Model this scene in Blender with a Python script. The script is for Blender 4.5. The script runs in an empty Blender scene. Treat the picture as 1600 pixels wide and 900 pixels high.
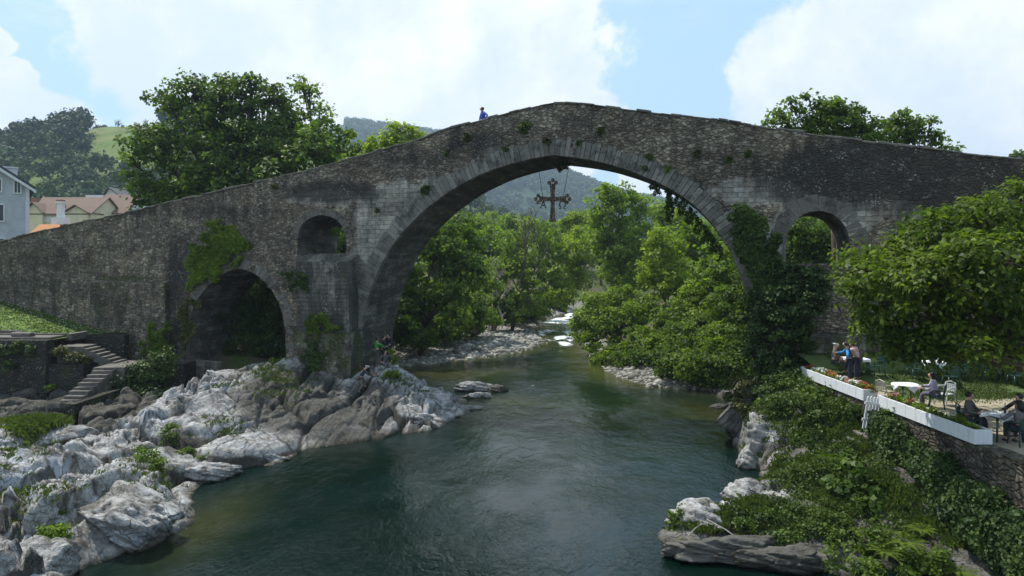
import bpy, bmesh, math, random
import numpy as np
from mathutils import Vector, Matrix, geometry
random.seed(7)
RNG = np.random.default_rng(11)
scn = bpy.context.scene
COL = scn.collection
R = math.radians

# ------------------------------------------------------------------ camera
CAMZ = 8.2
F = 1067.0            # focal length in pixels of the 1600 px wide photograph
cam_d = bpy.data.cameras.new("camera")
cam = bpy.data.objects.new("camera", cam_d); COL.objects.link(cam)
cam.location = (0, 0, CAMZ); cam.rotation_euler = (R(90), 0, 0)
cam_d.sensor_width = 36.0; cam_d.lens = 36.0 * F / 1600.0
cam_d.shift_y = -40.0 / 1600.0
cam_d.clip_start = 0.2; cam_d.clip_end = 20000
scn.camera = cam

# ------------------------------------------------------------------ light
SUN_EL, SUN_ROT = 59.0, -48.0
scn.view_settings.view_transform = 'Standard'
scn.view_settings.look = 'None'
scn.view_settings.gamma = 1.0
scn.view_settings.use_curve_mapping = False
scn.view_settings.exposure = 0.2
scn.cycles.max_bounces = 6; scn.cycles.diffuse_bounces = 3; scn.cycles.glossy_bounces = 3
scn.cycles.transmission_bounces = 3; scn.cycles.volume_bounces = 0; scn.cycles.transparent_max_bounces = 6
scn.cycles.sample_clamp_indirect = 6.0
scn.cycles.caustics_reflective = False; scn.cycles.caustics_refractive = False

world = bpy.data.worlds.new("World"); scn.world = world; world.use_nodes = True
SKY_STRENGTH = 0.13

class NT:
    """small helper for node trees"""
    def __init__(s, tree):
        s.t = tree; s.n = tree.nodes; s.l = tree.links
        for x in list(s.n): s.n.remove(x)
    def new(s, typ, **kw):
        nd = s.n.new(typ)
        for k, v in kw.items(): setattr(nd, k, v)
        return nd
    def put(s, sock, v):
        if v is None: return
        if hasattr(v, 'is_output') or isinstance(v, bpy.types.NodeSocket): s.l.new(v, sock)
        else:
            try: sock.default_value = v
            except Exception:
                sock.default_value = (*v, 1.0)
    def math(s, op, a, b=None, c=None, clamp=False):
        nd = s.new('ShaderNodeMath', operation=op); nd.use_clamp = clamp
        s.put(nd.inputs[0], a)
        if b is not None: s.put(nd.inputs[1], b)
        if c is not None: s.put(nd.inputs[2], c)
        return nd.outputs[0]
    def vmath(s, op, a, b=None):
        nd = s.new('ShaderNodeVectorMath', operation=op)
        s.put(nd.inputs[0], a)
        if b is not None: s.put(nd.inputs[1], b)
        return nd.outputs['Value'] if op in ('DISTANCE', 'DOT_PRODUCT', 'LENGTH') else nd.outputs[0]
    def rng(s, v, a, b, c=0.0, d=1.0, smooth=True):
        nd = s.new('ShaderNodeMapRange'); nd.interpolation_type = 'SMOOTHSTEP' if smooth else 'LINEAR'
        s.put(nd.inputs[0], v)
        for i, x in enumerate((a, b, c, d)): s.put(nd.inputs[i + 1], x)
        return nd.outputs[0]
    def mix(s, f, a, b, typ='MIX'):
        nd = s.new('ShaderNodeMix', data_type='RGBA', blend_type=typ)
        s.put(nd.inputs[0], f); s.put(nd.inputs[6], c4(a)); s.put(nd.inputs[7], c4(b))
        return nd.outputs[2]
    def noise(s, vec, scale, detail=4, rough=0.55, dist=0.0, out=0):
        nd = s.new('ShaderNodeTexNoise')
        s.put(nd.inputs['Vector'], vec); nd.inputs['Scale'].default_value = scale
        nd.inputs['Detail'].default_value = detail; nd.inputs['Roughness'].default_value = rough
        nd.inputs['Distortion'].default_value = dist
        return nd.outputs[out]
    def voro(s, vec, scale, feature='F1', out='Distance', rand=1.0):
        nd = s.new('ShaderNodeTexVoronoi', feature=feature)
        s.put(nd.inputs['Vector'], vec); nd.inputs['Scale'].default_value = scale
        nd.inputs['Randomness'].default_value = rand
        return nd.outputs[out]
    def mapping(s, vec, scale=(1, 1, 1), loc=(0, 0, 0), rot=(0, 0, 0)):
        nd = s.new('ShaderNodeMapping'); s.put(nd.inputs[0], vec)
        nd.inputs[1].default_value = loc; nd.inputs[2].default_value = rot; nd.inputs[3].default_value = scale
        return nd.outputs[0]
    def attr(s, name, out='Fac'):
        nd = s.new('ShaderNodeAttribute', attribute_name=name); return nd.outputs[out]
    def bump(s, h, strength=0.5, dist=0.05, normal=None):
        nd = s.new('ShaderNodeBump'); s.put(nd.inputs['Height'], h)
        nd.inputs['Strength'].default_value = strength; nd.inputs['Distance'].default_value = dist
        if normal is not None: s.put(nd.inputs['Normal'], normal)
        return nd.outputs[0]
    def ramp(s, v, stops):
        nd = s.new('ShaderNodeValToRGB'); s.put(nd.inputs[0], v)
        e = nd.color_ramp.elements
        while len(e) < len(stops): e.new(0.5)
        for i, (p, c) in enumerate(stops): e[i].position = p; e[i].color = c4(c)
        return nd.outputs[0]

def c4(c):
    if isinstance(c, bpy.types.NodeSocket): return c
    if isinstance(c, (int, float)): return (c, c, c, 1.0)
    return tuple(c) if len(c) == 4 else (*c, 1.0)

def sky_world():
    k = NT(world.node_tree)
    out = k.new('ShaderNodeOutputWorld'); bg = k.new('ShaderNodeBackground')
    sky = k.new('ShaderNodeTexSky', sky_type='NISHITA')
    sky.sun_disc = False; sky.sun_elevation = R(SUN_EL); sky.sun_rotation = R(SUN_ROT)
    sky.altitude = 60; sky.air_density = 1.0; sky.dust_density = 0.6; sky.ozone_density = 1.2
    tc = k.new('ShaderNodeTexCoord'); d = k.vmath('NORMALIZE', tc.outputs['Generated'])
    sp = k.new('ShaderNodeSeparateXYZ'); k.put(sp.inputs[0], d)
    # cumulus banks: a few broad masses broken up by noise
    def direc(px, py):
        v = Vector(((px - 800) / F, 1.0, (410 - py) / F)); v.normalize(); return tuple(v)
    wob = k.noise(d, 3.2, 5, 0.6, out=1)
    wv = k.vmath('SUBTRACT', wob, (0.5, 0.5, 0.5))
    sc = k.new('ShaderNodeVectorMath', operation='SCALE'); k.put(sc.inputs[0], wv); sc.inputs[3].default_value = 0.22
    dd = k.vmath('ADD', d, sc.outputs[0])
    blobs = [(560, 60, 0.36), (380, 30, 0.20), (740, 90, 0.22), (880, 200, 0.10), (640, 210, 0.16), (480, -60, .3), (800, -20, 0.16),
             (80, 222, 0.085), (265, 120, 0.06), (10, 45, 0.03), (30, 120, .04), (215, 5, .06), (330, 190, .1),
             (1400, 150, 0.21), (1520, 210, 0.21), (1370, 50, 0.09), (1620, 150, 0.10), (1470, 280, 0.25), (1010, 290, 0.07)]
    acc = None
    for px, py, r in blobs:
        ds = k.vmath('DISTANCE', dd, direc(px, py))
        m = k.rng(ds, r * 1.12, r * 0.62)
        acc = m if acc is None else k.math('MAXIMUM', acc, m)
    # cloud deck out of the photograph's view, behind and above
    gen = k.rng(k.noise(k.mapping(d, (1, 1, 2.2)), 2.3, 6, 0.6), 0.46, 0.60)
    away = k.rng(sp.outputs[1], 0.35, 0.0)
    up = k.rng(sp.outputs[2], 0.42, 0.6)
    acc = k.math('MAXIMUM', acc, k.math('MULTIPLY', gen, k.math('MAXIMUM', away, up)))
    fine = k.noise(d, 7.0, 9, 0.68)
    cl = k.rng(k.math('ADD', acc, k.math('MULTIPLY', k.math('SUBTRACT', fine, 0.5), 2.4)), 0.30, 0.72)
    wisps = k.math('MULTIPLY', k.rng(k.noise(k.mapping(d, (1, 1, 3)), 4.0, 7, 0.65), 0.48, 0.72), 0.35)
    cl = k.math('MAXIMUM', cl, wisps)
    shade = k.noise(d, 5.0, 6, 0.6)
    ccol = k.mix(k.rng(shade, 0.35, 0.65), (5.7, 6.45, 7.3), (7.7, 7.85, 8.0))
    skyc = k.mix(1.0, sky.outputs[0], (1.25, 1.28, 1.2), 'MULTIPLY')
    skyl = k.mix(0.80, skyc, (3.7, 5.6, 7.6))
    col = k.mix(cl, skyl, ccol)
    # dark land below the horizon
    col = k.mix(k.rng(sp.outputs[2], -0.01, -0.05), col, (0.35, 0.45, 0.3))
    k.put(bg.inputs[0], col); bg.inputs[1].default_value = SKY_STRENGTH
    k.l.new(bg.outputs[0], out.inputs[0])
sky_world()

sd = bpy.data.lights.new("sun", 'SUN'); sd.energy = 5.0; sd.angle = R(0.6); sd.color = (1.0, 0.95, 0.87)
sun = bpy.data.objects.new("sun", sd); COL.objects.link(sun)
sdir = Vector((math.sin(R(SUN_ROT)) * math.cos(R(SUN_EL)), math.cos(R(SUN_ROT)) * math.cos(R(SUN_EL)), math.sin(R(SUN_EL))))
sun.rotation_euler = sdir.to_track_quat('Z', 'Y').to_euler(); sun.location = (0, 0, 60)

# ------------------------------------------------------------------ numpy helpers
def W(px, py, Y):
    """the point at depth Y behind pixel (px, py) of the photograph"""
    return np.array([(px - 800) / F * Y, Y, CAMZ - (py - 410) / F * Y])
def P2(x, y, z):
    return 800 + F * x / y, 410 + F * (CAMZ - z) / y
def h2(i, j, seed=0):
    n = (i.astype(np.int64) * 374761393 + j.astype(np.int64) * 668265263 + seed * 2147483647) & 0xffffffff
    n = ((n ^ (n >> 13)) * 1274126177) & 0xffffffff
    n = ((n ^ (n >> 16)) * 2246822519) & 0xffffffff
    return ((n ^ (n >> 15)) & 0xffffff) / float(0xffffff)
def vnoise(x, y, seed=0):
    xi = np.floor(x); yi = np.floor(y); fx = x - xi; fy = y - yi
    fx = fx * fx * (3 - 2 * fx); fy = fy * fy * (3 - 2 * fy)
    xi = xi.astype(np.int64); yi = yi.astype(np.int64)
    a = h2(xi, yi, seed); b = h2(xi + 1, yi, seed); c = h2(xi, yi + 1, seed); d = h2(xi + 1, yi + 1, seed)
    return (a * (1 - fx) + b * fx) * (1 - fy) + (c * (1 - fx) + d * fx) * fy
def fbm(x, y, seed=0, oct=4, gain=0.5):
    s = 0; a = 1; t = 0
    for o in range(oct):
        s = s + a * vnoise(x * 2 ** o + 17.3 * o, y * 2 ** o - 9.1 * o, seed + o); t += a; a *= gain
    return s / t
def worley(x, y, seed=0):
    """F1, F2, random value, random tilt and offset inside the nearest cell"""
    xi = np.floor(x).astype(np.int64); yi = np.floor(y).astype(np.int64)
    f1 = np.full(x.shape, 9.0); f2 = np.full(x.shape, 9.0)
    rv = np.zeros(x.shape); ta = np.zeros(x.shape); tb = np.zeros(x.shape); ox = np.zeros(x.shape); oy = np.zeros(x.shape)
    for di in (-1, 0, 1):
        for dj in (-1, 0, 1):
            ci = xi + di; cj = yi + dj
            cx = ci + h2(ci, cj, seed + 1); cy = cj + h2(ci, cj, seed + 2)
            d = np.hypot(x - cx, y - cy)
            m = d < f1
            f2 = np.where(m, f1, np.minimum(f2, d)); f1 = np.where(m, d, f1)
            rv = np.where(m, h2(ci, cj, seed + 3), rv); ta = np.where(m, h2(ci, cj, seed + 4) - .5, ta); tb = np.where(m, h2(ci, cj, seed + 5) - .5, tb)
            ox = np.where(m, x - cx, ox); oy = np.where(m, y - cy, oy)
    return f1, f2, rv, ta, tb, ox, oy
def inpoly(x, y, poly):
    r = np.zeros(np.shape(x), bool); n = len(poly)
    for i in range(n):
        x1, y1 = poly[i]; x2, y2 = poly[(i + 1) % n]
        c = ((y1 > y) != (y2 > y)) & (x < (x2 - x1) * (y - y1) / ((y2 - y1) if y2 != y1 else 1e-9) + x1)
        r ^= c
    return r
def sm(x, a, b):
    t = np.clip((x - a) / (b - a), 0, 1); return t * t * (3 - 2 * t)

# ------------------------------------------------------------------ object helpers
def tag(o, label=None, cat=None, group=None, kind=None):
    if label: o["label"] = label
    if cat: o["category"] = cat
    if group: o["group"] = group
    if kind: o["kind"] = kind
    return o
def empty(name, loc=(0, 0, 0), rz=0, label=None, cat=None, group=None):
    o = bpy.data.objects.new(name, None); COL.objects.link(o); o.location = loc; o.rotation_euler = (0, 0, rz)
    o.empty_display_size = 0.2
    return tag(o, label, cat, group)
class MB:
    def __init__(s): s.v = []; s.f = []; s.n = 0; s.mi = []
    def add(s, verts, faces, mi=0):
        b = s.n; s.v.extend([tuple(map(float, p)) for p in verts]); s.n += len(verts)
        for f in faces: s.f.append(tuple(b + i for i in f)); s.mi.append(mi)
    def box(s, a, b, mi=0, jit=0.0, M=None):
        x0, y0, z0 = a; x1, y1, z1 = b
        v = [(x0, y0, z0), (x1, y0, z0), (x1, y1, z0), (x0, y1, z0), (x0, y0, z1), (x1, y0, z1), (x1, y1, z1), (x0, y1, z1)]
        if jit: v = [tuple(c + random.uniform(-jit, jit) for c in p) for p in v]
        if M is not None: v = [tuple(M @ Vector(p)) for p in v]
        s.add(v, [(0, 3, 2, 1), (4, 5, 6, 7), (0, 1, 5, 4), (1, 2, 6, 5), (2, 3, 7, 6), (3, 0, 4, 7)], mi)
    def tube(s, pts, rad, n=6, mi=0, cap=True):
        pts = [Vector(p) for p in pts]; m = len(pts)
        if not hasattr(rad, '__len__'): rad = [rad] * m
        rings = []; ref = None
        for i, p in enumerate(pts):
            t = (pts[min(i + 1, m - 1)] - pts[max(i - 1, 0)])
            if t.length < 1e-9: t = Vector((0, 0, 1))
            t.normalize()
            if ref is None: ref = t.orthogonal().normalized()
            u = (ref - t * ref.dot(t))
            u = u.normalized() if u.length > 1e-6 else t.orthogonal().normalized()
            ref = u; w = t.cross(u)
            rings.append([p + (u * math.cos(2 * math.pi * k / n) + w * math.sin(2 * math.pi * k / n)) * rad[i] for k in range(n)])
        vs = [q for r in rings for q in r]; fs = []
        for i in range(m - 1):
            for k in range(n):
                a = i * n + k; b = i * n + (k + 1) % n
                fs.append((a, b, b + n, a + n))
        if cap: fs.append(tuple(range(n - 1, -1, -1))); fs.append(tuple((m - 1) * n + k for k in range(n)))
        s.add(vs, fs, mi)
    def build(s, name, mat, parent=None, smooth=False, label=None, cat=None, group=None, kind=None):
        me = bpy.data.meshes.new(name); me.from_pydata(s.v, [], s.f); 
        mats = mat if isinstance(mat, (list, tuple)) else [mat]
        for m in mats: me.materials.append(m)
        if len(mats) > 1: me.polygons.foreach_set('material_index', s.mi)
        if smooth: me.polygons.foreach_set('use_smooth', [True] * len(s.f))
        me.update()
        o = bpy.data.objects.new(name, me); COL.objects.link(o)
        if parent: o.parent = parent
        return tag(o, label, cat, group, kind)
def npmesh(name, verts, quads, mat, parent=None, smooth=False, attrs=None, **kw):
    verts = np.ascontiguousarray(verts, np.float32); quads = np.ascontiguousarray(quads, np.int32)
    k = quads.shape[1]; me = bpy.data.meshes.new(name)
    me.vertices.add(len(verts)); me.vertices.foreach_set('co', verts.ravel())
    me.loops.add(quads.size); me.loops.foreach_set('vertex_index', quads.ravel())
    me.polygons.add(len(quads)); me.polygons.foreach_set('loop_start', np.arange(0, quads.size, k, dtype=np.int32))
    me.polygons.foreach_set('loop_total', np.full(len(quads), k, np.int32))
    if smooth: me.polygons.foreach_set('use_smooth', np.ones(len(quads), bool))
    me.update(calc_edges=True)
    for an, av in (attrs or {}).items():
        av = np.asarray(av, np.float32)
        if av.ndim == 1:
            a = me.attributes.new(an, 'FLOAT', 'POINT'); a.data.foreach_set('value', av)
        else:
            a = me.attributes.new(an, 'FLOAT_VECTOR', 'POINT'); a.data.foreach_set('vector', av.ravel())
    for m in (mat if isinstance(mat, (list, tuple)) else [mat]): me.materials.append(m)
    o = bpy.data.objects.new(name, me); COL.objects.link(o)
    if parent: o.parent = parent
    return tag(o, **kw)
def gridq(nx, ny):
    i = np.arange(nx * ny).reshape(ny, nx)
    return np.stack([i[:-1, :-1], i[:-1, 1:], i[1:, 1:], i[1:, :-1]], -1).reshape(-1, 4)
def bevel(o, w=0.02, seg=1):
    m = o.modifiers.new('bevel', 'BEVEL'); m.width = w; m.segments = seg; m.limit_method = 'ANGLE'; return o

# ------------------------------------------------------------------ materials
def new_mat(name):
    m = bpy.data.materials.new(name); m.use_nodes = True; k = NT(m.node_tree)
    out = k.new('ShaderNodeOutputMaterial'); b = k.new('ShaderNodeBsdfPrincipled'); k.l.new(b.outputs[0], out.inputs[0])
    return m, k, b, out
def simple(name, col, rough=0.6, var=0.15, scale=8.0, bump=0.0, metal=0.0):
    m, k, b, out = new_mat(name)
    tc = k.new('ShaderNodeTexCoord'); n = k.noise(tc.outputs['Object'], scale, 5, 0.6)
    c2 = tuple(x * (1 - var) for x in col); c1 = tuple(min(1, x * (1 + var)) for x in col)
    k.put(b.inputs['Base Color'], k.mix(k.rng(n, 0.3, 0.7), c2, c1))
    b.inputs['Roughness'].default_value = rough; b.inputs['Metallic'].default_value = metal
    if bump: k.put(b.inputs['Normal'], k.bump(n, bump, 0.02))
    return m
def leaf_mat(name, dark, light, trans=0.35, rough=0.5):
    m, k, b, out = new_mat(name)
    v = k.attr('leafvar')
    col = k.mix(v, dark, light)
    k.put(b.inputs['Base Color'], col); b.inputs['Roughness'].default_value = rough
    b.inputs['Specular IOR Level'].default_value = 0.18
    tr = k.new('ShaderNodeBsdfTranslucent'); k.put(tr.inputs[0], k.mix(1.0, col, (1.35, 1.5, 0.55), 'MULTIPLY'))
    mx = k.new('ShaderNodeMixShader'); mx.inputs[0].default_value = trans
    k.l.new(b.outputs[0], mx.inputs[1]); k.l.new(tr.outputs[0], mx.inputs[2]); k.l.new(mx.outputs[0], out.inputs[0])
    return m
def masonry_mat(name, ash=None, base=1.0, warm=1.0, stone=(0.26, 0.15), block=(0.52, 0.26)):
    """rubble and squared courses in one; attributes on the bridge mesh say where each is"""
    m, k, b, out = new_mat(name)
    st = k.attr('st', 'Vector')
    wob = k.noise(st, 1.3, 3, 0.6, out=1)
    s1 = k.new('ShaderNodeVectorMath', operation='SCALE'); k.put(s1.inputs[0], k.vmath('SUBTRACT', wob, (.5, .5, .5))); s1.inputs[3].default_value = 0.35
    p = k.vmath('ADD', st, s1.outputs[0])
    pr = k.mapping(p, (1 / stone[0], 1 / stone[1], 1))
    edge = k.voro(pr, 1.0, 'DISTANCE_TO_EDGE'); cellc = k.voro(pr, 1.0, 'F1', 'Color')
    sc = k.new('ShaderNodeSeparateColor'); k.put(sc.inputs[0], cellc)
    mort_r = k.rng(edge, -0.02, 0.22)
    s2 = k.new('ShaderNodeVectorMath', operation='SCALE'); k.put(s2.inputs[0], k.vmath('SUBTRACT', wob, (.5, .5, .5))); s2.inputs[3].default_value = 0.06
    pb = k.vmath('ADD', st, s2.outputs[0])
    br = k.new('ShaderNodeTexBrick'); k.put(br.inputs['Vector'], pb)
    br.inputs['Color1'].default_value = (0.1, 0.1, 0.1, 1); br.inputs['Color2'].default_value = (0.9, 0.9, 0.9, 1); br.inputs['Mortar'].default_value = (0.5, 0.5, 0.5, 1)
    br.inputs['Scale'].default_value = 1.0; br.inputs['Brick Width'].default_value = block[0]; br.inputs['Row Height'].default_value = block[1]
    br.inputs['Mortar Size'].default_value = 0.008; br.inputs['Mortar Smooth'].default_value = 0.5; br.offset = 0.5
    mort_b = k.math('SUBTRACT', 1.0, br.outputs['Fac'])
    sb = k.new('ShaderNodeSeparateColor'); k.put(sb.inputs[0], br.outputs['Color'])
    A = ash if ash is not None else k.attr('ashlar')
    A = k.rng(k.math('ADD', A, k.math('MULTIPLY', k.math('SUBTRACT', k.noise(st, 1.2, 3), .5), .7)) if ash is None else A, .45, .55)
    rnd = k.new('ShaderNodeMix'); rnd.data_type = 'FLOAT'
    k.put(rnd.inputs[0], A); k.put(rnd.inputs[2], sc.outputs[0]); k.put(rnd.inputs[3], sb.outputs[0]); rndv = rnd.outputs[0]
    mo = k.new('ShaderNodeMix'); mo.data_type = 'FLOAT'
    k.put(mo.inputs[0], A); k.put(mo.inputs[2], mort_r); k.put(mo.inputs[3], mort_b); mort = mo.outputs[0]
    B = base
    rub = k.ramp(rndv, [(0.0, (.12 * B, .108 * B * warm, .086 * B)), (.35, (.19 * B, .172 * B * warm, .138 * B)), (.7, (.265 * B, .238 * B, .19 * B)), (1.0, (.36 * B, .33 * B, .265 * B))])
    ashc = k.ramp(rndv, [(0.0, (.21 * B, .20 * B, .175 * B)), (.5, (.29 * B, .28 * B, .25 * B)), (1.0, (.36 * B, .35 * B, .32 * B))])
    col = k.mix(A, rub, ashc)
    tint = k.noise(st, 0.55, 4, 0.6)
    col = k.mix(k.math('MULTIPLY', k.rng(tint, .45, .7), .30), col, (.25 * B, .20 * B, .13 * B))
    col = k.mix(k.math('MULTIPLY', k.math('SUBTRACT', 1.0, mort), .6), col, (.055 * B, .048 * B, .036 * B))
    fn = k.noise(st, 5.0, 7, 0.75)
    col = k.mix(k.rng(fn, .40, .66, .0, .8), col, k.mix(1.0, col, (.38, .36, .34), 'MULTIPLY'))
    big = k.noise(st, .30, 5, .62); col = k.mix(1.0, col, k.ramp(big, [(.30, (.62, .60, .58)), (.5, (1.0, 1.0, 1.0)), (.68, (1.5, 1.46, 1.36))]), 'MULTIPLY')
    pc = k.new('ShaderNodeSeparateColor'); k.put(pc.inputs[0], k.voro(k.mapping(p, (.8, 1.5, 1)), .9, 'F1', 'Color')); col = k.mix(1.0, col, k.ramp(pc.outputs[0], [(0, (.74, .72, .70)), (.6, (1.02, 1.02, 1.0)), (1, (1.28, 1.24, 1.16))]), 'MULTIPLY')
    # moss and grime: tall streaks and patches that belong to the stone
    streak = k.noise(k.mapping(st, (1.5, .28, 1)), 1.0, 5, .65)
    grime = k.attr('grime')
    g = k.rng(k.math('ADD', k.math('MULTIPLY', grime, .55), k.math('MULTIPLY', streak, .9)), .50, .86)
    col = k.mix(k.math('MULTIPLY', g, .88), col, (.035, .034, .030))
    mossn = k.rng(k.math('ADD', k.noise(k.mapping(st, (.7, .5, 1), (3, 7, 0)), 1.6, 6, .7), k.math('MULTIPLY', k.attr('moss'), .3)), .62, .72)
    col = k.mix(k.math('MULTIPLY', mossn, .75), col, (.06, .075, .022))
    # pale lichen specks
    lv = k.voro(st, 7.5); lm = k.noise(st, 1.3, 5, .75)
    lic = k.math('MULTIPLY', k.rng(lv, .42, .20), k.rng(lm, .50, .60))
    lic = k.math('MULTIPLY', lic, k.rng(grime, .1, .7, .25, .95))
    col = k.mix(k.math('MULTIPLY', lic, .55), col, (.42, .41, .37))
    k.put(b.inputs['Base Color'], col); b.inputs['Roughness'].default_value = .92; b.inputs['Specular IOR Level'].default_value = .2
    hgt = k.math('ADD', k.math('MULTIPLY', mort, 1.0), k.math('ADD', k.math('MULTIPLY', rndv, .5), k.math('MULTIPLY', fn, .5)))
    k.put(b.inputs['Normal'], k.bump(hgt, .85, .07))
    return m
def rock_mat():
    m, k, b, out = new_mat("limestone")
    tc = k.new('ShaderNodeTexCoord'); p = tc.outputs['Object']
    w = k.noise(p, .8, 3, .6, out=1)
    s1 = k.new('ShaderNodeVectorMath', operation='SCALE'); k.put(s1.inputs[0], w); s1.inputs[3].default_value = .7
    q = k.vmath('ADD', p, s1.outputs[0])
    strata = k.mapping(q, (.5, 3.2, 2.4), (0, 0, 0), (0.5, 0.35, R(-74)))
    e1 = k.voro(strata, 1.4, 'DISTANCE_TO_EDGE'); e2 = k.voro(q, 2.3, 'DISTANCE_TO_EDGE'); e3 = k.voro(k.mapping(q, (1, 4, 3), (0, 0, 0), (.5, .3, R(-74))), 3.5, 'DISTANCE_TO_EDGE')
    cm = k.rng(k.noise(p, .9, 4, .6), .42, .6)
    crack = k.math('MINIMUM', k.rng(e1, 0, .035, .25, 1), k.rng(e3, 0, .03, .6, 1)); crack = k.math('MAXIMUM', crack, k.math('SUBTRACT', 1.0, cm))
    n1 = k.noise(q, 1.1, 8, .72); n2 = k.noise(q, 7, 7, .75)
    col = k.ramp(n1, [(.34, (.06, .055, .045)), (.42, (.20, .19, .17)), (.50, (.40, .395, .38)), (.66, (.62, .62, .615))])
    col = k.mix(k.rng(n2, .4, .72, 0, .6), col, (.16, .15, .13))
    bl = k.rng(k.noise(q, .7, 2, .5), .60, .70)
    col = k.mix(k.math('MULTIPLY', bl, .5), col, (.40, .44, .52))
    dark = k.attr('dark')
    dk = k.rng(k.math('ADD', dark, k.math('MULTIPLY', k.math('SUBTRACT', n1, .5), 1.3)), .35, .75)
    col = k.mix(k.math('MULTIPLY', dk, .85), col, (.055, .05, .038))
    ms = k.math('MULTIPLY', k.rng(k.noise(p, 1.7, 6, .7), .56, .66), k.rng(k.attr('moss'), .2, .8))
    col = k.mix(k.math('MULTIPLY', ms, .8), col, (.09, .11, .03))
    col = k.mix(k.math('SUBTRACT', 1, crack), col, (.05, .045, .04)); col = k.mix(k.math('MULTIPLY', k.attr('crev_shade'), .85), col, (.04, .036, .03))  # second mix paints the shade of the crevices into the rock colour
    wet = k.attr('wet')
    col = k.mix(wet, col, k.mix(1.0, col, (.28, .25, .18), 'MULTIPLY'))
    k.put(b.inputs['Base Color'], col); b.inputs['Roughness'].default_value = .85; b.inputs['Specular IOR Level'].default_value = .25
    cs = k.new('ShaderNodeSeparateColor'); k.put(cs.inputs[0], k.voro(k.mapping(q, (1, 3, 2.5), (0, 0, 0), (.5, .3, R(-74))), 2.2, 'F1', 'Color'))
    cs2 = k.new('ShaderNodeSeparateColor'); k.put(cs2.inputs[0], k.voro(k.mapping(q, (1, 2, 2), (0, 0, 0), (.2, .5, R(-74))), 6.0, 'F1', 'Color'))
    hgt = k.math('ADD', k.math('ADD', k.math('MULTIPLY', crack, .6), k.math('ADD', k.math('MULTIPLY', cs.outputs[0], .8), k.math('MULTIPLY', cs2.outputs[0], .35))), k.math('ADD', n1, k.math('MULTIPLY', n2, .55)))
    k.put(b.inputs['Normal'], k.bump(hgt, .9, .10))
    return m
M = {}
M['wall'] = masonry_mat("bridge_masonry", base=1.18)
M['rubble'] = masonry_mat("retaining_wall_rubble", ash=0.0, base=.62)
M['ashlar'] = masonry_mat("squared_stone", ash=1.0, base=.8)
M['rock'] = rock_mat()
M['leaf_dark'] = leaf_mat("leaf_dark_green", (.036, .068, .010), (.130, .195, .030), .45)
M['leaf_mid'] = leaf_mat("leaf_mid_green", (.068, .112, .014), (.205, .285, .036), .50)
M['leaf_bright'] = leaf_mat("leaf_bright_green", (.11, .165, .018), (.27, .34, .045), .48)
M['leaf_near'] = leaf_mat("leaf_yellow_green", (.034, .064, .010), (.165, .225, .030), .46, .5)
M['leaf_ivy'] = leaf_mat("leaf_ivy", (.022, .046, .012), (.078, .125, .026), .2, .55)
M['leaf_far'] = leaf_mat("leaf_hillside", (.022, .048, .018), (.060, .10, .030), .15, .7)
M['leaf_euc'] = leaf_mat("leaf_eucalyptus", (.020, .036, .020), (.045, .070, .036), .15, .7)
M['leaf_olive'] = leaf_mat("leaf_dry_olive", (.05, .06, .018), (.13, .125, .04), .2)
M['leaf_weed'] = leaf_mat('leaf_weeds', (.024, .044, .010), (.090, .135, .024), .3)
M['leaf_bank'] = leaf_mat('leaf_bank_shrub', (.028, .056, .010), (.105, .165, .026), .32)
M['grassb'] = leaf_mat("grass_blade", (.035, .06, .010), (.12, .165, .035), .3)
M['bark'] = simple("bark", (.075, .058, .042), .95, .4, 6, .6)
M['bark_pale'] = simple("pale_bark", (.30, .27, .22), .9, .35, 5, .5)

ORD = ['first', 'second', 'third', 'fourth', 'fifth', 'sixth', 'seventh', 'eighth', 'ninth', 'tenth', 'eleventh', 'twelfth', 'thirteenth', 'fourteenth', 'fifteenth', 'sixteenth', 'seventeenth', 'eighteenth', 'nineteenth', 'twentieth', 'twenty first', 'twenty second', 'twenty third', 'twenty fourth', 'twenty fifth', 'twenty sixth', 'twenty seventh', 'twenty eighth', 'twenty ninth', 'thirtieth', 'thirty first', 'thirty second']
# ------------------------------------------------------------------ foliage
def unit(v): return v / np.maximum(np.linalg.norm(v, axis=-1, keepdims=True), 1e-9)
def leaf_cloud(cl, cr, per, size, out=None, flat=.6, var=None, droop=.25, wid=.42, rng=RNG, upb=.55):
    """cl: clump centres, cr: clump radii; per: leaves each; out: outward direction of each clump"""
    n = len(cl); per = int(per)
    c = np.repeat(cl, per, 0); r = np.repeat(np.broadcast_to(cr, (n,)), per)
    o = rng.normal(size=(n * per, 3)); o = unit(o) * (rng.random((n * per, 1)) ** .45); o[:, 2] *= flat
    p = c + o * r[:, None]
    if out is None: ob = o.copy()
    else: ob = np.repeat(out, per, 0)
    nrm = unit(ob * .6 + rng.normal(size=p.shape) * .55 + np.array([0, 0, upb]))
    d = unit(o * .9 + rng.normal(size=p.shape) * .7 + np.array([0, 0, -droop]))
    d = unit(d - nrm * (d * nrm).sum(1, keepdims=True))
    s = np.cross(nrm, d)
    L = size * (.65 + .7 * rng.random((len(p), 1))); w = L * wid
    v = np.stack([p, p + d * L * .45 + s * w + nrm * L * .10, p + d * L - nrm * L * .12, p + d * L * .45 - s * w + nrm * L * .10], 1)
    lv = np.clip((np.repeat(var, per) if var is not None else .5) + rng.normal(size=len(p)) * .20, 0, 1)
    return v.reshape(-1, 3), np.repeat(lv, 4)
def foliage_mesh(name, chunks, mat, parent=None, **kw):
    v = np.concatenate([a for a, _ in chunks]); lv = np.concatenate([b for _, b in chunks])
    q = np.arange(len(v)).reshape(-1, 4)
    return npmesh(name, v, q, mat, parent, False, {'leafvar': lv}, **kw)
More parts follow.
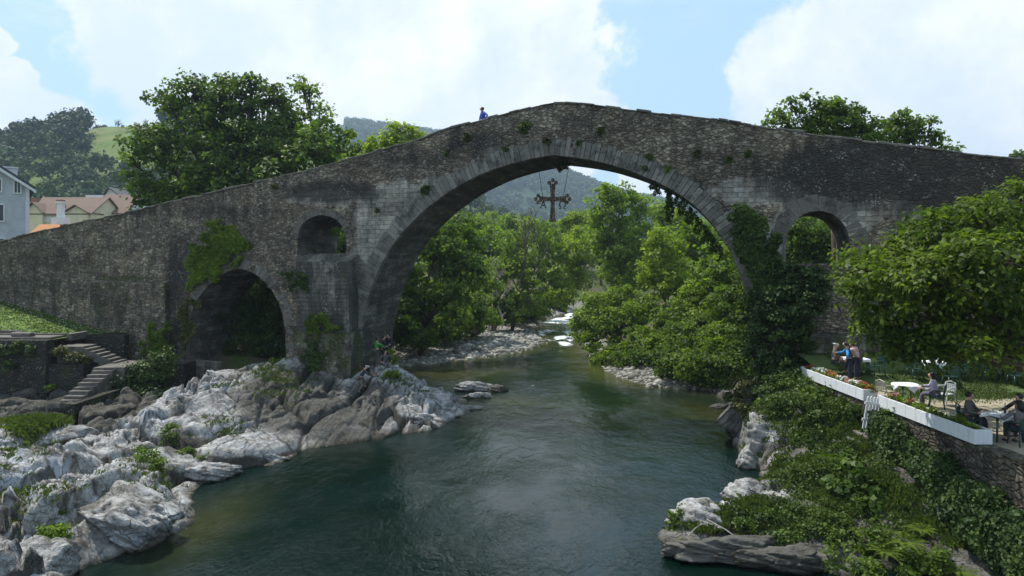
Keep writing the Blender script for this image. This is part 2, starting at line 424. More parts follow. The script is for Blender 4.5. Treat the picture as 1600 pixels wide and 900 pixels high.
def lobe_leaves(lobes, csz, per, size, dens=1.0, inner=.25, vmean=.5, squash=.9, rng=RNG, **kw):
    """lobes: (x, y, z, r). leaves in flattened clumps spread over and through each lobe"""
    CL = []; OUT = []; VAR = []; CR = []
    for (x, y, z, r) in lobes:
        n = max(3, int(dens * 12.6 * r * r / (csz * csz * 2.6)))
        d = unit(rng.normal(size=(n, 3)) + np.array([0, 0, .25]))
        rad = r * np.where(rng.random(n) < inner, .25 + .5 * rng.random(n), .72 + .36 * rng.random(n))
        # ragged outline
        rad *= .70 + .60 * fbm(d[:, 0] * 2.2 + x, d[:, 2] * 2.2 + d[:, 1] + z, 5, 3)
        p = np.array([x, y, z]) + d * rad[:, None] * np.array([1, 1, squash])
        CL.append(p); OUT.append(d); VAR.append(np.clip(vmean + rng.normal() * .12 + rng.normal(size=n) * .20, 0, 1)); CR.append(csz * (.6 + .8 * rng.random(n)))
    CL = np.concatenate(CL); OUT = np.concatenate(OUT)
    return leaf_cloud(CL, np.concatenate(CR), per, size, OUT, var=np.concatenate(VAR), rng=rng, **kw), CL
def L(px, py, Y, rp, dy=0.0):
    p = W(px, py, Y); return (p[0], p[1] + dy, p[2], rp / F * Y)
def limbs(mb, base, lobes, r0, clumps=None, seed=1, twigs=40):
    rr = random.Random(seed); base = Vector(base)
    cz = sum(l[2] for l in lobes) / len(lobes); cx = sum(l[0] for l in lobes) / len(lobes); cy = sum(l[1] for l in lobes) / len(lobes)
    zmin = min(l[2] - l[3] * .6 for l in lobes)
    fork = Vector((base.x + (cx - base.x) * .35, base.y + (cy - base.y) * .35, base.z + max(.35 * (cz - base.z), (zmin - base.z) * .8)))
    mb.tube([base - Vector((0, 0, .4)), base + Vector((0, 0, .25)), base.lerp(fork, .5) + Vector((rr.uniform(-.2, .2), rr.uniform(-.2, .2), 0)), fork], [r0 * 1.5, r0 * 1.1, r0 * .85, r0 * .75], 8)
    for (x, y, z, r) in lobes:
        e = Vector((x, y, z)); k = r0 * .42 * min(1, .4 + r / 4)
        m1 = fork.lerp(e, .45) + Vector((rr.uniform(-.4, .4), rr.uniform(-.4, .4), rr.uniform(.1, .6))) * r * .4
        mb.tube([fork, m1, e], [k * 1.3, k, k * .5], 6)
        for _ in range(5):
            d = Vector((rr.gauss(0, 1), rr.gauss(0, 1), rr.gauss(.4, .8))).normalized() * r * rr.uniform(.7, 1.0)
            mb.tube([e.lerp(m1, rr.random() * .5), e + d * .5 + Vector((0, 0, .1 * r)), e + d], [k * .45, k * .28, .012], 4)
def tree(name, label, cat, lobes, base, mat, leaf=.22, csz=.8, per=36, dens=1.0, r0=.35, vmean=.5, group=None, trunk='bark', seed=1, inner=.3, **kw):
    b = Vector(base); t = empty(name, b, 0, label, cat, group)
    loc = [(x - b.x, y - b.y, z - b.z, r) for x, y, z, r in lobes]
    rng = np.random.default_rng(seed)
    ch, cl = lobe_leaves(loc, csz, per, leaf, dens, inner, vmean, rng=rng, **kw)
    foliage_mesh('crown', [ch], mat, t)
    mb = MB(); limbs(mb, (0, 0, 0), loc, r0, seed=seed); mb.build('trunk', M[trunk], t, True)
    return t
def bush(name, label, cat, lobes, mat, leaf=.12, csz=.4, per=36, dens=1.0, vmean=.5, group=None, seed=1, inner=.25, stems=True, **kw):
    x = sum(l[0] for l in lobes) / len(lobes); y = sum(l[1] for l in lobes) / len(lobes); z = min(l[2] - l[3] for l in lobes)
    t = empty(name, (x, y, z), 0, label, cat, group)
    loc = [(a - x, b - y, c - z, r) for a, b, c, r in lobes]
    rng = np.random.default_rng(seed)
    ch, cl = lobe_leaves(loc, csz, per, leaf, dens, inner, vmean, rng=rng, **kw)
    foliage_mesh('foliage', [ch], mat, t)
    if stems:
        mb = MB(); rr = random.Random(seed)
        for (a, b, c, r) in loc:
            for _ in range(6):
                s = Vector((a + rr.uniform(-.4, .4) * r, b + rr.uniform(-.4, .4) * r, c - r * 1.0))
                e = Vector((a, b, c)) + Vector((rr.gauss(0, .5), rr.gauss(0, .5), rr.gauss(.2, .4))) * r
                mb.tube([s, s.lerp(e, .5) + Vector((rr.uniform(-.1, .1), rr.uniform(-.1, .1), .05)) * r, e], [.03 * r + .008, .02 * r + .006, .005], 4)
        mb.build('stems', M['bark'], t)
    return t
def grass_chunk(p, h, n, spread=.15, seed=0, var=.5, wid=.010):
    """blades: n per point p (N,3)"""
    rng = np.random.default_rng(seed); N = len(p)
    c = np.repeat(p, n, 0); H = np.repeat(np.broadcast_to(h, (N,)), n)[:, None]
    c = c + np.concatenate([rng.normal(size=(N * n, 2)) * spread, np.zeros((N * n, 1))], 1)
    a = rng.random(N * n) * 6.283; d = np.stack([np.cos(a), np.sin(a), np.zeros(N * n)], 1)
    s = np.stack([-np.sin(a), np.cos(a), np.zeros(N * n)], 1)
    H = H * (.5 + .8 * rng.random((N * n, 1))); bend = (.2 + .8 * rng.random((N * n, 1)))
    w = wid * (.7 + .8 * rng.random((N * n, 1)))
    mid = c + d * H * bend * .3 + np.array([0, 0, 1]) * H * .65
    tip = c + d * H * bend * .85 + np.array([0, 0, 1]) * H * (1 - .35 * bend)
    v = np.stack([c - s * w, c + s * w, mid + s * w * .7, tip], 1)   # a tapering blade
    v2 = np.stack([c - s * w, mid + s * w * .7, tip, mid - s * w * .7], 1)
    lv = np.clip(var + rng.normal(size=N * n) * .2, 0, 1)
    return np.concatenate([v, v2]).reshape(-1, 3), np.repeat(np.concatenate([lv, lv]), 4)

# ------------------------------------------------------------------ terrain
TH = R(17.5); CT, ST = math.cos(TH), math.sin(TH)
B0 = np.array([2.15, 37.0, 0.0])              # origin of the bridge's own frame: near face, below the crown
BW = 4.4
def bs(px, y0=0.0):
    """distance along the bridge of the point its near face shows at column px"""
    t = (px - 800) / F
    return (t * (B0[1] + CT * y0) - (B0[0] + ST * y0)) / (CT + ST * t)
def bz(px, py, y0=0.0):
    s = bs(px, y0); Y = B0[1] + CT * y0 - ST * s; return s, CAMZ - (py - 410) / F * Y
def bworld(s, y, z): return np.array([B0[0] + CT * s + ST * y, B0[1] - ST * s + CT * y, z])
BRZ = empty('stone_bridge', tuple(B0), -TH, 'old humpbacked stone bridge with one great pointed arch over the river', 'bridge')

XL = np.array([(0, -13), (14, -12), (20, -10.5), (26, -10.3), (30, -9), (33, -5.5), (38, -4), (42, -7), (48, -9.5), (53, -9), (56.5, -5), (62, 0.3), (70, 3.0), (83, 2.0), (95, 4), (109, 8), (130, 16), (160, 60)])
XR = np.array([(0, 5), (18, 5.4), (20, 5), (21.5, 7), (24, 9), (26, 9.6), (30, 10.3), (38, 12.3), (43.7, 12.3), (45, 8.6), (51.5, 6.8), (60, 6.6), (67, 6.6), (75, 7.6), (90, 9.5), (109, 13), (130, 22), (160, 61)])
hillL = np.array([(-900, 150), (-500, 110), (-338, 41), (-312, 45), (-284, 56), (-268, 82), (-240, 94), (-190, 98), (-120, 90), (-60, 60), (0, 30), (60, 10), (200, 0), (400, 0)])
mt = [(-900, 300), (-200, 262), (0, 290), (200, 270), (340, 232), (450, 218), (520, 204), (570, 202), (610, 208), (650, 214), (740, 228), (840, 262), (880, 282), (920, 298), (960, 312), (1040, 328), (1120, 340), (1200, 350), (1400, 348), (1700, 330), (2400, 300)]
mtx = np.array([(p[0] - 800) / F * 1800 for p in mt]); mtz = np.array([CAMZ + (410 - p[1]) / F * 1800 for p in mt])
def ground_z(x, y):
    xl = np.interp(y, XL[:, 0], XL[:, 1]); xr = np.interp(y, XR[:, 0], XR[:, 1])
    dl = xl - x; dr = x - xr; d = np.maximum(dl, dr)
    bankL = np.interp(dl, [-4, 0, 2, 8, 25, 60], [-1.8, -.15, .5, 1.8, 5.0, 6.0])
    bankR = np.interp(dr, [-4, 0, 2, 7, 25, 60], [-1.8, -.15, .4, 2.2, 4.2, 5.0])
    gravel = sm(y, 53, 57) * (1 - sm(y, 84, 92))
    bankLg = np.interp(dl, [-4, -1, 0, 3, 9, 14, 30, 60], [-1.4, -.35, -.04, .22, .5, 1.6, 5.0, 6.0])
    bankL = bankL * (1 - gravel) + bankLg * gravel
    z = np.where(dl > dr, bankL, bankR)
    z = z + sm(d, 1, 8) * (fbm(x * .15, y * .15, 3) - .5) * 1.6
    # in front of the bridge the banks are modelled on their own: keep the sheet low there
    front = 1 - sm(y + .315 * (x - 2.15), 37.5, 40.5)
    low = np.where(d > 0, np.where((x < -10) | (x > 8), -.25, -.6), z)
    z = z * (1 - front) + np.minimum(z, low) * front
    z = np.where((x > 13.6) & (y < 33) & (y > 2), np.maximum(z, 2.2 * sm(x, 13.6, 14.2)), z)
    # land behind the bridge rises to the town on the left
    t = sm(y, 46, 60) * sm(-x, 22, 36); z = z + t * 1.0
    far = sm(y, 120, 200)
    z = z * (1 - far) + (6 + 10 * fbm(x * .01, y * .01, 9)) * far
    hx = np.interp(x, hillL[:, 0], hillL[:, 1])
    hl = hx * sm(y, 150, 455) * (1 - .55 * sm(y, 470, 900)) * (.93 + .14 * fbm(x * .02, y * .02, 8) * sm(y, 150, 300))
    mz = np.interp(x, mtx, mtz) * (sm(y, 620, 1800) ** 1.05) * (1 - .5 * sm(y, 1900, 3500)) + 34 * (fbm(x * .004, y * .004, 21, 4) - .5) * sm(y, 600, 1000) * (1 - sm(y, 1500, 1750))
    return np.where(y > 152, np.maximum(z, np.maximum(hl, mz)), z)
def axis(lo, hi, step, grow, fa, fb):
    a = list(np.arange(fa, fb + step, step)); s = step
    while a[-1] < hi: s = min(s * grow, 60); a.append(a[-1] + s)
    s = step
    while a[0] > lo: s = min(s * grow, 60); a.insert(0, a[0] - s)
    return np.array(a)
gx = axis(-2200, 2200, .7, 1.05, -40, 40); gy = axis(-200, 2700, .7, 1.045, 8, 110)
GX, GY = np.meshgrid(gx, gy); GZ = ground_z(GX, GY)
m, k, b, out = new_mat("ground_earth_and_grass")
tc = k.new('ShaderNodeTexCoord'); p = tc.outputs['Object']
gp = k.new('ShaderNodeNewGeometry'); sp = k.new('ShaderNodeSeparateXYZ'); k.put(sp.inputs[0], gp.outputs['Position'])
n1 = k.noise(p, .35, 5, .65); n2 = k.noise(p, 5, 5, .7); n3 = k.noise(p, .02, 5, .6)
grass = k.mix(n2, (.035, .055, .014), (.085, .125, .03)); earth = k.mix(n2, (.06, .05, .035), (.14, .12, .085))
near = k.mix(k.rng(n1, .42, .58), grass, earth)
meadow = k.mix(k.rng(n3, .35, .65), (.10, .15, .035), (.15, .17, .06))
meadow = k.mix(k.rng(k.noise(p, .12, 5, .7), .52, .66, 0, .75), meadow, (.05, .075, .02))
col = k.mix(k.rng(sp.outputs[1], 150, 220), near, meadow)
forest = k.mix(k.noise(p, .05, 6, .7), (.012, .028, .014), (.05, .085, .028))
col = k.mix(k.rng(sp.outputs[1], 560, 700), col, forest)
gb = k.mix(k.noise(p, 9, 4, .7), (.09, .085, .07), (.34, .33, .30))
col = k.mix(k.attr('gravel'), col, gb)
k.put(b.inputs['Base Color'], col); b.inputs['Roughness'].default_value = .95; b.inputs['Specular IOR Level'].default_value = .1
k.put(b.inputs['Normal'], k.bump(n2, .5, .08)); M['ground'] = m
xlG = np.interp(GY, XL[:, 0], XL[:, 1]); xrG = np.interp(GY, XR[:, 0], XR[:, 1]); dG = np.maximum(xlG - GX, GX - xrG)
grav = np.where(GX < 4, sm(GY, 50, 54) * (1 - sm(GY, 95, 105)) * (1 - sm(dG, 7, 11)), (1 - sm(dG, 1.5, 3.0)) * sm(GY, 36, 38))
grav = np.maximum(grav, (dG < .3) * 1.0) * (GY < 130)
npmesh('ground', np.stack([GX, GY, GZ], -1).reshape(-1, 3), gridq(len(gx), len(gy)), M['ground'], smooth=True, attrs={'gravel': grav.ravel()}, kind='structure')

# ------------------------------------------------------------------ water
m, k, b, out = new_mat("river_water")
tc = k.new('ShaderNodeTexCoord'); p = tc.outputs['Object']
wp = k.noise(p, .16, 4, .6); 
shallow = k.attr('shallow'); foam = k.attr('foam')
deep = k.mix(k.rng(wp, .35, .65), (.0010, .0075, .0040), (.002, .011, .0095))
col = k.mix(shallow, deep, k.mix(k.noise(p, 2.5, 5, .7), (.022, .028, .008), (.075, .075, .025)))
fn = k.noise(k.mapping(p, (1.1, 1.5, 1)), 1.7, 9, .8)
fm = k.rng(k.math('ADD', foam, k.math('MULTIPLY', k.math('SUBTRACT', fn, .5), 2.6)), .50, .86)
col = k.mix(fm, col, (.78, .82, .83))
k.put(b.inputs['Base Color'], col); k.put(b.inputs['Roughness'], k.rng(fm, 0, 1, .03, .6)); b.inputs['IOR'].default_value = 1.33
flow = k.mapping(p, (1.0, .55, 1), (0, 0, 0), (0, 0, R(8)))
r1 = k.noise(flow, 7.5, 4, .6, .8); r2 = k.noise(flow, 2.2, 4, .6, 1.0); r3 = k.noise(p, 26, 3, .65)
calm = k.rng(k.noise(k.mapping(p, (1.0, .6, 1)), .30, 3, .55), .36, .64, .30, 1.0)
hh = k.math('ADD', k.math('MULTIPLY', r1, .45), k.math('ADD', k.math('MULTIPLY', r2, 1.0), k.math('MULTIPLY', r3, .10)))
hh = k.math('ADD', k.math('MULTIPLY', hh, calm), k.math('MULTIPLY', k.math('MULTIPLY', fn, k.rng(foam, 0, .6)), 1.2))
k.put(b.inputs['Normal'], k.bump(hh, .55, .10)); M['water'] = m
wx = np.arange(-30, 66, .3); wy = axis(-60, 165, .3, 1.04, 12, 90)
WX, WY = np.meshgrid(wx, wy)
d1 = np.minimum(WX - np.interp(WY, XL[:, 0], XL[:, 1]), np.interp(WY, XR[:, 0], XR[:, 1]) - WX)
sh = (1 - sm(d1, .2, 3.2)) * sm(WY, 36, 50)
sh = np.maximum(sh, .85 * np.exp(-((WX + 4.5) / 4) ** 2 - ((WY - 51.5) / 4.0) ** 2)); sh = np.maximum(sh, .8 * np.exp(-((WX + .5) / 2.5) ** 2 - ((WY - 38.5) / 3.0) ** 2))
sh = np.maximum(sh, .5 * np.exp(-((WX - 10.5) / 2) ** 2 - ((WY - 37) / 5) ** 2)); sh = np.maximum(sh, .55 * np.exp(-((WX + 9.6) / 1.2) ** 2 - ((WY - 21.5) / 3) ** 2))
fo = np.zeros_like(WX)
tur = fbm(WX * .55, WY * .28, 71, 4); mid_ = sm(d1, .1, 1.2)
band = .95 * sm(WY, 64, 69) * (1 - sm(WY, 78, 86)) + .9 * sm(WY, 90, 95) * (1 - sm(WY, 108, 118)) + .45 * sm(WY, 80, 84) * (1 - sm(WY, 92, 96))
fo = band * mid_ * sm(tur, .36, .60)
fo = np.maximum(fo, .36 * np.exp(-((WX - .9) / 1.6) ** 2 - ((WY - 45) / 3.5) ** 2) * sm(tur, .35, .6)); fo = np.maximum(fo, .30 * np.exp(-((WX - 3.5) / 2.5) ** 2 - ((WY - 58) / 5) ** 2) * sm(tur, .35, .6))
fo = np.clip(fo, 0, 1) * (WY > 20)
wz = .05 * (fbm(WX * .6, WY * .45, 31, 3) - .5) + fo * .28 * (fbm(WX * 1.3, WY * 1.1, 33, 3) - .45)
npmesh('river_water', np.stack([WX, WY, wz], -1).reshape(-1, 3), gridq(len(wx), len(wy)), M['water'], smooth=True, attrs={'shallow': sh.ravel(), 'foam': fo.ravel()}, kind='structure')

# ------------------------------------------------------------------ the bridge
TOPPX = [(-260, 430), (-150, 408), (-60, 391), (0, 378), (60, 362), (120, 348), (180, 336), (240, 322), (300, 308), (360, 294), (420, 280), (480, 266), (540, 250), (600, 233), (650, 218), (700, 200), (750, 188), (800, 175), (840, 165), (866, 160), (885, 160), (920, 163), (960, 168), (1040, 178), (1120, 187), (1200, 199), (1300, 214), (1400, 226), (1500, 238), (1600, 249), (1720, 262), (1850, 274)]
TOP = np.array([bz(*p) for p in TOPPX])
def curve(pts, n):
    """smooth polyline through points, resampled"""
    P = np.array(pts, float); d = np.r_[0, np.cumsum(np.hypot(*np.diff(P, axis=0).T))]
    t = np.linspace(0, d[-1], n); out = np.stack([np.interp(t, d, P[:, 0]), np.interp(t, d, P[:, 1])], 1)
    for _ in range(3): out[1:-1] = out[1:-1] * .5 + (out[:-2] + out[2:]) * .25
    return out
mainL = curve([bz(*p) for p in [(549, 670), (552, 600), (556, 560), (563, 510), (576, 460), (596, 410), (626, 365), (666, 325), (710, 293), (760, 268), (800, 255), (840, 246), (864, 242)]], 60)
mainR = curve([bz(*p) for p in [(864, 242), (900, 246), (940, 253), (990, 268), (1040, 290), (1080, 315), (1110, 345), (1135, 380), (1152, 415), (1168, 460), (1180, 520), (1188, 600), (1190, 670)]], 60)
MAIN = np.concatenate([mainL, mainR[1:]])
def round_arch(px0, px1, pyspring, pyapex, pybase, n=28):
    (s0, z0), (s1, z1) = bz(px0, pyspring), bz(px1, pyspring); zs = (z0 + z1) / 2; za = bz((px0 + px1) / 2, pyapex)[1]; zb = bz((px0 + px1) / 2, pybase)[1]
    c = (s0 + s1) / 2; r = (s1 - s0) / 2
    a = np.linspace(math.pi, 0, n); arc = np.stack([c + r * np.cos(a), zs + (za - zs) * np.sin(a)], 1)
    return np.concatenate([[(s0, zb)], arc, [(s1, zb)]])
BIG = curve([bz(*p) for p in [(293, 612), (291, 560), (292, 515), (300, 482), (316, 455), (342, 430), (374, 416), (405, 430), (428, 455), (443, 490), (447, 530), (447, 612)]], 46)
WINL = round_arch(465, 540, 372, 336, 399); WINR = round_arch(1228, 1328, 382, 329, 412)
ZB = -1.6
def topz(s): return np.interp(s, TOP[:, 0], TOP[:, 1])
tops = np.arange(TOP[0, 0], TOP[-1, 0], .45)
rngb = np.random.default_rng(4)
outer = [(s, topz(s)) for s in tops][::-1]      # right to left along the top
outer = outer + [(tops[0], ZB)] + [(MAIN[0, 0], ZB)] + [tuple(p) for p in MAIN] + [(MAIN[-1, 0], ZB), (tops[-1], ZB)]
holes = [BIG, WINL, WINR]
def sheet(step=.30):
    loops = [outer] + [[tuple(p) for p in h] for h in holes]
    V = []; E = []
    for lp in loops:
        b0 = len(V); V += lp; E += [(b0 + i, b0 + (i + 1) % len(lp)) for i in range(len(lp))]
    xs, zs = np.meshgrid(np.arange(tops[0] + .1, tops[-1], step), np.arange(ZB + .1, 17, step))
    xs = xs.ravel() + rngb.uniform(-.06, .06, xs.size); zs = zs.ravel() + rngb.uniform(-.06, .06, zs.size)
    ok = inpoly(xs, zs, outer)
    for h in holes: ok &= ~inpoly(xs, zs, h)
    B = np.array([p for lp in loops for p in lp])
    pts = np.stack([xs[ok], zs[ok]], 1)
    near = np.zeros(len(pts), bool)
    for i in range(0, len(pts), 2000):
        near[i:i + 2000] = (np.hypot(pts[i:i + 2000, None, 0] - B[None, :, 0], pts[i:i + 2000, None, 1] - B[None, :, 1]).min(1) < .12)
    pts = pts[~near]
    V2 = [Vector(p) for p in V] + [Vector(p) for p in pts.tolist()]
    ov, oe, of, _, _, _ = geometry.delaunay_2d_cdt(V2, E, [], 0, 1e-5)
    A = np.array([tuple(v) for v in ov]); T = np.array(of)
    c = A[T].mean(1); keep = inpoly(c[:, 0], c[:, 1], outer)
    for h in holes: keep &= ~inpoly(c[:, 0], c[:, 1], h)
    return A, T[keep]
SA, ST_ = sheet()
def soft(px, py, blobs):
    a = np.zeros(np.shape(px))
    for (cx, cy, rx, ry, v) in blobs: a = np.maximum(a, v * np.exp(-(((px - cx) / rx) ** 2 + ((py - cy) / ry) ** 2) ** 1.5))
    return a
def zone_attrs(A):
    Wp = np.stack([B0[0] + CT * A[:, 0], B0[1] - ST * A[:, 0], A[:, 1]], 1)
    px, py = P2(Wp[:, 0], np.maximum(Wp[:, 1], 5), Wp[:, 2])
    ash = soft(px, py, [(620, 350, 80, 75, 1), (700, 300, 70, 30, .9), (570, 480, 40, 120, 1), (800, 240, 60, 15, .8), (1180, 300, 90, 28, .9), (1290, 340, 95, 35, .9), (1390, 330, 100, 30, .6), (1190, 400, 60, 70, .8), (510, 310, 70, 14, 1)])
    gr = soft(px, py, [(1350, 270, 190, 62, .95), (1500, 290, 160, 60, .95), (1230, 270, 60, 50, .9), (520, 300, 80, 18, 1.0), (505, 470, 60, 110, .55), (275, 480, 26, 120, .8), (60, 430, 130, 60, .42), (200, 450, 90, 60, .35), (750, 225, 90, 20, .55), (650, 250, 70, 12, .5), (200, 600, 130, 60, .7), (900, 190, 120, 14, .4), (300, 330, 220, 14, .45), (640, 480, 60, 150, .3), (1000, 190, 160, 14, .35)])
    gr = np.maximum(gr, .22)
    mo = soft(px, py, [(200, 437, 60, 6, 1), (310, 500, 30, 60, .7), (90, 450, 80, 30, .3), (200, 560, 90, 60, .6)])
    return ash, gr, mo
ash, gr, mo = zone_attrs(SA)
disp = (fbm(SA[:, 0] * .9, SA[:, 1] * 1.1, 41, 3) - .5) * .14 + (fbm(SA[:, 0] * 3, SA[:, 1] * 4, 44, 2) - .5) * .07
disp *= (1 - .6 * np.clip(ash, 0, 1))
nf = len(SA)
front = np.stack([SA[:, 0], disp, SA[:, 1]], 1); back = np.stack([SA[:, 0], BW - disp, SA[:, 1]], 1)
wv = [front, back]; wt = [ST_[:, [0, 1, 2]], ST_[:, [0, 2, 1]] + nf]
# orient the near face towards -y
c0 = front[ST_[0]]; 
if np.cross(c0[1] - c0[0], c0[2] - c0[0])[1] > 0: wt = [ST_[:, [0, 2, 1]], ST_ + nf]
stA = [np.stack([SA[:, 0], SA[:, 1], 0 * SA[:, 0]], 1)] * 2
AT = {'ashlar': [ash, ash], 'grime': [gr, gr], 'moss': [mo, mo]}
off = 2 * nf
def strip(P, ys, stf, a=.8, g=.5, mo_=.2):
    """ruled surface: polyline P (s, z) swept over depths ys"""
    global off
    n = len(P); ys = np.asarray(ys); k_ = len(ys)
    v = np.array([(p[0], y, p[1]) for y in ys for p in P]); arc = np.r_[0, np.cumsum(np.hypot(*np.diff(np.array(P), axis=0).T))]
    st = np.array([(arc[i], y, 0) if stf else (P[i][0], y, 0) for y in ys for i in range(n)])
    q = gridq(n, k_); t = np.concatenate([q[:, [0, 1, 2]], q[:, [0, 2, 3]]]) + off
    wv.append(v); wt.append(t); stA.append(st); off += len(v)
    for key, val in (('ashlar', a), ('grime', g), ('moss', mo_)): AT[key].append(np.full(len(v), val))
ysb = np.linspace(0, BW, 10)
strip([(p[0], p[1]) for p in MAIN], ysb, True, .9, .62)
for h in holes: strip([tuple(p) for p in h] + [tuple(h[0])], ysb, True, .9, .55)
TPL = [(s, topz(s)) for s in tops]; RD = [(s, topz(s) - 1.0) for s in tops]
strip(TPL, [0, .42], False, .2, .5); strip(RD, [.42, BW - .42], False, .3, .3); strip(TPL, [BW - .42, BW], False, .2, .5)
for yy in (.42, BW - .42):
    v = np.array([(s, yy, z) for s, z in RD] + [(s, yy, z) for s, z in TPL]); q = gridq(len(RD), 2); wv.append(v); wt.append(np.concatenate([q[:, [0, 1, 2]], q[:, [0, 2, 3]]]) + off)
    stA.append(np.stack([v[:, 0], v[:, 2], 0 * v[:, 0]], 1)); off += len(v)
    for key, val in (('ashlar', .2), ('grime', .3), ('moss', 0)): AT[key].append(np.full(len(v), val))
for s_ in (tops[0], tops[-1]):
    z_ = topz(s_); v = np.array([(s_, 0, ZB), (s_, BW, ZB), (s_, BW, z_ - 1), (s_, 0, z_ - 1)]); wv.append(v); wt.append(np.array([[0, 1, 2], [0, 2, 3]]) + off); off += 4
    stA.append(v[:, [1, 2, 0]]); 
    for key in AT: AT[key].append(np.full(4, .2))
spandrel = npmesh('spandrel_wall', np.concatenate(wv), np.concatenate(wt), M['wall'], BRZ, False,
                  {'st': np.concatenate(stA), 'ashlar': np.concatenate(AT['ashlar']), 'grime': np.concatenate(AT['grime']), 'moss': np.concatenate(AT['moss'])})

def ring_mat():
    m, k, b, out = new_mat("voussoir_stone")
    tc = k.new('ShaderNodeTexCoord'); p = tc.outputs['Object']; v = k.attr('stone')
    n1 = k.noise(p, 1.4, 6, .68); n2 = k.noise(p, 11, 5, .7)
    col = k.mix(v, (.135, .128, .11), (.25, .24, .212))
    col = k.mix(k.rng(n2, .4, .7, 0, .5), col, (.12, .11, .095))
    col = k.mix(k.math('MULTIPLY', k.rng(n1, .46, .64), .85), col, (.05, .047, .04))
    lic = k.math('MULTIPLY', k.rng(k.voro(p, 8), .26, .14), k.rng(k.noise(p, 2, 4, .6), .5, .62))
    col = k.mix(k.math('MULTIPLY', lic, .7), col, (.46, .46, .43))
    k.put(b.inputs['Base Color'], col); b.inputs['Roughness'].default_value = .9; b.inputs['Specular IOR Level'].default_value = .2
    k.put(b.inputs['Normal'], k.bump(k.math('ADD', n1, k.math('MULTIPLY', n2, .6)), .6, .05)); return m
M['ring'] = ring_mat()
def ring(name, P, wd, ln, parent=BRZ, yf=-.07, tone=1.0):
    P = np.array(P); d = np.r_[0, np.cumsum(np.hypot(*np.diff(P, axis=0).T))]; n = max(4, int(d[-1] / wd))
    t = np.linspace(0, d[-1], n + 1); t[1:-1] += rngb.uniform(-.18, .18, n - 1) * wd
    Q = np.stack([np.interp(t, d, P[:, 0]), np.interp(t, d, P[:, 1])], 1)
    Tn = np.gradient(Q, axis=0); Tn /= np.hypot(*Tn.T)[:, None]; Nn = np.stack([-Tn[:, 1], Tn[:, 0]], 1)
    mb = MB(); var = []
    for i in range(n):
        g = .012 / max(wd, .1); a = Q[i] + (Q[i + 1] - Q[i]) * g; b = Q[i + 1] - (Q[i + 1] - Q[i]) * g
        l0 = ln * (1 + rngb.uniform(-.10, .10)); na, nb = Nn[i], Nn[i + 1]
        y0 = yf + rngb.uniform(-.02, .02); ins = -.012
        qa, qb = a + na * ins, b + nb * ins; oa, ob = a + na * l0, b + nb * l0
        mb.add([(qa[0], y0, qa[1]), (qb[0], y0, qb[1]), (ob[0], y0, ob[1]), (oa[0], y0, oa[1]), (qa[0], .3, qa[1]), (qb[0], .3, qb[1]), (ob[0], .3, ob[1]), (oa[0], .3, oa[1])],
               [(0, 1, 2, 3), (7, 6, 5, 4), (0, 4, 5, 1), (1, 5, 6, 2), (2, 6, 7, 3), (3, 7, 4, 0)])
        var += [rngb.random() * tone] * 8
    o = mb.build(name, M['ring'], parent)
    at = o.data.attributes.new('stone', 'FLOAT', 'POINT'); at.data.foreach_set('value', np.array(var, np.float32))
    bevel(o, .012); return o
ring('arch_ring', MAIN[6:-6], .27, .88, yf=-.045)
ring('arch_ring', BIG[4:-4], .30, .62, tone=.35, yf=-.02)
ring('arch_ring', WINL[1:-1], .24, .42, tone=.05, yf=-.02)
ring('arch_ring', WINR[1:-1], .30, .75, tone=.05, yf=-.02)
def stone_box(name, s0, s1, y0, y1, z0, z1, parent=BRZ, g=.6, a=.5, mat='wall', cut=.28, slope=0.0, jit=.03, mo=.1):
    """masonry block cut into a fine grid so that its faces are slightly uneven; slope lowers its near top edge"""
    nx = max(1, int((s1 - s0) / cut)); ny = max(1, int((y1 - y0) / cut)); nz = max(1, int((z1 - z0) / cut))
    V = []; T = []; S = []; o_ = 0
    xs = np.linspace(s0, s1, nx + 1); ys = np.linspace(y0, y1, ny + 1); zs = np.linspace(z0, z1, nz + 1)
    def face(A, B, f, g2):
        nonlocal o_
        GA, GB = np.meshgrid(A, B); v = f(GA, GB).reshape(-1, 3); V.append(v); T.append(gridq(len(A), len(B)) + o_); S.append(g2(GA, GB).reshape(-1, 3)); o_ += len(v)
    st3 = lambda a, b, c: np.stack([a, b, c], -1)
    face(xs, zs, lambda a, b: st3(a, 0 * a + y0, b), lambda a, b: st3(a, b, 0 * a))
    face(xs[::-1], zs, lambda a, b: st3(a, 0 * a + y1, b), lambda a, b: st3(a, b, 0 * a))
    face(ys[::-1], zs, lambda a, b: st3(0 * a + s0, a, b), lambda a, b: st3(a + 5, b, 0 * a))
    face(ys, zs, lambda a, b: st3(0 * a + s1, a, b), lambda a, b: st3(a + 9, b, 0 * a))
    face(xs, ys, lambda a, b: st3(a, b, 0 * a + z1), lambda a, b: st3(a, b, 0 * a))
    v = np.concatenate(V); 
    if slope: v[:, 2] -= slope * np.clip((y1 - v[:, 1]) / max(y1 - y0, .01), 0, 1) * (v[:, 2] - z0) / (z1 - z0)
    nn = (fbm(v[:, 0] * 1.3 + v[:, 1], v[:, 2] * 1.3 + v[:, 1], 51, 3) - .5) * 2 * jit
    mid = np.array([(s0 + s1) / 2, (y0 + y1) / 2]); d = unit(v[:, :2] - mid); v[:, :2] += d * nn[:, None]; v[:, 2] += nn * .5 * (v[:, 2] > z1 - .6)
    n = len(v)
    return npmesh(name, v, np.concatenate(T), M[mat], parent, False, {'st': np.concatenate(S), 'ashlar': np.full(n, a), 'grime': np.full(n, g) if np.isscalar(g) else g(v), 'moss': np.full(n, mo)})
zt = lambda px, py, y0=0.: bz(px, py, y0)[1]
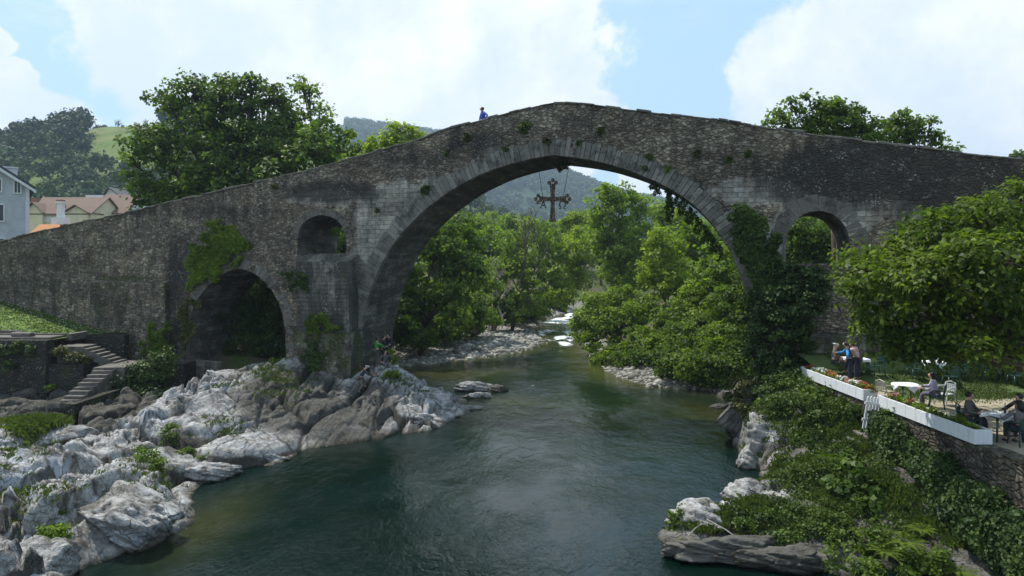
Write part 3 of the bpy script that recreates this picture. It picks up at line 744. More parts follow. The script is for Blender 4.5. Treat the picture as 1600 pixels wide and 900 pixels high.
bt = stone_box('buttress', bs(463, -1.1), bs(545, -1.1), -1.1, .2, ZB, 8.75, g=.62, a=.62, slope=.5, jit=.05)
stone_box('buttress_foot', bs(463, -1.1) - .04, bs(545, -1.1) + .25, -1.3, .1, ZB, 4.25, g=.55, a=.5, jit=.06, slope=.12, mo=.6)
stone_box('wing_footing', bs(148), bs(264), -.34, .1, ZB, 7.0, g=.35, a=.12, slope=.15, jit=.05, mo=.3)
stone_box('arch_plinth', bs(268, -.3), bs(340, -.3), -.35, .1, ZB, 1.9, g=.45, a=.9, jit=.03)
stone_box('arch_floor', BIG[0, 0] - .3, BIG[-1, 0] + .3, .1, BW - .1, ZB, BIG[0, 1] + .25, g=.7, a=.2)
# pier between the great arch and the small right arch, and its low stepped foot
stone_box('buttress', bs(1180, -.9), bs(1222, -.9), -.7, .2, ZB, 7.6, g=.5, a=.7, slope=.9, jit=.05)
stone_box('wing_footing', bs(1238), bs(1345), -1.2, .1, 1.5, 4.75, g=.45, a=.6, jit=.04, mo=.4)
# coping of single stones on both parapets
for yb in (-.05, BW - .47):
    mb = MB(); s = TOP[0, 0] + .05; cop = []
    while s < TOP[-1, 0] - 1:
        l = rngb.uniform(.35, .85); h = rngb.uniform(.05, .14); dz = rngb.uniform(-.04, .03); a, b = topz(s) - .05 + dz, topz(s + l) - .05 + dz
        y0, y1 = yb + rngb.uniform(-.04, .03), yb + .52
        mb.add([(s, y0, a), (s + l - .01, y0, b), (s + l - .01, y1, b), (s, y1, a), (s, y0, a + h), (s + l - .01, y0, b + h), (s + l - .01, y1, b + h), (s, y1, a + h)],
               [(0, 3, 2, 1), (4, 5, 6, 7), (0, 1, 5, 4), (1, 2, 6, 5), (2, 3, 7, 6), (3, 0, 4, 7)]); cop += [rngb.random() * .35] * 8
        s += l
    o = mb.build('coping', M['ring'], BRZ); at = o.data.attributes.new('stone', 'FLOAT', 'POINT'); at.data.foreach_set('value', np.array(cop, np.float32)); bevel(o, .02)

# ------------------------------------------------------------------ rocky banks (height fields with split, tilted blocks)
def rbf(ctrl):
    C = np.array(ctrl, float); P = C[:, :2]; z = C[:, 2]; n = len(P)
    D = np.hypot(P[:, None, 0] - P[None, :, 0], P[:, None, 1] - P[None, :, 1])
    A = np.zeros((n + 3, n + 3)); A[:n, :n] = D + np.eye(n) * .02; A[:n, n] = 1; A[:n, n + 1:] = P; A[n, :n] = 1; A[n + 1:, :n] = P.T
    w = np.linalg.solve(A, np.r_[z, 0, 0, 0])
    def f(x, y):
        sh_ = np.shape(x); x = np.ravel(x); y = np.ravel(y); o = np.zeros(len(x))
        for i in range(0, len(x), 20000):
            o[i:i + 20000] = np.hypot(x[i:i + 20000, None] - P[None, :, 0], y[i:i + 20000, None] - P[None, :, 1]) @ w[:n] + w[n] + w[n + 1] * x[i:i + 20000] + w[n + 2] * y[i:i + 20000]
        return o.reshape(sh_)
    return f
def facets(x, y, amp, cell, ang, stretch, seed, tilt=1.4):
    c, s = math.cos(ang), math.sin(ang); u = (x * c + y * s) / (cell * stretch); v = (-x * s + y * c) / cell
    u = u + (fbm(u * 1.2, v * 1.2, seed + 50, 2) - .5) * .6; v = v + (fbm(u * 1.2 + 9, v * 1.2, seed + 60, 2) - .5) * .6
    f1, f2, rv, ta, tb, ox, oy = worley(u, v, seed)
    return amp * ((rv - .5) + tilt * (ta * ox + tb * oy) - .55 * (1 - sm(f2 - f1, 0, .16)))
def beds(x, y, ang):
    """upturned beds: saw toothed ledges whose phase changes from block to block"""
    c, s = math.cos(ang), math.sin(ang); u = x * c + y * s; v = -x * s + y * c
    rv = worley(u / 2.4, v / 1.3, 301)[2]; w = v + .5 * (fbm(x * .6, y * .6, 191, 3) - .5) + rv * 1.3
    f1 = np.mod(w / .80, 1); f2 = np.mod(w / .21 + rv * 3, 1); on = .35 + .65 * (rv > .35)
    return on * (.42 * (f1 * (f1 < .86) + (1 - f1) * 6 * (f1 >= .86)) + .085 * (f2 * (f2 < .8) + (1 - f2) * 4 * (f2 >= .8)))
def crevice_shade(x, y, ang):  # mask of block gaps and ledge backs, where shade is painted in
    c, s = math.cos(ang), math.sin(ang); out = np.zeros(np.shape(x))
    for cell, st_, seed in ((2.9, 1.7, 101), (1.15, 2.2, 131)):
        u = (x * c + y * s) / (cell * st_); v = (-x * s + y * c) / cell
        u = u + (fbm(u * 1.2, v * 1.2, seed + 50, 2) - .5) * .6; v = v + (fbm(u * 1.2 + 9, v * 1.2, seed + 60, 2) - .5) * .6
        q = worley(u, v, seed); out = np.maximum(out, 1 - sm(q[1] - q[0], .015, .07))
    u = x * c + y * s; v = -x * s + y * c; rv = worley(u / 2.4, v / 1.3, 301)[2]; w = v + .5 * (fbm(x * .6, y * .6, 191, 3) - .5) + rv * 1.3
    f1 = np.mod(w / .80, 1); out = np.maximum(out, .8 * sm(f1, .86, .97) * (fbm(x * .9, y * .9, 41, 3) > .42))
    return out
def rock_detail(x, y, k=1.0, ang=1.38):
    bz_ = .30 + 1.0 * sm(fbm(x * .35 + 3, y * .28, 401, 3), .36, .62)
    return k * (facets(x, y, .85, 2.9, ang, 1.7, 101, 1.7) + bz_ * facets(x, y, .55, 1.25, ang, 2.6, 131, 1.7) + bz_ * facets(x, y, .20, .45, ang, 2.8, 151, 1.9) * (.4 + fbm(x * .5, y * .5, 7, 2)) + bz_ * facets(x, y, .08, .2, ang, 2.4, 171, 1.8)
            + .14 * (fbm(x * 1.2, y * 1.2, 181, 5) - .5) + beds(x, y, ang) * (.5 + .5 * bz_))
def ctl(lst): return [(W(px, py, Y)[0], Y, W(px, py, Y)[2]) for px, py, Y in lst]
LC = ctl([(0, 715, 22), (50, 705, 23.5), (100, 702, 25), (160, 687, 27), (220, 667, 29), (270, 646, 32), (300, 614, 34.5), (330, 592, 36.5), (365, 576, 38.5), (400, 575, 39.5), (440, 570, 40.8),
          (0, 760, 20), (0, 800, 18.3), (0, 860, 16.8), (0, 900, 16), (60, 830, 18), (100, 878, 17.2), (60, 895, 16.7), (100, 765, 21), (180, 745, 22.5), (250, 745, 23.3), (240, 705, 26), (300, 700, 28),
          (160, 800, 20.0), (225, 765, 21.2), (130, 840, 18.6), (60, 780, 20.3), (150, 720, 24), (200, 715, 25), (350, 660, 31.5), (380, 622, 35), (425, 685, 29.6), (420, 650, 32.6), (385, 700, 28), (330, 715, 26.8), (470, 660, 31.8), (470, 625, 36), (520, 650, 32.6), (515, 670, 31.4), (500, 622, 37.0), (545, 625, 35.5), (560, 650, 33), (600, 650, 33.2), (640, 650, 33.6), (605, 675, 32.0), (575, 620, 36),
          (600, 572, 39.8), (622, 576, 39.2), (640, 600, 38.2), (660, 616, 37.7), (690, 622, 38), (715, 632, 38), (600, 612, 36.8), (565, 598, 39), (640, 625, 35.6), (610, 562, 42), (585, 566, 43), (690, 640, 36.4)])
LC += [(-11.2, 18, -.35), (-9.6, 20.2, -.2), (-9.9, 21.5, -.2), (-10.2, 23, -.4), (-11.0, 24.3, -.1), (-10.2, 26, -.1), (-9.4, 28, -.15), (-8.7, 29.7, -.2), (-6.8, 31, -.25), (-4.7, 32.4, -.2), (-3.2, 35, -.2), (-1.9, 38, -.2), (-2.2, 40, -.4), (-4, 42.5, -.7), (-7, 46.5, -.8), (-9, 48, -.3), (-6.5, 44.5, .1),
       (-8, 17, -1.6), (-6, 22, -1.8), (-6.5, 27, -1.6), (-3, 29, -1.8), (0, 33, -1.8), (1, 38, -1.6), (-1, 44, -1.7), (-10, 14, -1.2), (-12.6, 15.5, -.4), (-4, 48, -1.8),
       (-19.5, 27, .55), (-19.5, 30, .45), (-19, 33, .35), (-18.5, 36.5, .4), (-17.8, 39.5, .6), (-22, 33, .5), (-25, 33, .6), (-22, 38, .5), (-24, 28, .5), (-27, 30, .6), (-21, 24, 1.0), (-20, 20, 1.6), (-18, 17, 1.5), (-30, 38, .3), (-16, 42.5, .8), (-13, 43, 1.6)]
left_h = rbf(LC)
def left_rock(x, y): 
    b_ = left_h(x, y) - .45 * np.exp(-((x + 13) / 2.6) ** 2 - ((y - 38.5) / 2.2) ** 2); return b_ + rock_detail(x, y, np.clip(.40 + b_ * .45, .25, .95)) * .85 - .02
lx = np.arange(-30, 1.5, .06); ly = np.arange(13.5, 48, .06)
X_, Y_ = np.meshgrid(lx, ly); Z_ = left_rock(X_, Y_)
qx, qy = P2(X_, Y_, Z_)
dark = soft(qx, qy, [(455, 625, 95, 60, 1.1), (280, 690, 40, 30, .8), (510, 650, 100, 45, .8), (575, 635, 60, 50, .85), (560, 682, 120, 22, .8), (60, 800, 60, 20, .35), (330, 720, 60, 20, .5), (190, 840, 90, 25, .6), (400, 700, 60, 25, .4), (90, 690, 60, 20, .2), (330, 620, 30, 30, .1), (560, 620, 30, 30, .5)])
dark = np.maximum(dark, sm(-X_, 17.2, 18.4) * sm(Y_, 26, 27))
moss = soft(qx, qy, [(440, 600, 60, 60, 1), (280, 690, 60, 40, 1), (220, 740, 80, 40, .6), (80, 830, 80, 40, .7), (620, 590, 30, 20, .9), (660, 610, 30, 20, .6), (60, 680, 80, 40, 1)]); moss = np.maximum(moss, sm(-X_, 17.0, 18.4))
npmesh('rocky_bank', np.stack([X_, Y_, Z_], -1).reshape(-1, 3), gridq(len(lx), len(ly)), M['rock'], attrs={'dark': dark.ravel(), 'moss': moss.ravel(), 'crev_shade': crevice_shade(X_, Y_, 1.38).ravel(), 'wet': (1 - sm(Z_, .0, .16)).ravel()}, kind='structure')
RC = ctl([(1048, 832, 20.2), (1060, 810, 20.7), (1130, 778, 21.5), (1200, 757, 22), (1300, 733, 22.5), (1370, 722, 23), (1250, 800, 20.5), (1350, 850, 19), (1150, 820, 20.2), (1100, 840, 19.8), (1200, 850, 19), (1180, 690, 28.3), (1200, 645, 29), (1240, 612, 29.5), (1250, 660, 27), (1300, 640, 27.2), (1330, 665, 25.5), (1180, 640, 30.5), (1160, 660, 30)])
RC += [(4.35, 19.9, -.1), (4.9, 18.6, -.2), (6.6, 18.1, -.2), (8.2, 18, -.1), (9.8, 17.8, -.1), (4.4, 20.8, -.1), (6.6, 22.3, 0), (8.6, 24.3, .0), (9.2, 26, -.1), (9.5, 28, -.1), (10.0, 30, -.1), (10.6, 33, -.2), (12, 38, -.3), (12.3, 40, -.2),
       (3, 18, -1.5), (3, 22, -1.6), (6, 25, -1.4), (7.5, 29, -1.6), (8.5, 34, -1.7), (9.5, 39, -1.6), (6, 16, -1.0), (10, 15, -.6), (13.4, 20, .9), (13.4, 17, .45), (13.4, 23, 1.7), (13.4, 27, 2.7), (13.4, 30, 2.9), (13.4, 34, 2.9), (12.9, 36, 2.0), (14, 38, 2), (13.0, 32, 2.6), (13.5, 14, .3), (11.6, 33, 1.6), (11.0, 31, .9)]
right_h = rbf(RC)
def right_rock(x, y):
    b_ = right_h(x, y); return b_ + rock_detail(x, y, np.clip(.35 + b_ * .3, .25, .6), 2.4) * .7
rx = np.arange(2, 13.7, .08); ry = np.arange(13, 42, .08)
X_, Y_ = np.meshgrid(rx, ry); Z_ = right_rock(X_, Y_); Z_ = np.where(X_ > 13.2, np.minimum(Z_, 2.6), Z_)
qx, qy = P2(X_, Y_, Z_)
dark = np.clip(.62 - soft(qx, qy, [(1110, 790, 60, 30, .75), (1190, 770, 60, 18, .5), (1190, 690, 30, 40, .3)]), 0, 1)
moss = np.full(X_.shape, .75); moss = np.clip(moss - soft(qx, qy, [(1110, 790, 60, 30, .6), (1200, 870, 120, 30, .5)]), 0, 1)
npmesh('rocky_bank', np.stack([X_, Y_, Z_], -1).reshape(-1, 3), gridq(len(rx), len(ry)), M['rock'], attrs={'dark': dark.ravel(), 'moss': moss.ravel(), 'crev_shade': crevice_shade(X_, Y_, 2.4).ravel(), 'wet': (1 - sm(Z_, .0, .14)).ravel()}, kind='structure')

# ------------------------------------------------------------------ boulders and gravel
def boulder(name, loc, size, seed, label, rz=0.0, group=None, dark=.1, moss=.1, cuts=5):
    bm = bmesh.new(); bmesh.ops.create_icosphere(bm, subdivisions=cuts, radius=1.0)
    v = np.array([tuple(p.co) for p in bm.verts]); rng = np.random.default_rng(seed)
    d = unit(v.copy()); r = np.full(len(v), 1.25)
    for _ in range(16):                      # planes that cut the lump into facets
        n = unit(rng.normal(size=3) * np.array([1, 1, .8])); h = rng.uniform(.62, 1.0); c = d @ n; r = np.minimum(r, np.where(c > .05, h / np.maximum(c, .05), 9))
    v = d * r[:, None]; v += d * ((fbm(v[:, 0] * 2.5 + v[:, 2], v[:, 1] * 2.5 + v[:, 2] * 1.3, seed, 4) - .5) * .30)[:, None]
    u = v[:, 0] * .6 + v[:, 2] * .8 + v[:, 1] * .2; v -= d * (.07 * (np.abs(np.sin(u * 7 + seed)) ** 8))[:, None]; f_ = np.mod(u * 2.6 + seed * .3 + .5 * fbm(v[:, 0], v[:, 1], 3, 2), 1); v += d * (.10 * (f_ * (f_ < .85) + (1 - f_) * 5.7 * (f_ >= .85)) * (.4 + fbm(v[:, 0] * 1.2, v[:, 1] * 1.2 + v[:, 2], seed + 3, 2)))[:, None]; w_ = worley(v[:, 0] * 2.6 + v[:, 2], v[:, 1] * 2.6 + v[:, 2] * 1.7, seed); v += d * (.10 * (w_[2] - .5) - .06 * (1 - sm(w_[1] - w_[0], 0, .12)))[:, None]
    v *= np.array(size)
    q = np.array([[x.index for x in f.verts] for f in bm.faces]); bm.free(); n = len(v)
    o = npmesh(name, v, q, M['rock'], attrs={'dark': np.full(n, dark), 'moss': np.full(n, moss), 'wet': (1 - sm(v[:, 2] + loc[2], .02, .12))}, label=label, cat='rock', group=group)
    o.location = loc; o.rotation_euler = (0, 0, rz); return o
def pb(px, py, Y): p = W(px, py, Y); return (p[0], p[1], p[2])
boulder('boulder', (W(196, 800, 20.4)[0], 20.4, .35), (2.0, 1.3, 1.0), 5, 'large split pale boulder overhanging the dark pool at lower left', -.3, dark=.18, cuts=6)
boulder('boulder', (W(20, 670, 28.5)[0], 29.2, .55), (2.4, 1.6, .85), 8, 'grassy low boulder at the foot of the left retaining wall', .2, dark=.3, moss=.9)
boulder('boulder', (W(60, 860, 17.4)[0], 17.3, .4), (.9, .8, .6), 9, 'rounded grey boulder in the bottom left corner of the rocks', .8)
boulder('boulder', (W(335, 742, 26)[0], 26, .15), (1.1, .6, .45), 12, 'pale wedge of rock at the water edge left of the pier', .5)
boulder('boulder', (W(400, 722, 28)[0], 28, .1), (1.1, .5, .4), 13, 'long pale slab of rock in the shallows below the pier', .35)
boulder('boulder', (W(735, 606, 43)[0], 43.6, .08), (1.45, .45, .42), 21, 'long pale rock standing in mid river beyond the spit', 0)
boulder('boulder', (W(775, 606, 43)[0], 43.4, .02), (.75, .4, .36), 22, 'dark wet rock at the right end of the mid river rocks', .1, dark=1.0)
boulder('boulder', (W(750, 617, 41.5)[0], 41.3, .03), (.85, .3, .26), 23, 'low pale rock just in front of the long mid river rock', -.1)
boulder('boulder', (W(730, 640, 38)[0], 38.0, .03), (.75, .32, .30), 24, 'split wet rock at the very tip of the left spit', .2, dark=.45)
boulder('boulder', (W(685, 630, 38)[0], 37.6, .25), (1.3, .8, .75), 25, 'white rounded boulder on the tip of the left spit', .1, dark=.0)
boulder('boulder', (W(660, 660, 35)[0], 34.6, .08), (.9, .6, .45), 26, 'tilted pale slab at the waterline of the left spit', .7, dark=.1)
boulder('boulder', (W(712, 654, 36)[0], 36.2, -.06), (.32, .2, .16), 27, 'small brown stone in the shallows beside the spit', .1, dark=.4)
boulder('boulder', (W(1167, 640, 31)[0], 31.4, 1.15), (.85, .9, 1.25), 31, 'tall mossy rock standing against the right bank below the ivy', .4, dark=.75, moss=1.0)
boulder('boulder', (W(1200, 680, 28)[0], 28.2, .8), (.95, .9, 1.05), 32, 'pale cliff rock between the bushes and the water on the right bank', .9, dark=.25, moss=.5)
boulder('boulder', (W(1165, 705, 28)[0], 27.6, .25), (.55, .5, .55), 33, 'knobbly white rock at the waterline of the right bank', .2, dark=.2)
boulder('boulder', (W(1120, 632, 39)[0], 38.5, -.05), (.7, .35, .22), 34, 'flat dark rock in the water before the right bank trees', .2, dark=.8)
boulder('boulder', (W(1090, 805, 20.6)[0], 20.8, .35), (1.1, 1.0, .60), 35, 'pale flat topped rock at the tip of the right foreground bank', .3, dark=.15, moss=.5)
boulder('boulder', (W(1165, 775, 21.5)[0], 21.7, .75), (.75, .55, .45), 36, 'white angular rock among grass on the right foreground bank', -.3, dark=.05, moss=.2)
boulder('boulder', (W(1150, 870, 18.8)[0], 18.9, .15), (1.5, .7, .42), 37, 'long brown ledge of rock along the bottom right waterline', -.1, dark=.7, moss=.5, cuts=6)
boulder('boulder', (W(1230, 888, 18.4)[0], 18.4, .18), (1.3, .6, .42), 38, 'dark brown ledge at the bottom edge of the right bank', .1, dark=.8, moss=.6, cuts=6)

def stones(name, pts, sizes, seed, gray=(.30, .36), label=None):
    bm = bmesh.new(); bmesh.ops.create_icosphere(bm, subdivisions=1, radius=1.0)
    bv = np.array([tuple(p.co) for p in bm.verts]); bf = np.array([[x.index for x in f.verts] for f in bm.faces]); bm.free()
    rng = np.random.default_rng(seed); n = len(pts)
    sc = sizes[:, None] * rng.uniform(.55, 1.3, (n, 3)) * np.array([1, 1, .55]); a = rng.random(n) * 6.28
    v = bv[None] * (1 + rng.uniform(-.22, .22, (n, len(bv), 1))) * sc[:, None, :]
    x = v[..., 0] * np.cos(a)[:, None] - v[..., 1] * np.sin(a)[:, None]; y = v[..., 0] * np.sin(a)[:, None] + v[..., 1] * np.cos(a)[:, None]
    v = np.stack([x, y, v[..., 2]], -1) + pts[:, None]
    f = bf[None] + (np.arange(n) * len(bv))[:, None, None]
    return npmesh(name, v.reshape(-1, 3), f.reshape(-1, 3), M['pebble'], attrs={'stone': np.repeat(rng.random(n), len(bv))}, kind='stuff', label=label)
m, k, b, out = new_mat("river_pebble"); v = k.attr('stone')
k.put(b.inputs['Base Color'], k.ramp(v, [(0, (.07, .065, .05)), (.4, (.17, .16, .13)), (.8, (.29, .275, .24)), (1, (.44, .43, .39))])); b.inputs['Roughness'].default_value = .85; M['pebble'] = m
rg = np.random.default_rng(3)
def scatter(x0, x1, y0, y1, n, f): 
    x = rg.uniform(x0, x1, n); y = rg.uniform(y0, y1, n); ok = f(x, y); return x[ok], y[ok]
def barf(x, y):
    xl = np.interp(y, XL[:, 0], XL[:, 1]); return (x < xl + .8) & (x > xl - 13 + 4 * vnoise(x * .3, y * .3, 5)) & (rg.random(len(x)) < 1.2 * (1 - sm(xl - x, 4, 13)))
x, y = scatter(-18, 9, 50, 112, 42000, barf); z = ground_z(x, y)
stones('river_gravel', np.stack([x, y, z + .01], 1), rg.gamma(3, .045, len(x)) + .05, 5, label='grey and white river stones on the gravel bar beyond the bridge')
def rbf_(x, y):
    xr = np.interp(y, XR[:, 0], XR[:, 1]); return (x > xr - .9) & (x < xr + 2.4) & (y > 42.5)
x, y = scatter(5, 20, 42, 62, 9000, rbf_); z = ground_z(x, y)
stones('river_gravel', np.stack([x, y, z + .01], 1), rg.gamma(3, .035, len(x)) + .04, 6, label='narrow strip of pale stones below the right bank trees')

# ------------------------------------------------------------------ left bank: lawn, retaining walls, stairs
m, k, b, out = new_mat("short_lawn"); tc = k.new('ShaderNodeTexCoord'); p = tc.outputs['Object']
n1 = k.noise(p, 1.2, 5, .65); n2 = k.noise(p, 30, 3, .7)
col = k.mix(k.rng(n1, .35, .65), (.12, .20, .025), (.20, .30, .045)); col = k.mix(k.rng(n2, .3, .7, 0, .5), col, (.05, .09, .015))
k.put(b.inputs['Base Color'], col); b.inputs['Roughness'].default_value = .9; k.put(b.inputs['Normal'], k.bump(n2, .8, .04)); M['lawn'] = m
M['concrete'] = simple('worn_concrete', (.11, .10, .085), .9, .35, 3, .4)
M['soilm'] = simple('dark_soil', (.05, .04, .03), .95, .3, 6, .4)
def lawn_h(x, y): return np.where(True, 3.5 + .22 * np.clip(-27.5 - x, 0, 30) * sm(y, 42.3, 46) * .92, 0)
ax = np.linspace(-48, -25.2, 60); ay = np.linspace(41.3, 52.5, 40); X_, Y_ = np.meshgrid(ax, ay)
yb = B0[1] - (X_ - B0[0]) * math.tan(TH) - .02
Yc = np.minimum(Y_, yb - .0); Yc = np.where((X_ > -27.6), np.maximum(Yc, np.minimum(44.6 + (X_ + 27.6) * .4, yb)), Yc)
npmesh('lawn', np.stack([X_, Yc, lawn_h(X_, Yc) + .05 * fbm(X_ * .8, Yc * .8, 3)], -1).reshape(-1, 3), gridq(60, 40), M['lawn'], smooth=True, kind='structure')
def world_box(name, x0, x1, y0, y1, z0, z1, label, cat, mat='rubble', g=.5, a=.0, jit=.05, slope=0, mo=.3, parent=None, cut=.3):
    o = stone_box(name, x0, x1, y0, y1, z0, z1, parent=parent, g=g, a=a, mat=mat, jit=jit, slope=slope, mo=mo, cut=cut)
    return tag(o, label, cat)
world_box('retaining_wall', -46, -27.7, 40.6, 41.35, -.6, 3.55, 'dark retaining wall below the lawn with ivy hanging over its top', 'wall', g=.75)
world_box('retaining_wall', -27.72, -25.15, 44.3, 44.9, 1.2, 3.5, 'short rubble wall holding the lawn above the upper stair flight', 'wall', g=.75)
world_box('retaining_wall', -27.68, -25.6, 40.75, 41.5, -.6, 2.1, 'dark stained wall under the upper flight of stairs', 'wall', g=.85)
world_box('retaining_wall', -24.2, -20.0, 41.6, 43.2, -.6, 2.0, 'low ivy covered wall between the stairs and the bridge', 'wall', g=.6)
# the paved strip and its dressed edge between the two pieces of lawn
mb = MB(); mb.box((-36.0, 41.4, 3.42), (-28.0, 42.7, 3.66)); o = mb.build('path', M['concrete'], kind='structure'); bevel(o, .02)
mb = MB(); mb.box((-27.95, 42.75, 3.3), (-27.6, 44.6, 3.72)); mb.box((-36.0, 42.72, 3.4), (-27.95, 42.95, 3.74), jit=.02); tag(mb.build('lawn_edging', M['concrete']), 'raised stone edging between the lawn and the paved path', 'kerb')
st = empty('stone_stairs', (-26, 42, 0), 0, 'worn stone stairs going down from the lawn to the rocks below the left wall', 'stairs')
mb = MB(); rr = random.Random(3)
mb.box((-1.68, -.45, 1.0), (-.1, .9, 3.08), jit=.01)
for i in range(6):
    z = 2.95 - i * .16; mb.box((-.12 + i * .33, -.5, z - .5), (.24 + i * .33, .75, z), jit=.02)
mb.build('upper_flight', M['concrete'], st)
mb = MB(); mb.box((1.55, -2.2, .6), (3.4, .9, 2.07), jit=.03)
for i in range(13):
    z = 1.92 - i * .165; y = -2.2 - i * .37; x = 1.75 - i * .02
    mb.box((x - .05, y - .38, z - .9), (x + 1.12 - i * .02, y + .05, z), jit=.028)
mb.build('lower_flight', M['concrete'], st)
o = stone_box('stair_side_wall', 3.08, 3.5, -6.9, .6, -.9, .9, parent=st, g=.8, a=0, mat='rubble', jit=.06, mo=.5)
world_box('retaining_wall', -25.0, -24.32, 35.0, 40.7, -.6, .75, 'low dark kerb wall on the outer side of the lower stairs', 'wall', g=.9, jit=.08)
mb = MB(); mb.box((-32.2, 43.0, 3.55), (-31.2, 43.5, 3.95), jit=.08); bevel(tag(mb.build('stone_block', M['concrete']), 'squared loose stone lying on the lawn', 'stone'), .04)
mb = MB(); mb.box((-30.6, 41.6, 3.63), (-29.4, 42.1, 3.92), jit=.06); bevel(tag(mb.build('stone_block', M['concrete']), 'squared loose stone lying on the paved path edge', 'stone'), .04)
# lawn blades and daisies
x, y = scatter(-47, -25.4, 41.6, 52, 26000, lambda x, y: (y < B0[1] - (x - B0[0]) * math.tan(TH) - .1) & ((x < -27.8) | (y > 44.9)) & ~((y > 41.3) & (y < 43) & (x > -36.2)))
P = np.stack([x, y, lawn_h(x, y) + .02], 1); foliage_mesh('grass', [grass_chunk(P, .07, 4, .06, 1, .55, .012)], M['grassb'], kind='stuff', label='short mown grass on the sunny bank by the wing wall')
xx = rg.choice(len(P), 900); v, lv = leaf_cloud(P[xx] + [0, 0, .08], .03, 3, .04, var=None, flat=.2)
M['petal_white'] = simple('white_petal', (.75, .75, .72), .7, .05)
npmesh('daisies', v, np.arange(len(v)).reshape(-1, 4), M['petal_white'], kind='stuff', label='white daisies dotted over the lawn')

# ------------------------------------------------------------------ right bank: terrace
TZ = 3.0
def terr_h(x, y): return TZ + .95 * sm(y, 27, 32.5) + .04 * fbm(x * .7, y * .7, 7)
m, k, b, out = new_mat("terrace_ground"); tc = k.new('ShaderNodeTexCoord'); p = tc.outputs['Object']
n1 = k.noise(p, .5, 5, .65); n2 = k.noise(p, 14, 5, .7); sp = k.new('ShaderNodeSeparateXYZ'); k.put(sp.inputs[0], p)
g = k.mix(n2, (.035, .06, .012), (.09, .13, .03)); sd_ = k.mix(n2, (.22, .19, .13), (.42, .37, .27))
band = k.math('SUBTRACT', 1.0, k.rng(k.math('ADD', sp.outputs[1], k.math('MULTIPLY', sp.outputs[0], -.12)), 22.6, 24.8, smooth=True))
p2 = k.rng(sp.outputs[0], 15.6, 14.2); p3 = k.rng(sp.outputs[1], 29.5, 27.5); patch = k.math('MAXIMUM', band, k.math('MULTIPLY', p2, p3))
mk = k.rng(k.math('ADD', patch, k.math('MULTIPLY', k.math('SUBTRACT', n1, .5), 1.6)), .42, .58)
rear = k.rng(sp.outputs[1], 32.0, 32.4); mk = k.math('MAXIMUM', mk, rear)
k.put(b.inputs['Base Color'], k.mix(mk, g, sd_)); b.inputs['Roughness'].default_value = .95; k.put(b.inputs['Normal'], k.bump(n2, .6, .04))
tx = np.linspace(13.3, 60, 120); ty = np.linspace(-4, 36, 90); X_, Y_ = np.meshgrid(tx, ty)
yb = B0[1] - (X_ - B0[0]) * math.tan(TH) + .8; Yc = np.minimum(Y_, yb)
npmesh('terrace_ground', np.stack([X_, Yc, terr_h(X_, Yc)], -1).reshape(-1, 3), gridq(120, 90), m, smooth=True, kind='structure')
x, y = scatter(13.8, 30, 25.0, 33, 22000, lambda x, y: (rg.random(len(x)) < sm(y - .12 * x, 22.6, 24.5)) & (y < B0[1] - (x - B0[0]) * math.tan(TH)) & ((x > 15.6 + rg.normal(size=len(x)) * .4) | (y > 28.8)) & (fbm(x * .8, y * .8, 77, 3) > .36))
foliage_mesh('grass', [grass_chunk(np.stack([x, y, terr_h(x, y)], 1), .06, 3, .08, 2, .4, .012)], M['grassb'], kind='stuff', label='thin trodden grass under the terrace tables')
# retaining wall under the planters, with the gate opening and the steps
world_box('retaining_wall', 13.05, 13.6, 12.0, 24.35, -.4, 3.07, 'rough stone wall under the nearer white planter, hung with ivy', 'wall', g=.35, jit=.06)
world_box('retaining_wall', 13.05, 13.6, 25.25, 34.0, .6, 3.07, 'stone wall under the farther white planter behind the bushes', 'wall', g=.5, jit=.05)
gs = empty('garden_steps', (13, 24.8, 0), 0, 'few stone steps leading from the white gate down to the river bank', 'stairs')
mb = MB()
mb.box((-.5, -.75, .6), (.9, .45, 2.06), jit=.03); mb.box((-.85, -.7, .5), (-.45, .4, 1.88), jit=.03); mb.box((-1.2, -.65, .4), (-.8, .3, 1.7), jit=.03); mb.box((-1.6, -.75, .3), (-1.15, .2, 1.52), jit=.03)
mb.box((.6, -.44, 1.5), (1.0, .44, 2.4)); mb.box((.95, -.44, 1.5), (1.35, .44, 2.72))
o = mb.build('steps', M['concrete'], gs); bevel(o, .03)
M['white'] = simple('white_paint', (.78, .79, .80), .6, .05, 4, .15)
m, k, b, out = new_mat("whitewashed_concrete"); tc = k.new('ShaderNodeTexCoord'); p = tc.outputs['Object']
n = k.noise(p, 2.2, 6, .7); sp = k.new('ShaderNodeSeparateXYZ'); k.put(sp.inputs[0], p)
st_ = k.noise(k.mapping(p, (6, 6, .8)), 1.5, 5, .7)
col = k.mix(k.rng(st_, .52, .70, 0, .45), (.62, .64, .66), (.28, .29, .25)); col = k.mix(k.rng(n, .64, .70, 0, .7), col, (.20, .20, .18))
k.put(b.inputs['Base Color'], col); b.inputs['Roughness'].default_value = .8; k.put(b.inputs['Normal'], k.bump(n, .3, .03)); M['whitewash'] = m
def planter(y0, y1, label):
    t = empty('planter_box', (13.25, (y0 + y1) / 2, TZ + .08), 0, label, 'planter'); h = (y1 - y0) / 2; mb = MB()
    n = int((y1 - y0) / .5); c = np.linspace(-h, h, n + 1)
    for i in range(n):
        dz = rr.uniform(-.006, .006); mb.box((-.26, c[i], 0), (-.20, c[i + 1] - .002, .41 + dz), jit=.0015); mb.box((.20, c[i], 0), (.26, c[i + 1] - .002, .41 + dz), jit=.0015)
    mb.box((-.26, -h - .06, 0), (.26, -h - .003, .415)); mb.box((-.26, h + .003, 0), (.26, h + .06, .415)); bevel(mb.build('box', M['whitewash'], t), .008)
    mb = MB(); mb.box((-.195, -h, .02), (.195, h, .35)); mb.build('soil', M['soilm'], t); return t
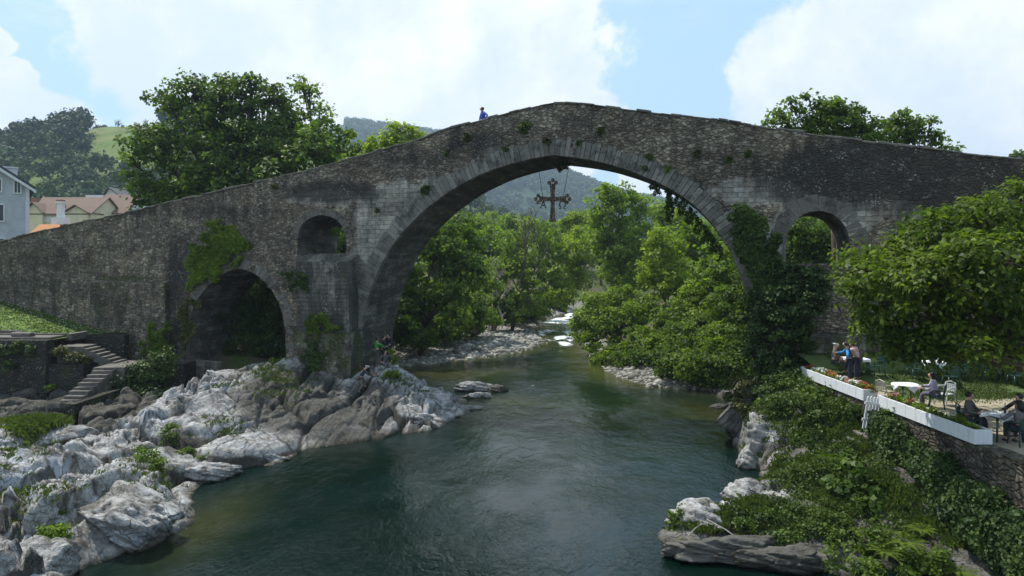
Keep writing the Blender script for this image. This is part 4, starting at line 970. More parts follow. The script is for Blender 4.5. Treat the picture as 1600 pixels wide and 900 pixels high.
planter(25.3, 30.9, 'whitewashed concrete planter with mixed flowers above the bushes, left of the gate')
planter(19.25, 24.2, 'whitewashed concrete planter running along the ivy wall, right of the gate')
world_box('gate_pillar', 12.98, 13.52, 24.95, 25.24, .8, 3.07, 'dark stone pillar under the end of the planter beside the gate', 'pillar', g=.9, a=1, jit=.01, mat='ashlar')
# flowers: plants of leaf and blossom
M['red'] = simple('red_petal', (.32, .02, .02), .6, .2, 30); M['orange'] = simple('orange_petal', (.55, .20, .06), .6, .2, 30); M['pinkp'] = simple('pink_petal', (.6, .25, .25), .6, .2, 30)
def flower_plant(x, y, z, r, pet, label, group, seed, nb=9):
    t = empty('flowering_plant', (x, y, z), 0, label, 'plant', group); rng = np.random.default_rng(seed)
    ch, _ = lobe_leaves([(0, 0, r * .4, r * .75)], .10, 16, .065, 1.2, .4, .5, rng=rng); foliage_mesh('leaves', [ch], M['leaf_mid'], t)
    if pet:
        d = unit(rng.normal(size=(nb, 3)) + [0, 0, .9]); p = np.array([0, 0, r * .45]) + d * r * .8
        v, lv = leaf_cloud(p, .035, 9, .055, d, flat=1.0, rng=rng, wid=.5, upb=0)
        npmesh('blossoms', v, np.arange(len(v)).reshape(-1, 4), M[pet], t)
    return t
seq = ['red', 'red', 'petal_white', 'petal_white', 'petal_white', 'petal_white', 'orange', 'orange', 'orange', 'petal_white', 'petal_white', 'pinkp', 'petal_white', 'petal_white', 'pinkp', 'red', 'red']
nm = {'red': 'red flowering plant', 'petal_white': 'white flowering plant', 'orange': 'orange flowering plant', 'pinkp': 'pink flowering plant', None: 'leafy green plant without flowers', 'orange2': ''}
for i, c in enumerate(seq):
    flower_plant(13.25 + rr.uniform(-.06, .06), 30.6 - i * .33, TZ + .42, rr.uniform(.12, .20), c, nm[c] + ', ' + ORD[i] + ' from the far end of the farther planter', nm[c] + 's in the farther planter', i)
for i in range(17):
    c = ['orange', 'pinkp', None, None, 'red', None, None, None, None, None, None, None, None, None, None, None, None][i]
    flower_plant(13.25 + rr.uniform(-.06, .06), 23.95 - i * .28, TZ + .42, rr.uniform(.12, .20), c, nm[c] + ', ' + ORD[i] + ' from the gate in the nearer planter', nm[c] + ', row in the nearer planter', 40 + i)
# picket gate, standing a little open and leaning
gt = empty('picket_gate', (13.05, 24.35, 2.1), R(108), 'white wooden picket gate leaning half open at the top of the bank steps', 'gate')
for i in range(7):
    mb = MB(); x = .04 + i * .125; h = 1.16 + .02 * (i % 2)
    mb.add([(x, -.012, 0), (x + .085, -.012, 0), (x + .085, -.012, h - .05), (x + .0425, -.012, h), (x, -.012, h - .05), (x, .012, 0), (x + .085, .012, 0), (x + .085, .012, h - .05), (x + .0425, .012, h), (x, .012, h - .05)],
           [(0, 1, 2, 3, 4), (9, 8, 7, 6, 5), (0, 5, 6, 1), (1, 6, 7, 2), (2, 7, 8, 3), (3, 8, 9, 4), (4, 9, 5, 0)]); mb.build('picket', M['white'], gt)
for z in (.28, .88): mb = MB(); mb.box((0, .014, z), (.96, .045, z + .09)); mb.build('rail', M['white'], gt)
mb = MB(); mb.box((-.09, -.05, -.05), (-.01, .05, 1.3)); mb.build('post', M['white'], gt)
gt.location = (13.28, 24.34, 2.2); gt.rotation_euler = (R(-3), R(-8), R(188))

# ------------------------------------------------------------------ furniture
def plastic(name, col): return simple(name, col, .38, .08, 3)
M['green_pl'] = plastic('dark_green_plastic', (.015, .050, .040)); M['beige_pl'] = plastic('beige_plastic', (.42, .38, .30)); M['white_pl'] = plastic('grey_white_plastic', (.50, .52, .52))
M['cloth'] = simple('white_tablecloth', (.80, .81, .84), .8, .04, 5, .2)
M['metal'] = simple('dark_iron', (.03, .03, .032), .5, .3, 10, .2, .6)
def chair(x, y, rz, mat, label, group=None):
    """moulded plastic garden chair; it faces local +x"""
    t = empty('garden_chair', (x, y, float(terr_h(np.array(x), np.array(y)))), rz, label, 'chair', group)
    mb = MB(); mb.box((-.21, -.22, .41), (.22, .22, .435)); mb.box((.20, -.22, .385), (.235, .22, .43)); bevel(mb.build('seat', M[mat], t), .012, 2)
    for sx, sy in ((.19, .2), (.19, -.2), (-.19, .2), (-.19, -.2)):
        mb = MB(); mb.tube([(sx, sy, .42), (sx * 1.12, sy * 1.12, .2), (sx * 1.28, sy * 1.22, 0)], [.030, .024, .020], 6); mb.build('leg', M[mat], t, True)
    mb = MB()
    for i in range(5):
        yy = -.16 + i * .08; mb.box((-.25, yy - .026, .50), (-.225, yy + .026, .78))
    mb.tube([(-.20, -.21, .43), (-.24, -.22, .62), (-.28, -.19, .80), (-.295, 0, .86), (-.28, .19, .80), (-.24, .22, .62), (-.20, .21, .43)], .022, 6); mb.build('backrest', M[mat], t)
    for s in (-1, 1):
        mb = MB(); mb.tube([(-.25, .215 * s, .68), (-.08, .275 * s, .665), (.12, .28 * s, .65), (.22, .255 * s, .60), (.225, .23 * s, .43)], [.022, .026, .026, .022, .02], 6); mb.build('armrest', M[mat], t, True)
    return t
def table(x, y, w, d, lab, clab, mat='green_pl', rz=0, drape=.22, cloth=True, rot=R(45)):
    z = float(terr_h(np.array(x), np.array(y))); t = empty('garden_table', (x, y, z), rz, lab, 'table')
    mb = MB(); mb.box((-w / 2, -d / 2, .69), (w / 2, d / 2, .72)); bevel(mb.build('table_top', M[mat], t), .01)
    for sx in (-1, 1):
        for sy in (-1, 1):
            mb = MB(); mb.tube([(sx * (w / 2 - .09), sy * (d / 2 - .09), .69), (sx * (w / 2 - .05), sy * (d / 2 - .05), 0)], [.035, .026], 6); mb.build('leg', M[mat], t, True)
    if cloth:
        n = 33; s = np.linspace(-1, 1, n); A, B = np.meshgrid(s, s); hx, hy = w / 2 + drape * (.8 if rot == 0 else .3), d / 2 + drape * (.8 if rot == 0 else .3)
        c, sn = math.cos(rot), math.sin(rot); X = A * hx * c - B * hy * sn; Yy = A * hx * sn + B * hy * c
        ox = np.maximum(np.abs(X) - w / 2 - .012, 0); oy = np.maximum(np.abs(Yy) - d / 2 - .012, 0); o = ox + oy
        XX = np.clip(X, -w / 2 - .012, w / 2 + .012) + np.sign(X) * ox * .12; YY = np.clip(Yy, -d / 2 - .012, d / 2 + .012) + np.sign(Yy) * oy * .12
        Z = .7245 - np.clip(o, 0, .4) + .004 * np.sin(X * 30) * (o > 0)
        XX += (o > 0) * np.sin(Yy * 26) * .012; YY += (o > 0) * np.sin(X * 26) * .012
        cl = npmesh('tablecloth', np.stack([XX, YY, Z], -1).reshape(-1, 3), gridq(n, n), M['cloth'], smooth=True, label=clab, cat='tablecloth')
        cl.location = (x, y, z); cl.rotation_euler = (0, 0, rz); sol = cl.modifiers.new('thick', 'SOLIDIFY'); sol.thickness = .004; sol.offset = 1
    return t
table(14.75, 29.3, .8, .8, 'green table with a neat white cloth next to the person in the vest', 'neat square white cloth on the farthest left table', rot=0, drape=.16)
chair(15.6, 29.2, R(180), 'green_pl', 'empty green chair right of the neat square table by the vest wearer')
table(14.45, 25.0, .85, .85, 'green table by the gate at which the person in lavender sits', 'pointed white cloth on the table by the gate')
chair(13.85, 25.3, R(20), 'beige_pl', 'beige plastic chair between the gate and the nearest white table')
chair(15.05, 24.2, R(150), 'green_pl', 'green chair carrying the person in lavender')
chair(15.7, 24.75, R(200), 'white_pl', 'grey white plastic chair right of the person in lavender')
table(17.9, 28.9, .8, .8, 'green table in the middle of the lawn set with folded napkins', 'white cloth corner hanging from the middle table on the grass', rot=R(45))
chair(17.05, 28.9, R(0), 'green_pl', 'empty green chair left of the middle table')
chair(18.9, 28.8, R(180), 'green_pl', 'empty green chair right of the middle table')
chair(18.0, 28.0, R(90), 'green_pl', 'empty green chair with its back to the river at the middle table')
table(20.7, 28.9, .75, .75, 'green table on the right under the hanging leaves', 'white cloth corner hanging from the right hand table', rot=R(45))
chair(19.95, 28.7, R(0), 'green_pl', 'empty green chair left of the right hand table'); chair(20.75, 28.1, R(90), 'green_pl', 'empty green chair in front of the right hand table')
table(22.0, 28.4, .75, .75, 'green table cut off by the right edge behind the hanging leaves', 'white cloth corner at the far right edge under the leaves', rot=R(45))
chair(21.6, 27.7, R(60), 'green_pl', 'empty green chair at the far right edge table')
table(14.35, 20.05, .85, .85, 'cafe table of the group seated at the near planter', 'crumpled pale cloth on the table of the seated group', rot=R(20), drape=.1)
chair(13.85, 20.75, R(-45), 'green_pl', 'green chair under the person at the left of the near group'); chair(14.45, 19.35, R(90), 'green_pl', 'green chair under the long haired person of the near group'); chair(15.3, 20.5, R(190), 'green_pl', 'green chair under the bearded person of the near group')
# things on the tables
M['napkin'] = M['cloth']
def napkin(x, y, z, lab):
    mb = MB(); mb.add([(0, 0, .0), (.16, .02, 0), (.13, .15, 0), (.02, .13, 0), (.07, .07, .11)], [(3, 2, 1, 0), (0, 1, 4), (1, 2, 4), (2, 3, 4), (3, 0, 4)]); o = mb.build('napkin', M['cloth'], label=lab, cat='napkin'); o.location = (x, y, z)
for i, (x, y) in enumerate([(17.65, 28.7), (18.05, 28.95), (20.75, 28.8)]): napkin(x, y, float(terr_h(np.array(x), np.array(y))) + .735, ['left folded white napkin on the middle table', 'right folded white napkin on the middle table', 'folded white napkin on the right hand table'][i])
mb = MB(); mb.tube([(0, 0, 0), (0, 0, .16), (0, 0, .20), (0, 0, .29)], [.035, .035, .014, .013], 10); o = mb.build('bottle', simple('dark_bottle_glass', (.02, .015, .01), .15), smooth=True, label='small dark bottle on the table of the seated group', cat='bottle'); o.location = (14.55, 20.15, TZ + .76)
mb = MB(); mb.tube([(0, 0, 0), (0, 0, .10)], [.03, .034], 10); o = mb.build('drinking_glass', simple('pale_glass', (.5, .5, .48), .1), smooth=True, label='small glass on the table of the seated group', cat='glass'); o.location = (14.2, 20.15, TZ + .76)

# ------------------------------------------------------------------ people
M['skin'] = simple('skin', (.42, .24, .17), .55, .1, 20)
HAIR = {c: simple('hair_' + c, v, .7, .3, 40) for c, v in {'black': (.012, .010, .009), 'brown': (.04, .025, .016), 'grey': (.22, .21, .2)}.items()}
_cl = {}
def clothmat(c):
    if c not in _cl: _cl[c] = simple('cloth_fabric', c, .85, .18, 14, .3)
    return _cl[c]
def skinmesh(name, J, E, mat, parent, root=0, sub=1):
    me = bpy.data.meshes.new(name); me.from_pydata([j[:3] for j in J], E, []); me.materials.append(mat)
    o = bpy.data.objects.new(name, me); COL.objects.link(o); o.parent = parent
    me.skin_vertices.new() if hasattr(me.skin_vertices, 'new') and not me.skin_vertices else None
    sk = o.modifiers.new('skin', 'SKIN'); sk.use_smooth_shade = True
    if not me.skin_vertices:
        bm = bmesh.new(); bm.from_mesh(me); bm.verts.layers.skin.verify(); bm.to_mesh(me); bm.free()
    for i, j in enumerate(J):
        s = me.skin_vertices[0].data[i]; r = j[3]; s.radius = (r, r) if not hasattr(r, '__len__') else r; s.use_root = (i == root)
    ss = o.modifiers.new('sub', 'SUBSURF'); ss.levels = sub; ss.render_levels = sub
    return o
def person(loc, rz, label, pose='stand', shirt=(.1, .1, .1), trousers=(.03, .03, .05), hair='black', sleeve=None, cap=None, long_hair=False, lean=0.0, arms='down', h=1.72, group=None, vest=None, turn=0.0, beard=False):
    """faces local +x. seated figures have their seat at z=0.44"""
    t = empty('person', loc, rz, label, 'person', group); k = h / 1.72
    sit = pose in ('sit', 'squat'); hz = .52 if pose == 'sit' else (.98 * 1 if pose != 'climb' else .82)
    V3 = lambda x, y, z: (x * k, y * k, z * k)
    lx_ = math.sin(lean); lz_ = math.cos(lean)
    def up(d, y=0, f=0): return (lx_ * d + f, y, hz + lz_ * d)
    pelvis = (0, 0, hz); waist = up(.18); chest = up(.36); neckb = up(.49); neck = up(.545, 0, .012); hd = up(.635, 0, .032); crown = up(.735, 0, .02)
    J = []; E = []
    def add(p, r, par=None): 
        J.append((*V3(*p[:3]), (tuple(q * k for q in r) if hasattr(r, '__len__') else r * k))); i = len(J) - 1
        if par is not None: E.append((par, i))
        return i
    a = add(pelvis, (.15, .11)); b_ = add(waist, (.135, .10), a); c = add(chest, (.165, .115), b_); d = add(neckb, (.075, .07), c); e = add(neck, .062, d); f_ = add(hd, (.098, .108), e); g_ = add(crown, (.078, .088), f_)
    ns = add((hd[0] + .105, 0, hd[2] + .0), .015, f_)
    shoulders = {}; hands = {}
    ap = arms if isinstance(arms, (tuple, list)) else (arms, arms)
    for s, am in ((1, ap[0]), (-1, ap[1])):
        sh_ = up(.455, .175 * s)
        el, wr = {'down': ((-.02, .24 * s, -.28), (.06, .23 * s, -.52)), 'table': ((.10, .24 * s, -.25), (.33, .14 * s, -.25)), 'lap': ((.04, .25 * s, -.27), (.22, .13 * s, -.33)),
                  'hip': ((-.06, .34 * s, -.22), (.02, .20 * s, -.40)), 'forward': ((.20, .20 * s, -.20), (.42, .17 * s, -.22)), 'reach': ((.22, .18 * s, -.10), (.45, .14 * s, .02)), 'head': ((.12, .30 * s, .02), (.10, .12 * s, .22))}[am]
        el = tuple(sh_[i] + el[i] for i in range(3)); wr = tuple(sh_[i] + wr[i] for i in range(3))
        i1 = add(sh_, .058, c); i2 = add(el, .042, i1); i3 = add(wr, .028, i2)
        dv = Vector(wr) - Vector(el); dv.normalize(); sv = dv.cross(Vector((0, s, 0.2))).normalized(); wv_ = dv.cross(sv)
        pm = Vector(wr) + dv * .06; i4 = add(tuple(pm), (.034, .022), i3); shoulders[s] = (sh_, el, wr)
        for q in range(4):
            o = sv * (.024 - .016 * q); ln = (.072, .08, .075, .06)[q]; p1 = pm + dv * .03 + o * 1.4; p2 = p1 + dv * ln * .5 + wv_ * .008; p3 = p2 + dv * ln * .4 + wv_ * .02
            j = add(tuple(p1), .010, i4); j = add(tuple(p2), .0088, j); add(tuple(p3), .0072, j)
        p1 = Vector(wr) + dv * .03 + sv * .036; p2 = p1 + dv * .03 + sv * .018; j = add(tuple(p1), .012, i3); add(tuple(p2), .009, j)
    legs = []
    for s in (1, -1):
        hp = (0, .09 * s, hz - .03)
        if pose == 'sit': kn = (.42, .11 * s, .50); an = (.40 + .05 * s, .11 * s, .09)
        elif pose == 'climb': kn = ((.30, .12 * s, .62) if s > 0 else (.10, .12 * s, .42)); an = ((.25, .12 * s, .32) if s > 0 else (-.12, .12 * s, .08))
        else: kn = (.03, .10 * s, .50); an = (.0 + .06 * s * .5, .11 * s, .08)
        i1 = add(hp, .085, a); i2 = add(kn, .058, i1); i3 = add(an, .038, i2); to = (an[0] + .13, an[1], an[2] - .045); add(to, .034, i3); legs.append((hp, kn, an, to))
    skinmesh('body', J, E, M['skin'], t)
    # shirt: a slightly fuller skin over trunk and arms
    J2, E2 = J, E; J = []; E = []
    a = add(pelvis, (.165, .128)); b_ = add(waist, (.15, .118), a); c = add(chest, (.178, .13), b_); d = add(up(.485), (.10, .09), c)
    for s in (1, -1):
        sh_, el, wr = shoulders[s]; i1 = add(sh_, .072, c)
        if sleeve is None:
            i2 = add(el, .055, i1); add(tuple(Vector(el).lerp(Vector(wr), .9)), .040, i2)
        else: add(tuple(Vector(sh_).lerp(Vector(el), .55)), .058, i1)
    skinmesh('shirt', J, E, clothmat(shirt), t)
    if sleeve and sleeve != 'bare':
        for s in (1, -1):
            J = []; E = []; sh_, el, wr = shoulders[s]; i1 = add(tuple(Vector(sh_).lerp(Vector(el), .12)), .074); i2 = add(el, .058, i1); add(tuple(Vector(el).lerp(Vector(wr), .92)), .042, i2); skinmesh('sleeve', J, E, clothmat(sleeve), t)
    J = []; E = []; a = add(pelvis, (.158, .122))
    for hp, kn, an, to in legs:
        i1 = add(hp, .10, a); i2 = add(kn, .072, i1); add((an[0], an[1], an[2] + .04), .055, i2)
    skinmesh('trousers', J, E, clothmat(trousers), t)
    for hp, kn, an, to in legs:
        J = []; E = []; i = add((an[0] - .03, an[1], an[2] - .03), .050); i = add(((an[0] + to[0]) / 2, an[1], an[2] - .045), .046, i); add((to[0] + .02, an[1], an[2] - .05), .038, i); skinmesh('shoe', J, E, clothmat((.03, .025, .02)), t)
    # hair / cap
    J = []; E = []
    if cap:
        i = add((crown[0] - .025, 0, crown[2] - .045), (.12, .125)); i = add((crown[0] - .015, 0, crown[2] + .04), (.09, .095), i); skinmesh('cap', J, E, clothmat(cap), t)
        J = []; E = []; i = add((crown[0] + .05, 0, crown[2] - .03), (.012, .06)); i = add((crown[0] + .15, 0, crown[2] - .045), (.010, .05), i); skinmesh('cap_peak', J, E, clothmat(cap), t)
    i = 0; J = []; E = []
    i = add((hd[0] - .060, 0, hd[2] - .06), (.085, .095)); i = add((hd[0] - .045, 0, crown[2] - .05), (.115, .125), i); i = add((hd[0] - .015, 0, crown[2] + .035), (.085, .09), i)
    if long_hair: i2 = add((hd[0] - .10, 0, hd[2] - .14), (.085, .06), 0); add((hd[0] - .11, 0, hd[2] - .28), (.07, .04), i2)
    if not cap: skinmesh('hair', J, E, HAIR[hair], t)
    if beard:
        J = []; E = []; i = add((hd[0] + .045, 0, hd[2] - .055), (.04, .05)); add((hd[0] + .03, 0, hd[2] - .085), (.03, .035), i); skinmesh('beard', J, E, HAIR[hair], t)
    return t
th = lambda x, y: float(terr_h(np.array(x), np.array(y)))
p = bworld(bs(758, 2.0), 1.15, 0); sB = bs(758, 1.0)
person(tuple(bworld(sB, .78, float(topz(sB)) - 1.0)), R(205), 'person in a blue shirt walking up the bridge, seen over the parapet', shirt=(.035, .09, .42), hair='brown', h=1.9, arms='hip', lean=.15)
person((14.05, 28.35, th(14, 28.35)), R(150), 'person with blue sleeves and dark vest standing with their back to the river', shirt=(.045, .045, .038), sleeve=(.03, .22, .52), trousers=(.02, .025, .05), lean=.25, arms=('hip', 'forward'), h=1.74)
person((13.95, 29.5, th(13.95, 29.5) - .0), R(-30), 'seated person in a pale cap and dark jacket behind the planter flowers', 'sit', shirt=(.06, .07, .06), trousers=(.05, .05, .05), cap=(.45, .46, .44), arms='lap')
person((14.55, 28.75, th(14.5, 28.75)), R(120), 'person in a pale pink top half hidden behind the vest wearer', shirt=(.55, .36, .36), sleeve='bare', trousers=(.04, .04, .06), hair='brown', lean=.4, arms=('hip', 'forward'), h=1.6)
person((15.02, 24.22, th(15, 24.2)), R(150), 'person in a lavender shirt seated with their back half turned to the river', 'sit', shirt=(.46, .42, .56), trousers=(.10, .10, .14), hair='black', long_hair=True, arms='table', lean=.15)
person((13.85, 20.75, TZ), R(-45), 'short haired person in a brown jumper seated left of the near table', 'sit', shirt=(.09, .075, .07), hair='black', arms='table', lean=.05)
person((14.45, 19.37, TZ), R(90), 'long haired person in a grey jacket seated with their back to the camera', 'sit', shirt=(.13, .12, .12), hair='black', long_hair=True, arms='table', lean=.1)
person((15.3, 20.5, TZ), R(190), 'bearded person in a black jacket seated at the right edge', 'sit', shirt=(.02, .02, .022), hair='black', arms='table', lean=.15, beard=True)
lh = lambda x, y: float(left_rock(np.array([[x]]), np.array([[y]]))[0, 0])
def on_rock(px, Y): x = W(px, 500, Y)[0]; return x, Y, lh(x, Y)
for (px, Y, dz, kw) in [(589, 40.4, 0, dict(rz=R(40), label='person in a bright green jacket standing under the arch', shirt=(.03, .24, .03), trousers=(.10, .09, .08), arms='forward')),
                        (599, 41.0, 0, dict(rz=R(-10), label='person in black standing beside the green jacket', shirt=(.012, .012, .014), trousers=(.02, .02, .03), arms='hip')),
                        (607, 41.6, 0, dict(rz=R(-120), label='person in dark clothes at the edge under the arch', shirt=(.015, .015, .02), trousers=(.03, .03, .035), arms='down')),
                        (602, 39.9, 0, dict(rz=R(-60), label='person in grey crouching low on the rock before the others', pose='sit', shirt=(.07, .07, .07), trousers=(.10, .10, .10), arms='lap', hair='brown'))]:
    x, y, z = on_rock(px, Y); q = dict(kw); q['arms'] = kw['arms']
    rzz = q.pop('rz'); lab = q.pop('label'); person((x, y, z - .03 - (.25 if q.get('pose') == 'sit' else 0)), rzz, lab, **q)
x, y, z = on_rock(563, 38.0)
person((x, y, z - .05), R(20), 'person in a dark top and pale cap climbing the rocks below the pier', 'climb', shirt=(.02, .03, .035), trousers=(.14, .12, .10), cap=(.55, .54, .5), lean=.5, arms='forward')

# backpack beside the near group
mb = MB(); bm = None
o = boulder('backpack', (14.3, 21.35, TZ + .38), (.42, .3, .36), 77, 'black rucksack piled on a chair beside the near group', .2, cuts=4); o.data.materials.clear(); o.data.materials.append(clothmat((.015, .015, .017))); o['category'] = 'bag'

# ------------------------------------------------------------------ the hanging cross
def cross():
    Y = 38.6; sc_ = Y / F; c = W(863.5, 311, Y)
    t = empty('hanging_cross', tuple(c), 0, 'ornate metal cross with hanging Greek letters under the crown of the arch', 'cross')
    m, k, b, out = new_mat("jewelled_bronze"); tc = k.new('ShaderNodeTexCoord'); p = tc.outputs['Object']
    v = k.voro(p, 16, 'F1', 'Color'); s_ = k.new('ShaderNodeSeparateColor'); k.put(s_.inputs[0], v); d_ = k.voro(p, 16)
    col = k.ramp(s_.outputs[0], [(0, (.12, .07, .04)), (.4, (.34, .20, .09)), (.62, (.40, .10, .08)), (.8, (.55, .44, .22)), (1, (.22, .21, .20))])
    k.put(b.inputs['Base Color'], k.mix(k.rng(d_, .25, .5), col, (.03, .02, .018))); b.inputs['Metallic'].default_value = .1; b.inputs['Roughness'].default_value = .55; k.put(b.inputs['Normal'], k.bump(d_, .8, .03))
    def prism(mb, pts, d=.07):
        n = len(pts); vs = [(x, -d, z) for x, z in pts] + [(x, d, z) for x, z in pts]
        mb.add(vs, [tuple(range(n)), tuple(range(2 * n - 1, n - 1, -1))] + [(i, n + i, n + (i + 1) % n, (i + 1) % n) for i in range(n)])
    def arm(L_, w0, w1, flat=False):
        """flared arm along +z ending in three round lobes"""
        mb = MB(); prism(mb, [(-w0, .15), (w0, .15), (w1, L_ - .1), (-w1, L_ - .1)])
        if flat: prism(mb, [(-w1, L_ - .14), (w1, L_ - .14), (w1 * 1.4, L_), (-w1 * 1.4, L_)], .08)
        for (x, z, r) in () if flat else ((-w1 - .04, L_ - .04, .11), (w1 + .04, L_ - .04, .11), (0, L_ + .10, .11)):
            prism(mb, [(x + r * math.cos(a), z + r * math.sin(a)) for a in np.linspace(0, 2 * math.pi, 12, endpoint=False)], .062)
        for x in (-1, 1): prism(mb, [(x * w0 - .012, .15), (x * w0 + .012, .15), (x * w1 + .012, L_ - .1), (x * w1 - .012, L_ - .1)], .085)
        return mb
    for ang, L_ in ((0, .96), (math.pi / 2, .86), (-math.pi / 2, .86), (math.pi, 1.28)):
        mb = arm(L_, .09, .15, ang == math.pi); o = mb.build('arm', m, t); o.rotation_euler = (0, ang, 0); bevel(o, .008)
    mb = MB(); prism(mb, [(.2 * math.cos(a), .2 * math.sin(a)) for a in np.linspace(0, 2 * math.pi, 20, endpoint=False)], .10)
    prism(mb, [(.11 * math.cos(a), .11 * math.sin(a)) for a in np.linspace(0, 2 * math.pi, 16, endpoint=False)], .13); mb.build('centre_boss', m, t)
    def stroke(name, paths, cx, cz, r=.020):
        mb = MB(); 
        for pp in paths: mb.tube([(cx + x, 0, cz + z) for x, z in pp], r, 6)
        mb.build(name, M['metal'], t)
    stroke('letter_alpha', [[(0, .20), (-.14, -.16)], [(0, .20), (.14, -.16)], [(-.19, -.16), (-.09, -.16)], [(.09, -.16), (.19, -.16)], [(-.085, -.02), (0, -.07), (.085, -.02)], [(-.06, .20), (.06, .20)]], -.53, -.32, .032)
    ar = [(.16 * math.sin(a), .04 + .17 * math.cos(a)) for a in np.linspace(-2.45, 2.45, 22)]
    stroke('letter_omega', [[(-.18, -.19)] + [(-.06, -.19)] + ar + [(.06, -.19), (.18, -.19)]], .55, -.34, .032)
    for x in (-.53, .55): 
        mb = MB(); mb.tube([(x, 0, -.12), (x, 0, -.04)], .01, 5); mb.build('hook', M['metal'], t)
    for (x, px, py) in ((-.55, 838, 246), (.60, 893, 245)):
        e = W(px, py, Y) - c; mb = MB(); mb.tube([(x, 0, .08), (e[0], 0, e[2] + .3)], .014, 5); mb.build('cable', M['metal'], t)
cross()

# ------------------------------------------------------------------ ivy and plants on the masonry
def ivy_bridge(name, label, poly, n, thick=.3, size=.13, y0=0.0, mat='leaf_ivy', seed=1, vmean=.45, cat='ivy', droop=.8, edge=.5):
    """leaves over a patch of the near face; poly in photograph columns and rows, laid back onto the wall"""
    rng = np.random.default_rng(seed); P = np.array([bz(px, py, y0) for px, py in poly]); lo, hi = P.min(0), P.max(0)
    s = rng.uniform(lo[0] - .6, hi[0] + .6, n * 3); z = rng.uniform(lo[1] - .6, hi[1] + .6, n * 3)
    jx = (fbm(s * 1.5, z * 1.5, seed, 4, .6) - .5) * 5 * edge; jz = (fbm(s * 1.5 + 9, z * 1.5 + 5, seed + 1, 4, .6) - .5) * 5 * edge
    ok = inpoly(s + jx, z + jz, P.tolist()); s, z = s[ok][:n], z[ok][:n]
    hgt = thick * (.25 + 1.3 * fbm(s * 1.1, z * .9, seed + 3, 3)) ; keep = rng.random(len(s)) < .55 + .9 * fbm(s * 2.3, z * 2, seed + 7, 2); s, z, hgt = s[keep], z[keep], hgt[keep]
    d = hgt * rng.random(len(s)) ** .5
    o0 = bworld(P[:, 0].mean(), y0, P[:, 1].min()); c = np.array([bworld(a, y0 - .04 - e, q) for a, q, e in zip(s, z, d)]) - o0
    nv = np.array([-ST, -CT, 0.]); v, lv = leaf_cloud(c, .06, 2, size, np.repeat(nv[None], len(c), 0), var=np.clip(vmean + (fbm(s * 1.5, z * 1.5, seed + 9, 3) - .5) * 1.2, 0, 1), droop=droop, wid=.55, rng=rng, upb=.35)
    return npmesh(name, v, np.arange(len(v)).reshape(-1, 4), M[mat], attrs={'leafvar': lv}, label=label, cat=cat) if False else _place(npmesh(name, v, np.arange(len(v)).reshape(-1, 4), M[mat], attrs={'leafvar': lv}, label=label, cat=cat), o0)
def _place(o, loc): o.location = tuple(loc); return o
ivy_bridge('ivy', 'green ivy patch over the crown of the big left arch', [(300, 440), (303, 395), (325, 375), (350, 345), (366, 350), (382, 370), (378, 400), (352, 418), (325, 440), (312, 452)], 11000, .30, .12, seed=2, vmean=.65, mat='leaf_mid')
ivy_bridge('ivy', 'thin ivy trailing down the left jamb of the big left arch', [(285, 540), (288, 480), (300, 455), (312, 462), (300, 490), (296, 560)], 1800, .15, .11, seed=3, mat='leaf_olive')
ivy_bridge('ivy', 'tall ivy tongue climbing the seam of the wing wall', [(240, 570), (235, 545), (248, 505), (262, 515), (268, 560), (262, 600), (240, 600)], 6000, .4, .13, y0=-.4, seed=4, vmean=.45, mat='leaf_mid')
ivy_bridge('ivy', 'dense ivy column climbing the right pier of the great arch', [(1144, 335), (1160, 325), (1180, 345), (1196, 335), (1208, 355), (1208, 400), (1222, 440), (1262, 500), (1255, 560), (1238, 600), (1190, 600), (1180, 500), (1165, 440), (1148, 400)], 24000, .40, .15, y0=-.9, seed=5, vmean=.65)
ivy_bridge('ivy', 'small green plants rooted on the ledge of the left pier', [(480, 520), (482, 500), (510, 498), (535, 512), (512, 522)], 1500, .25, .12, y0=-1.3, seed=6, mat='leaf_mid')
ivy_bridge('ivy', 'creeper hanging below the ledge of the left pier', [(478, 600), (480, 525), (500, 525), (505, 560), (492, 610)], 1300, .12, .10, y0=-1.3, seed=7)
ivy_bridge('ivy', 'green patch of creeper high on the left pier', [(450, 440), (452, 425), (472, 425), (474, 445), (460, 455)], 900, .15, .11, y0=-1.1, seed=8)
# hedge of ivy on the shoulder of the right pier
HL = [L(1215, 432, 32.6, 24), L(1245, 438, 32.2, 28), L(1268, 434, 32.2, 20), L(1232, 470, 32, 40), L(1265, 465, 31.8, 24), L(1215, 510, 32, 38), L(1245, 520, 31.8, 26), L(1205, 560, 32, 34), L(1225, 585, 31.5, 32), L(1195, 480, 32.6, 30), L(1190, 540, 32.6, 26)]
bush('ivy_thicket', 'bulging dark ivy thicket on the shoulder of the right pier', 'ivy', HL, M['leaf_ivy'], .13, .30, 34, 1.2, .42, seed=9, inner=.15, wid=.55, droop=.6)
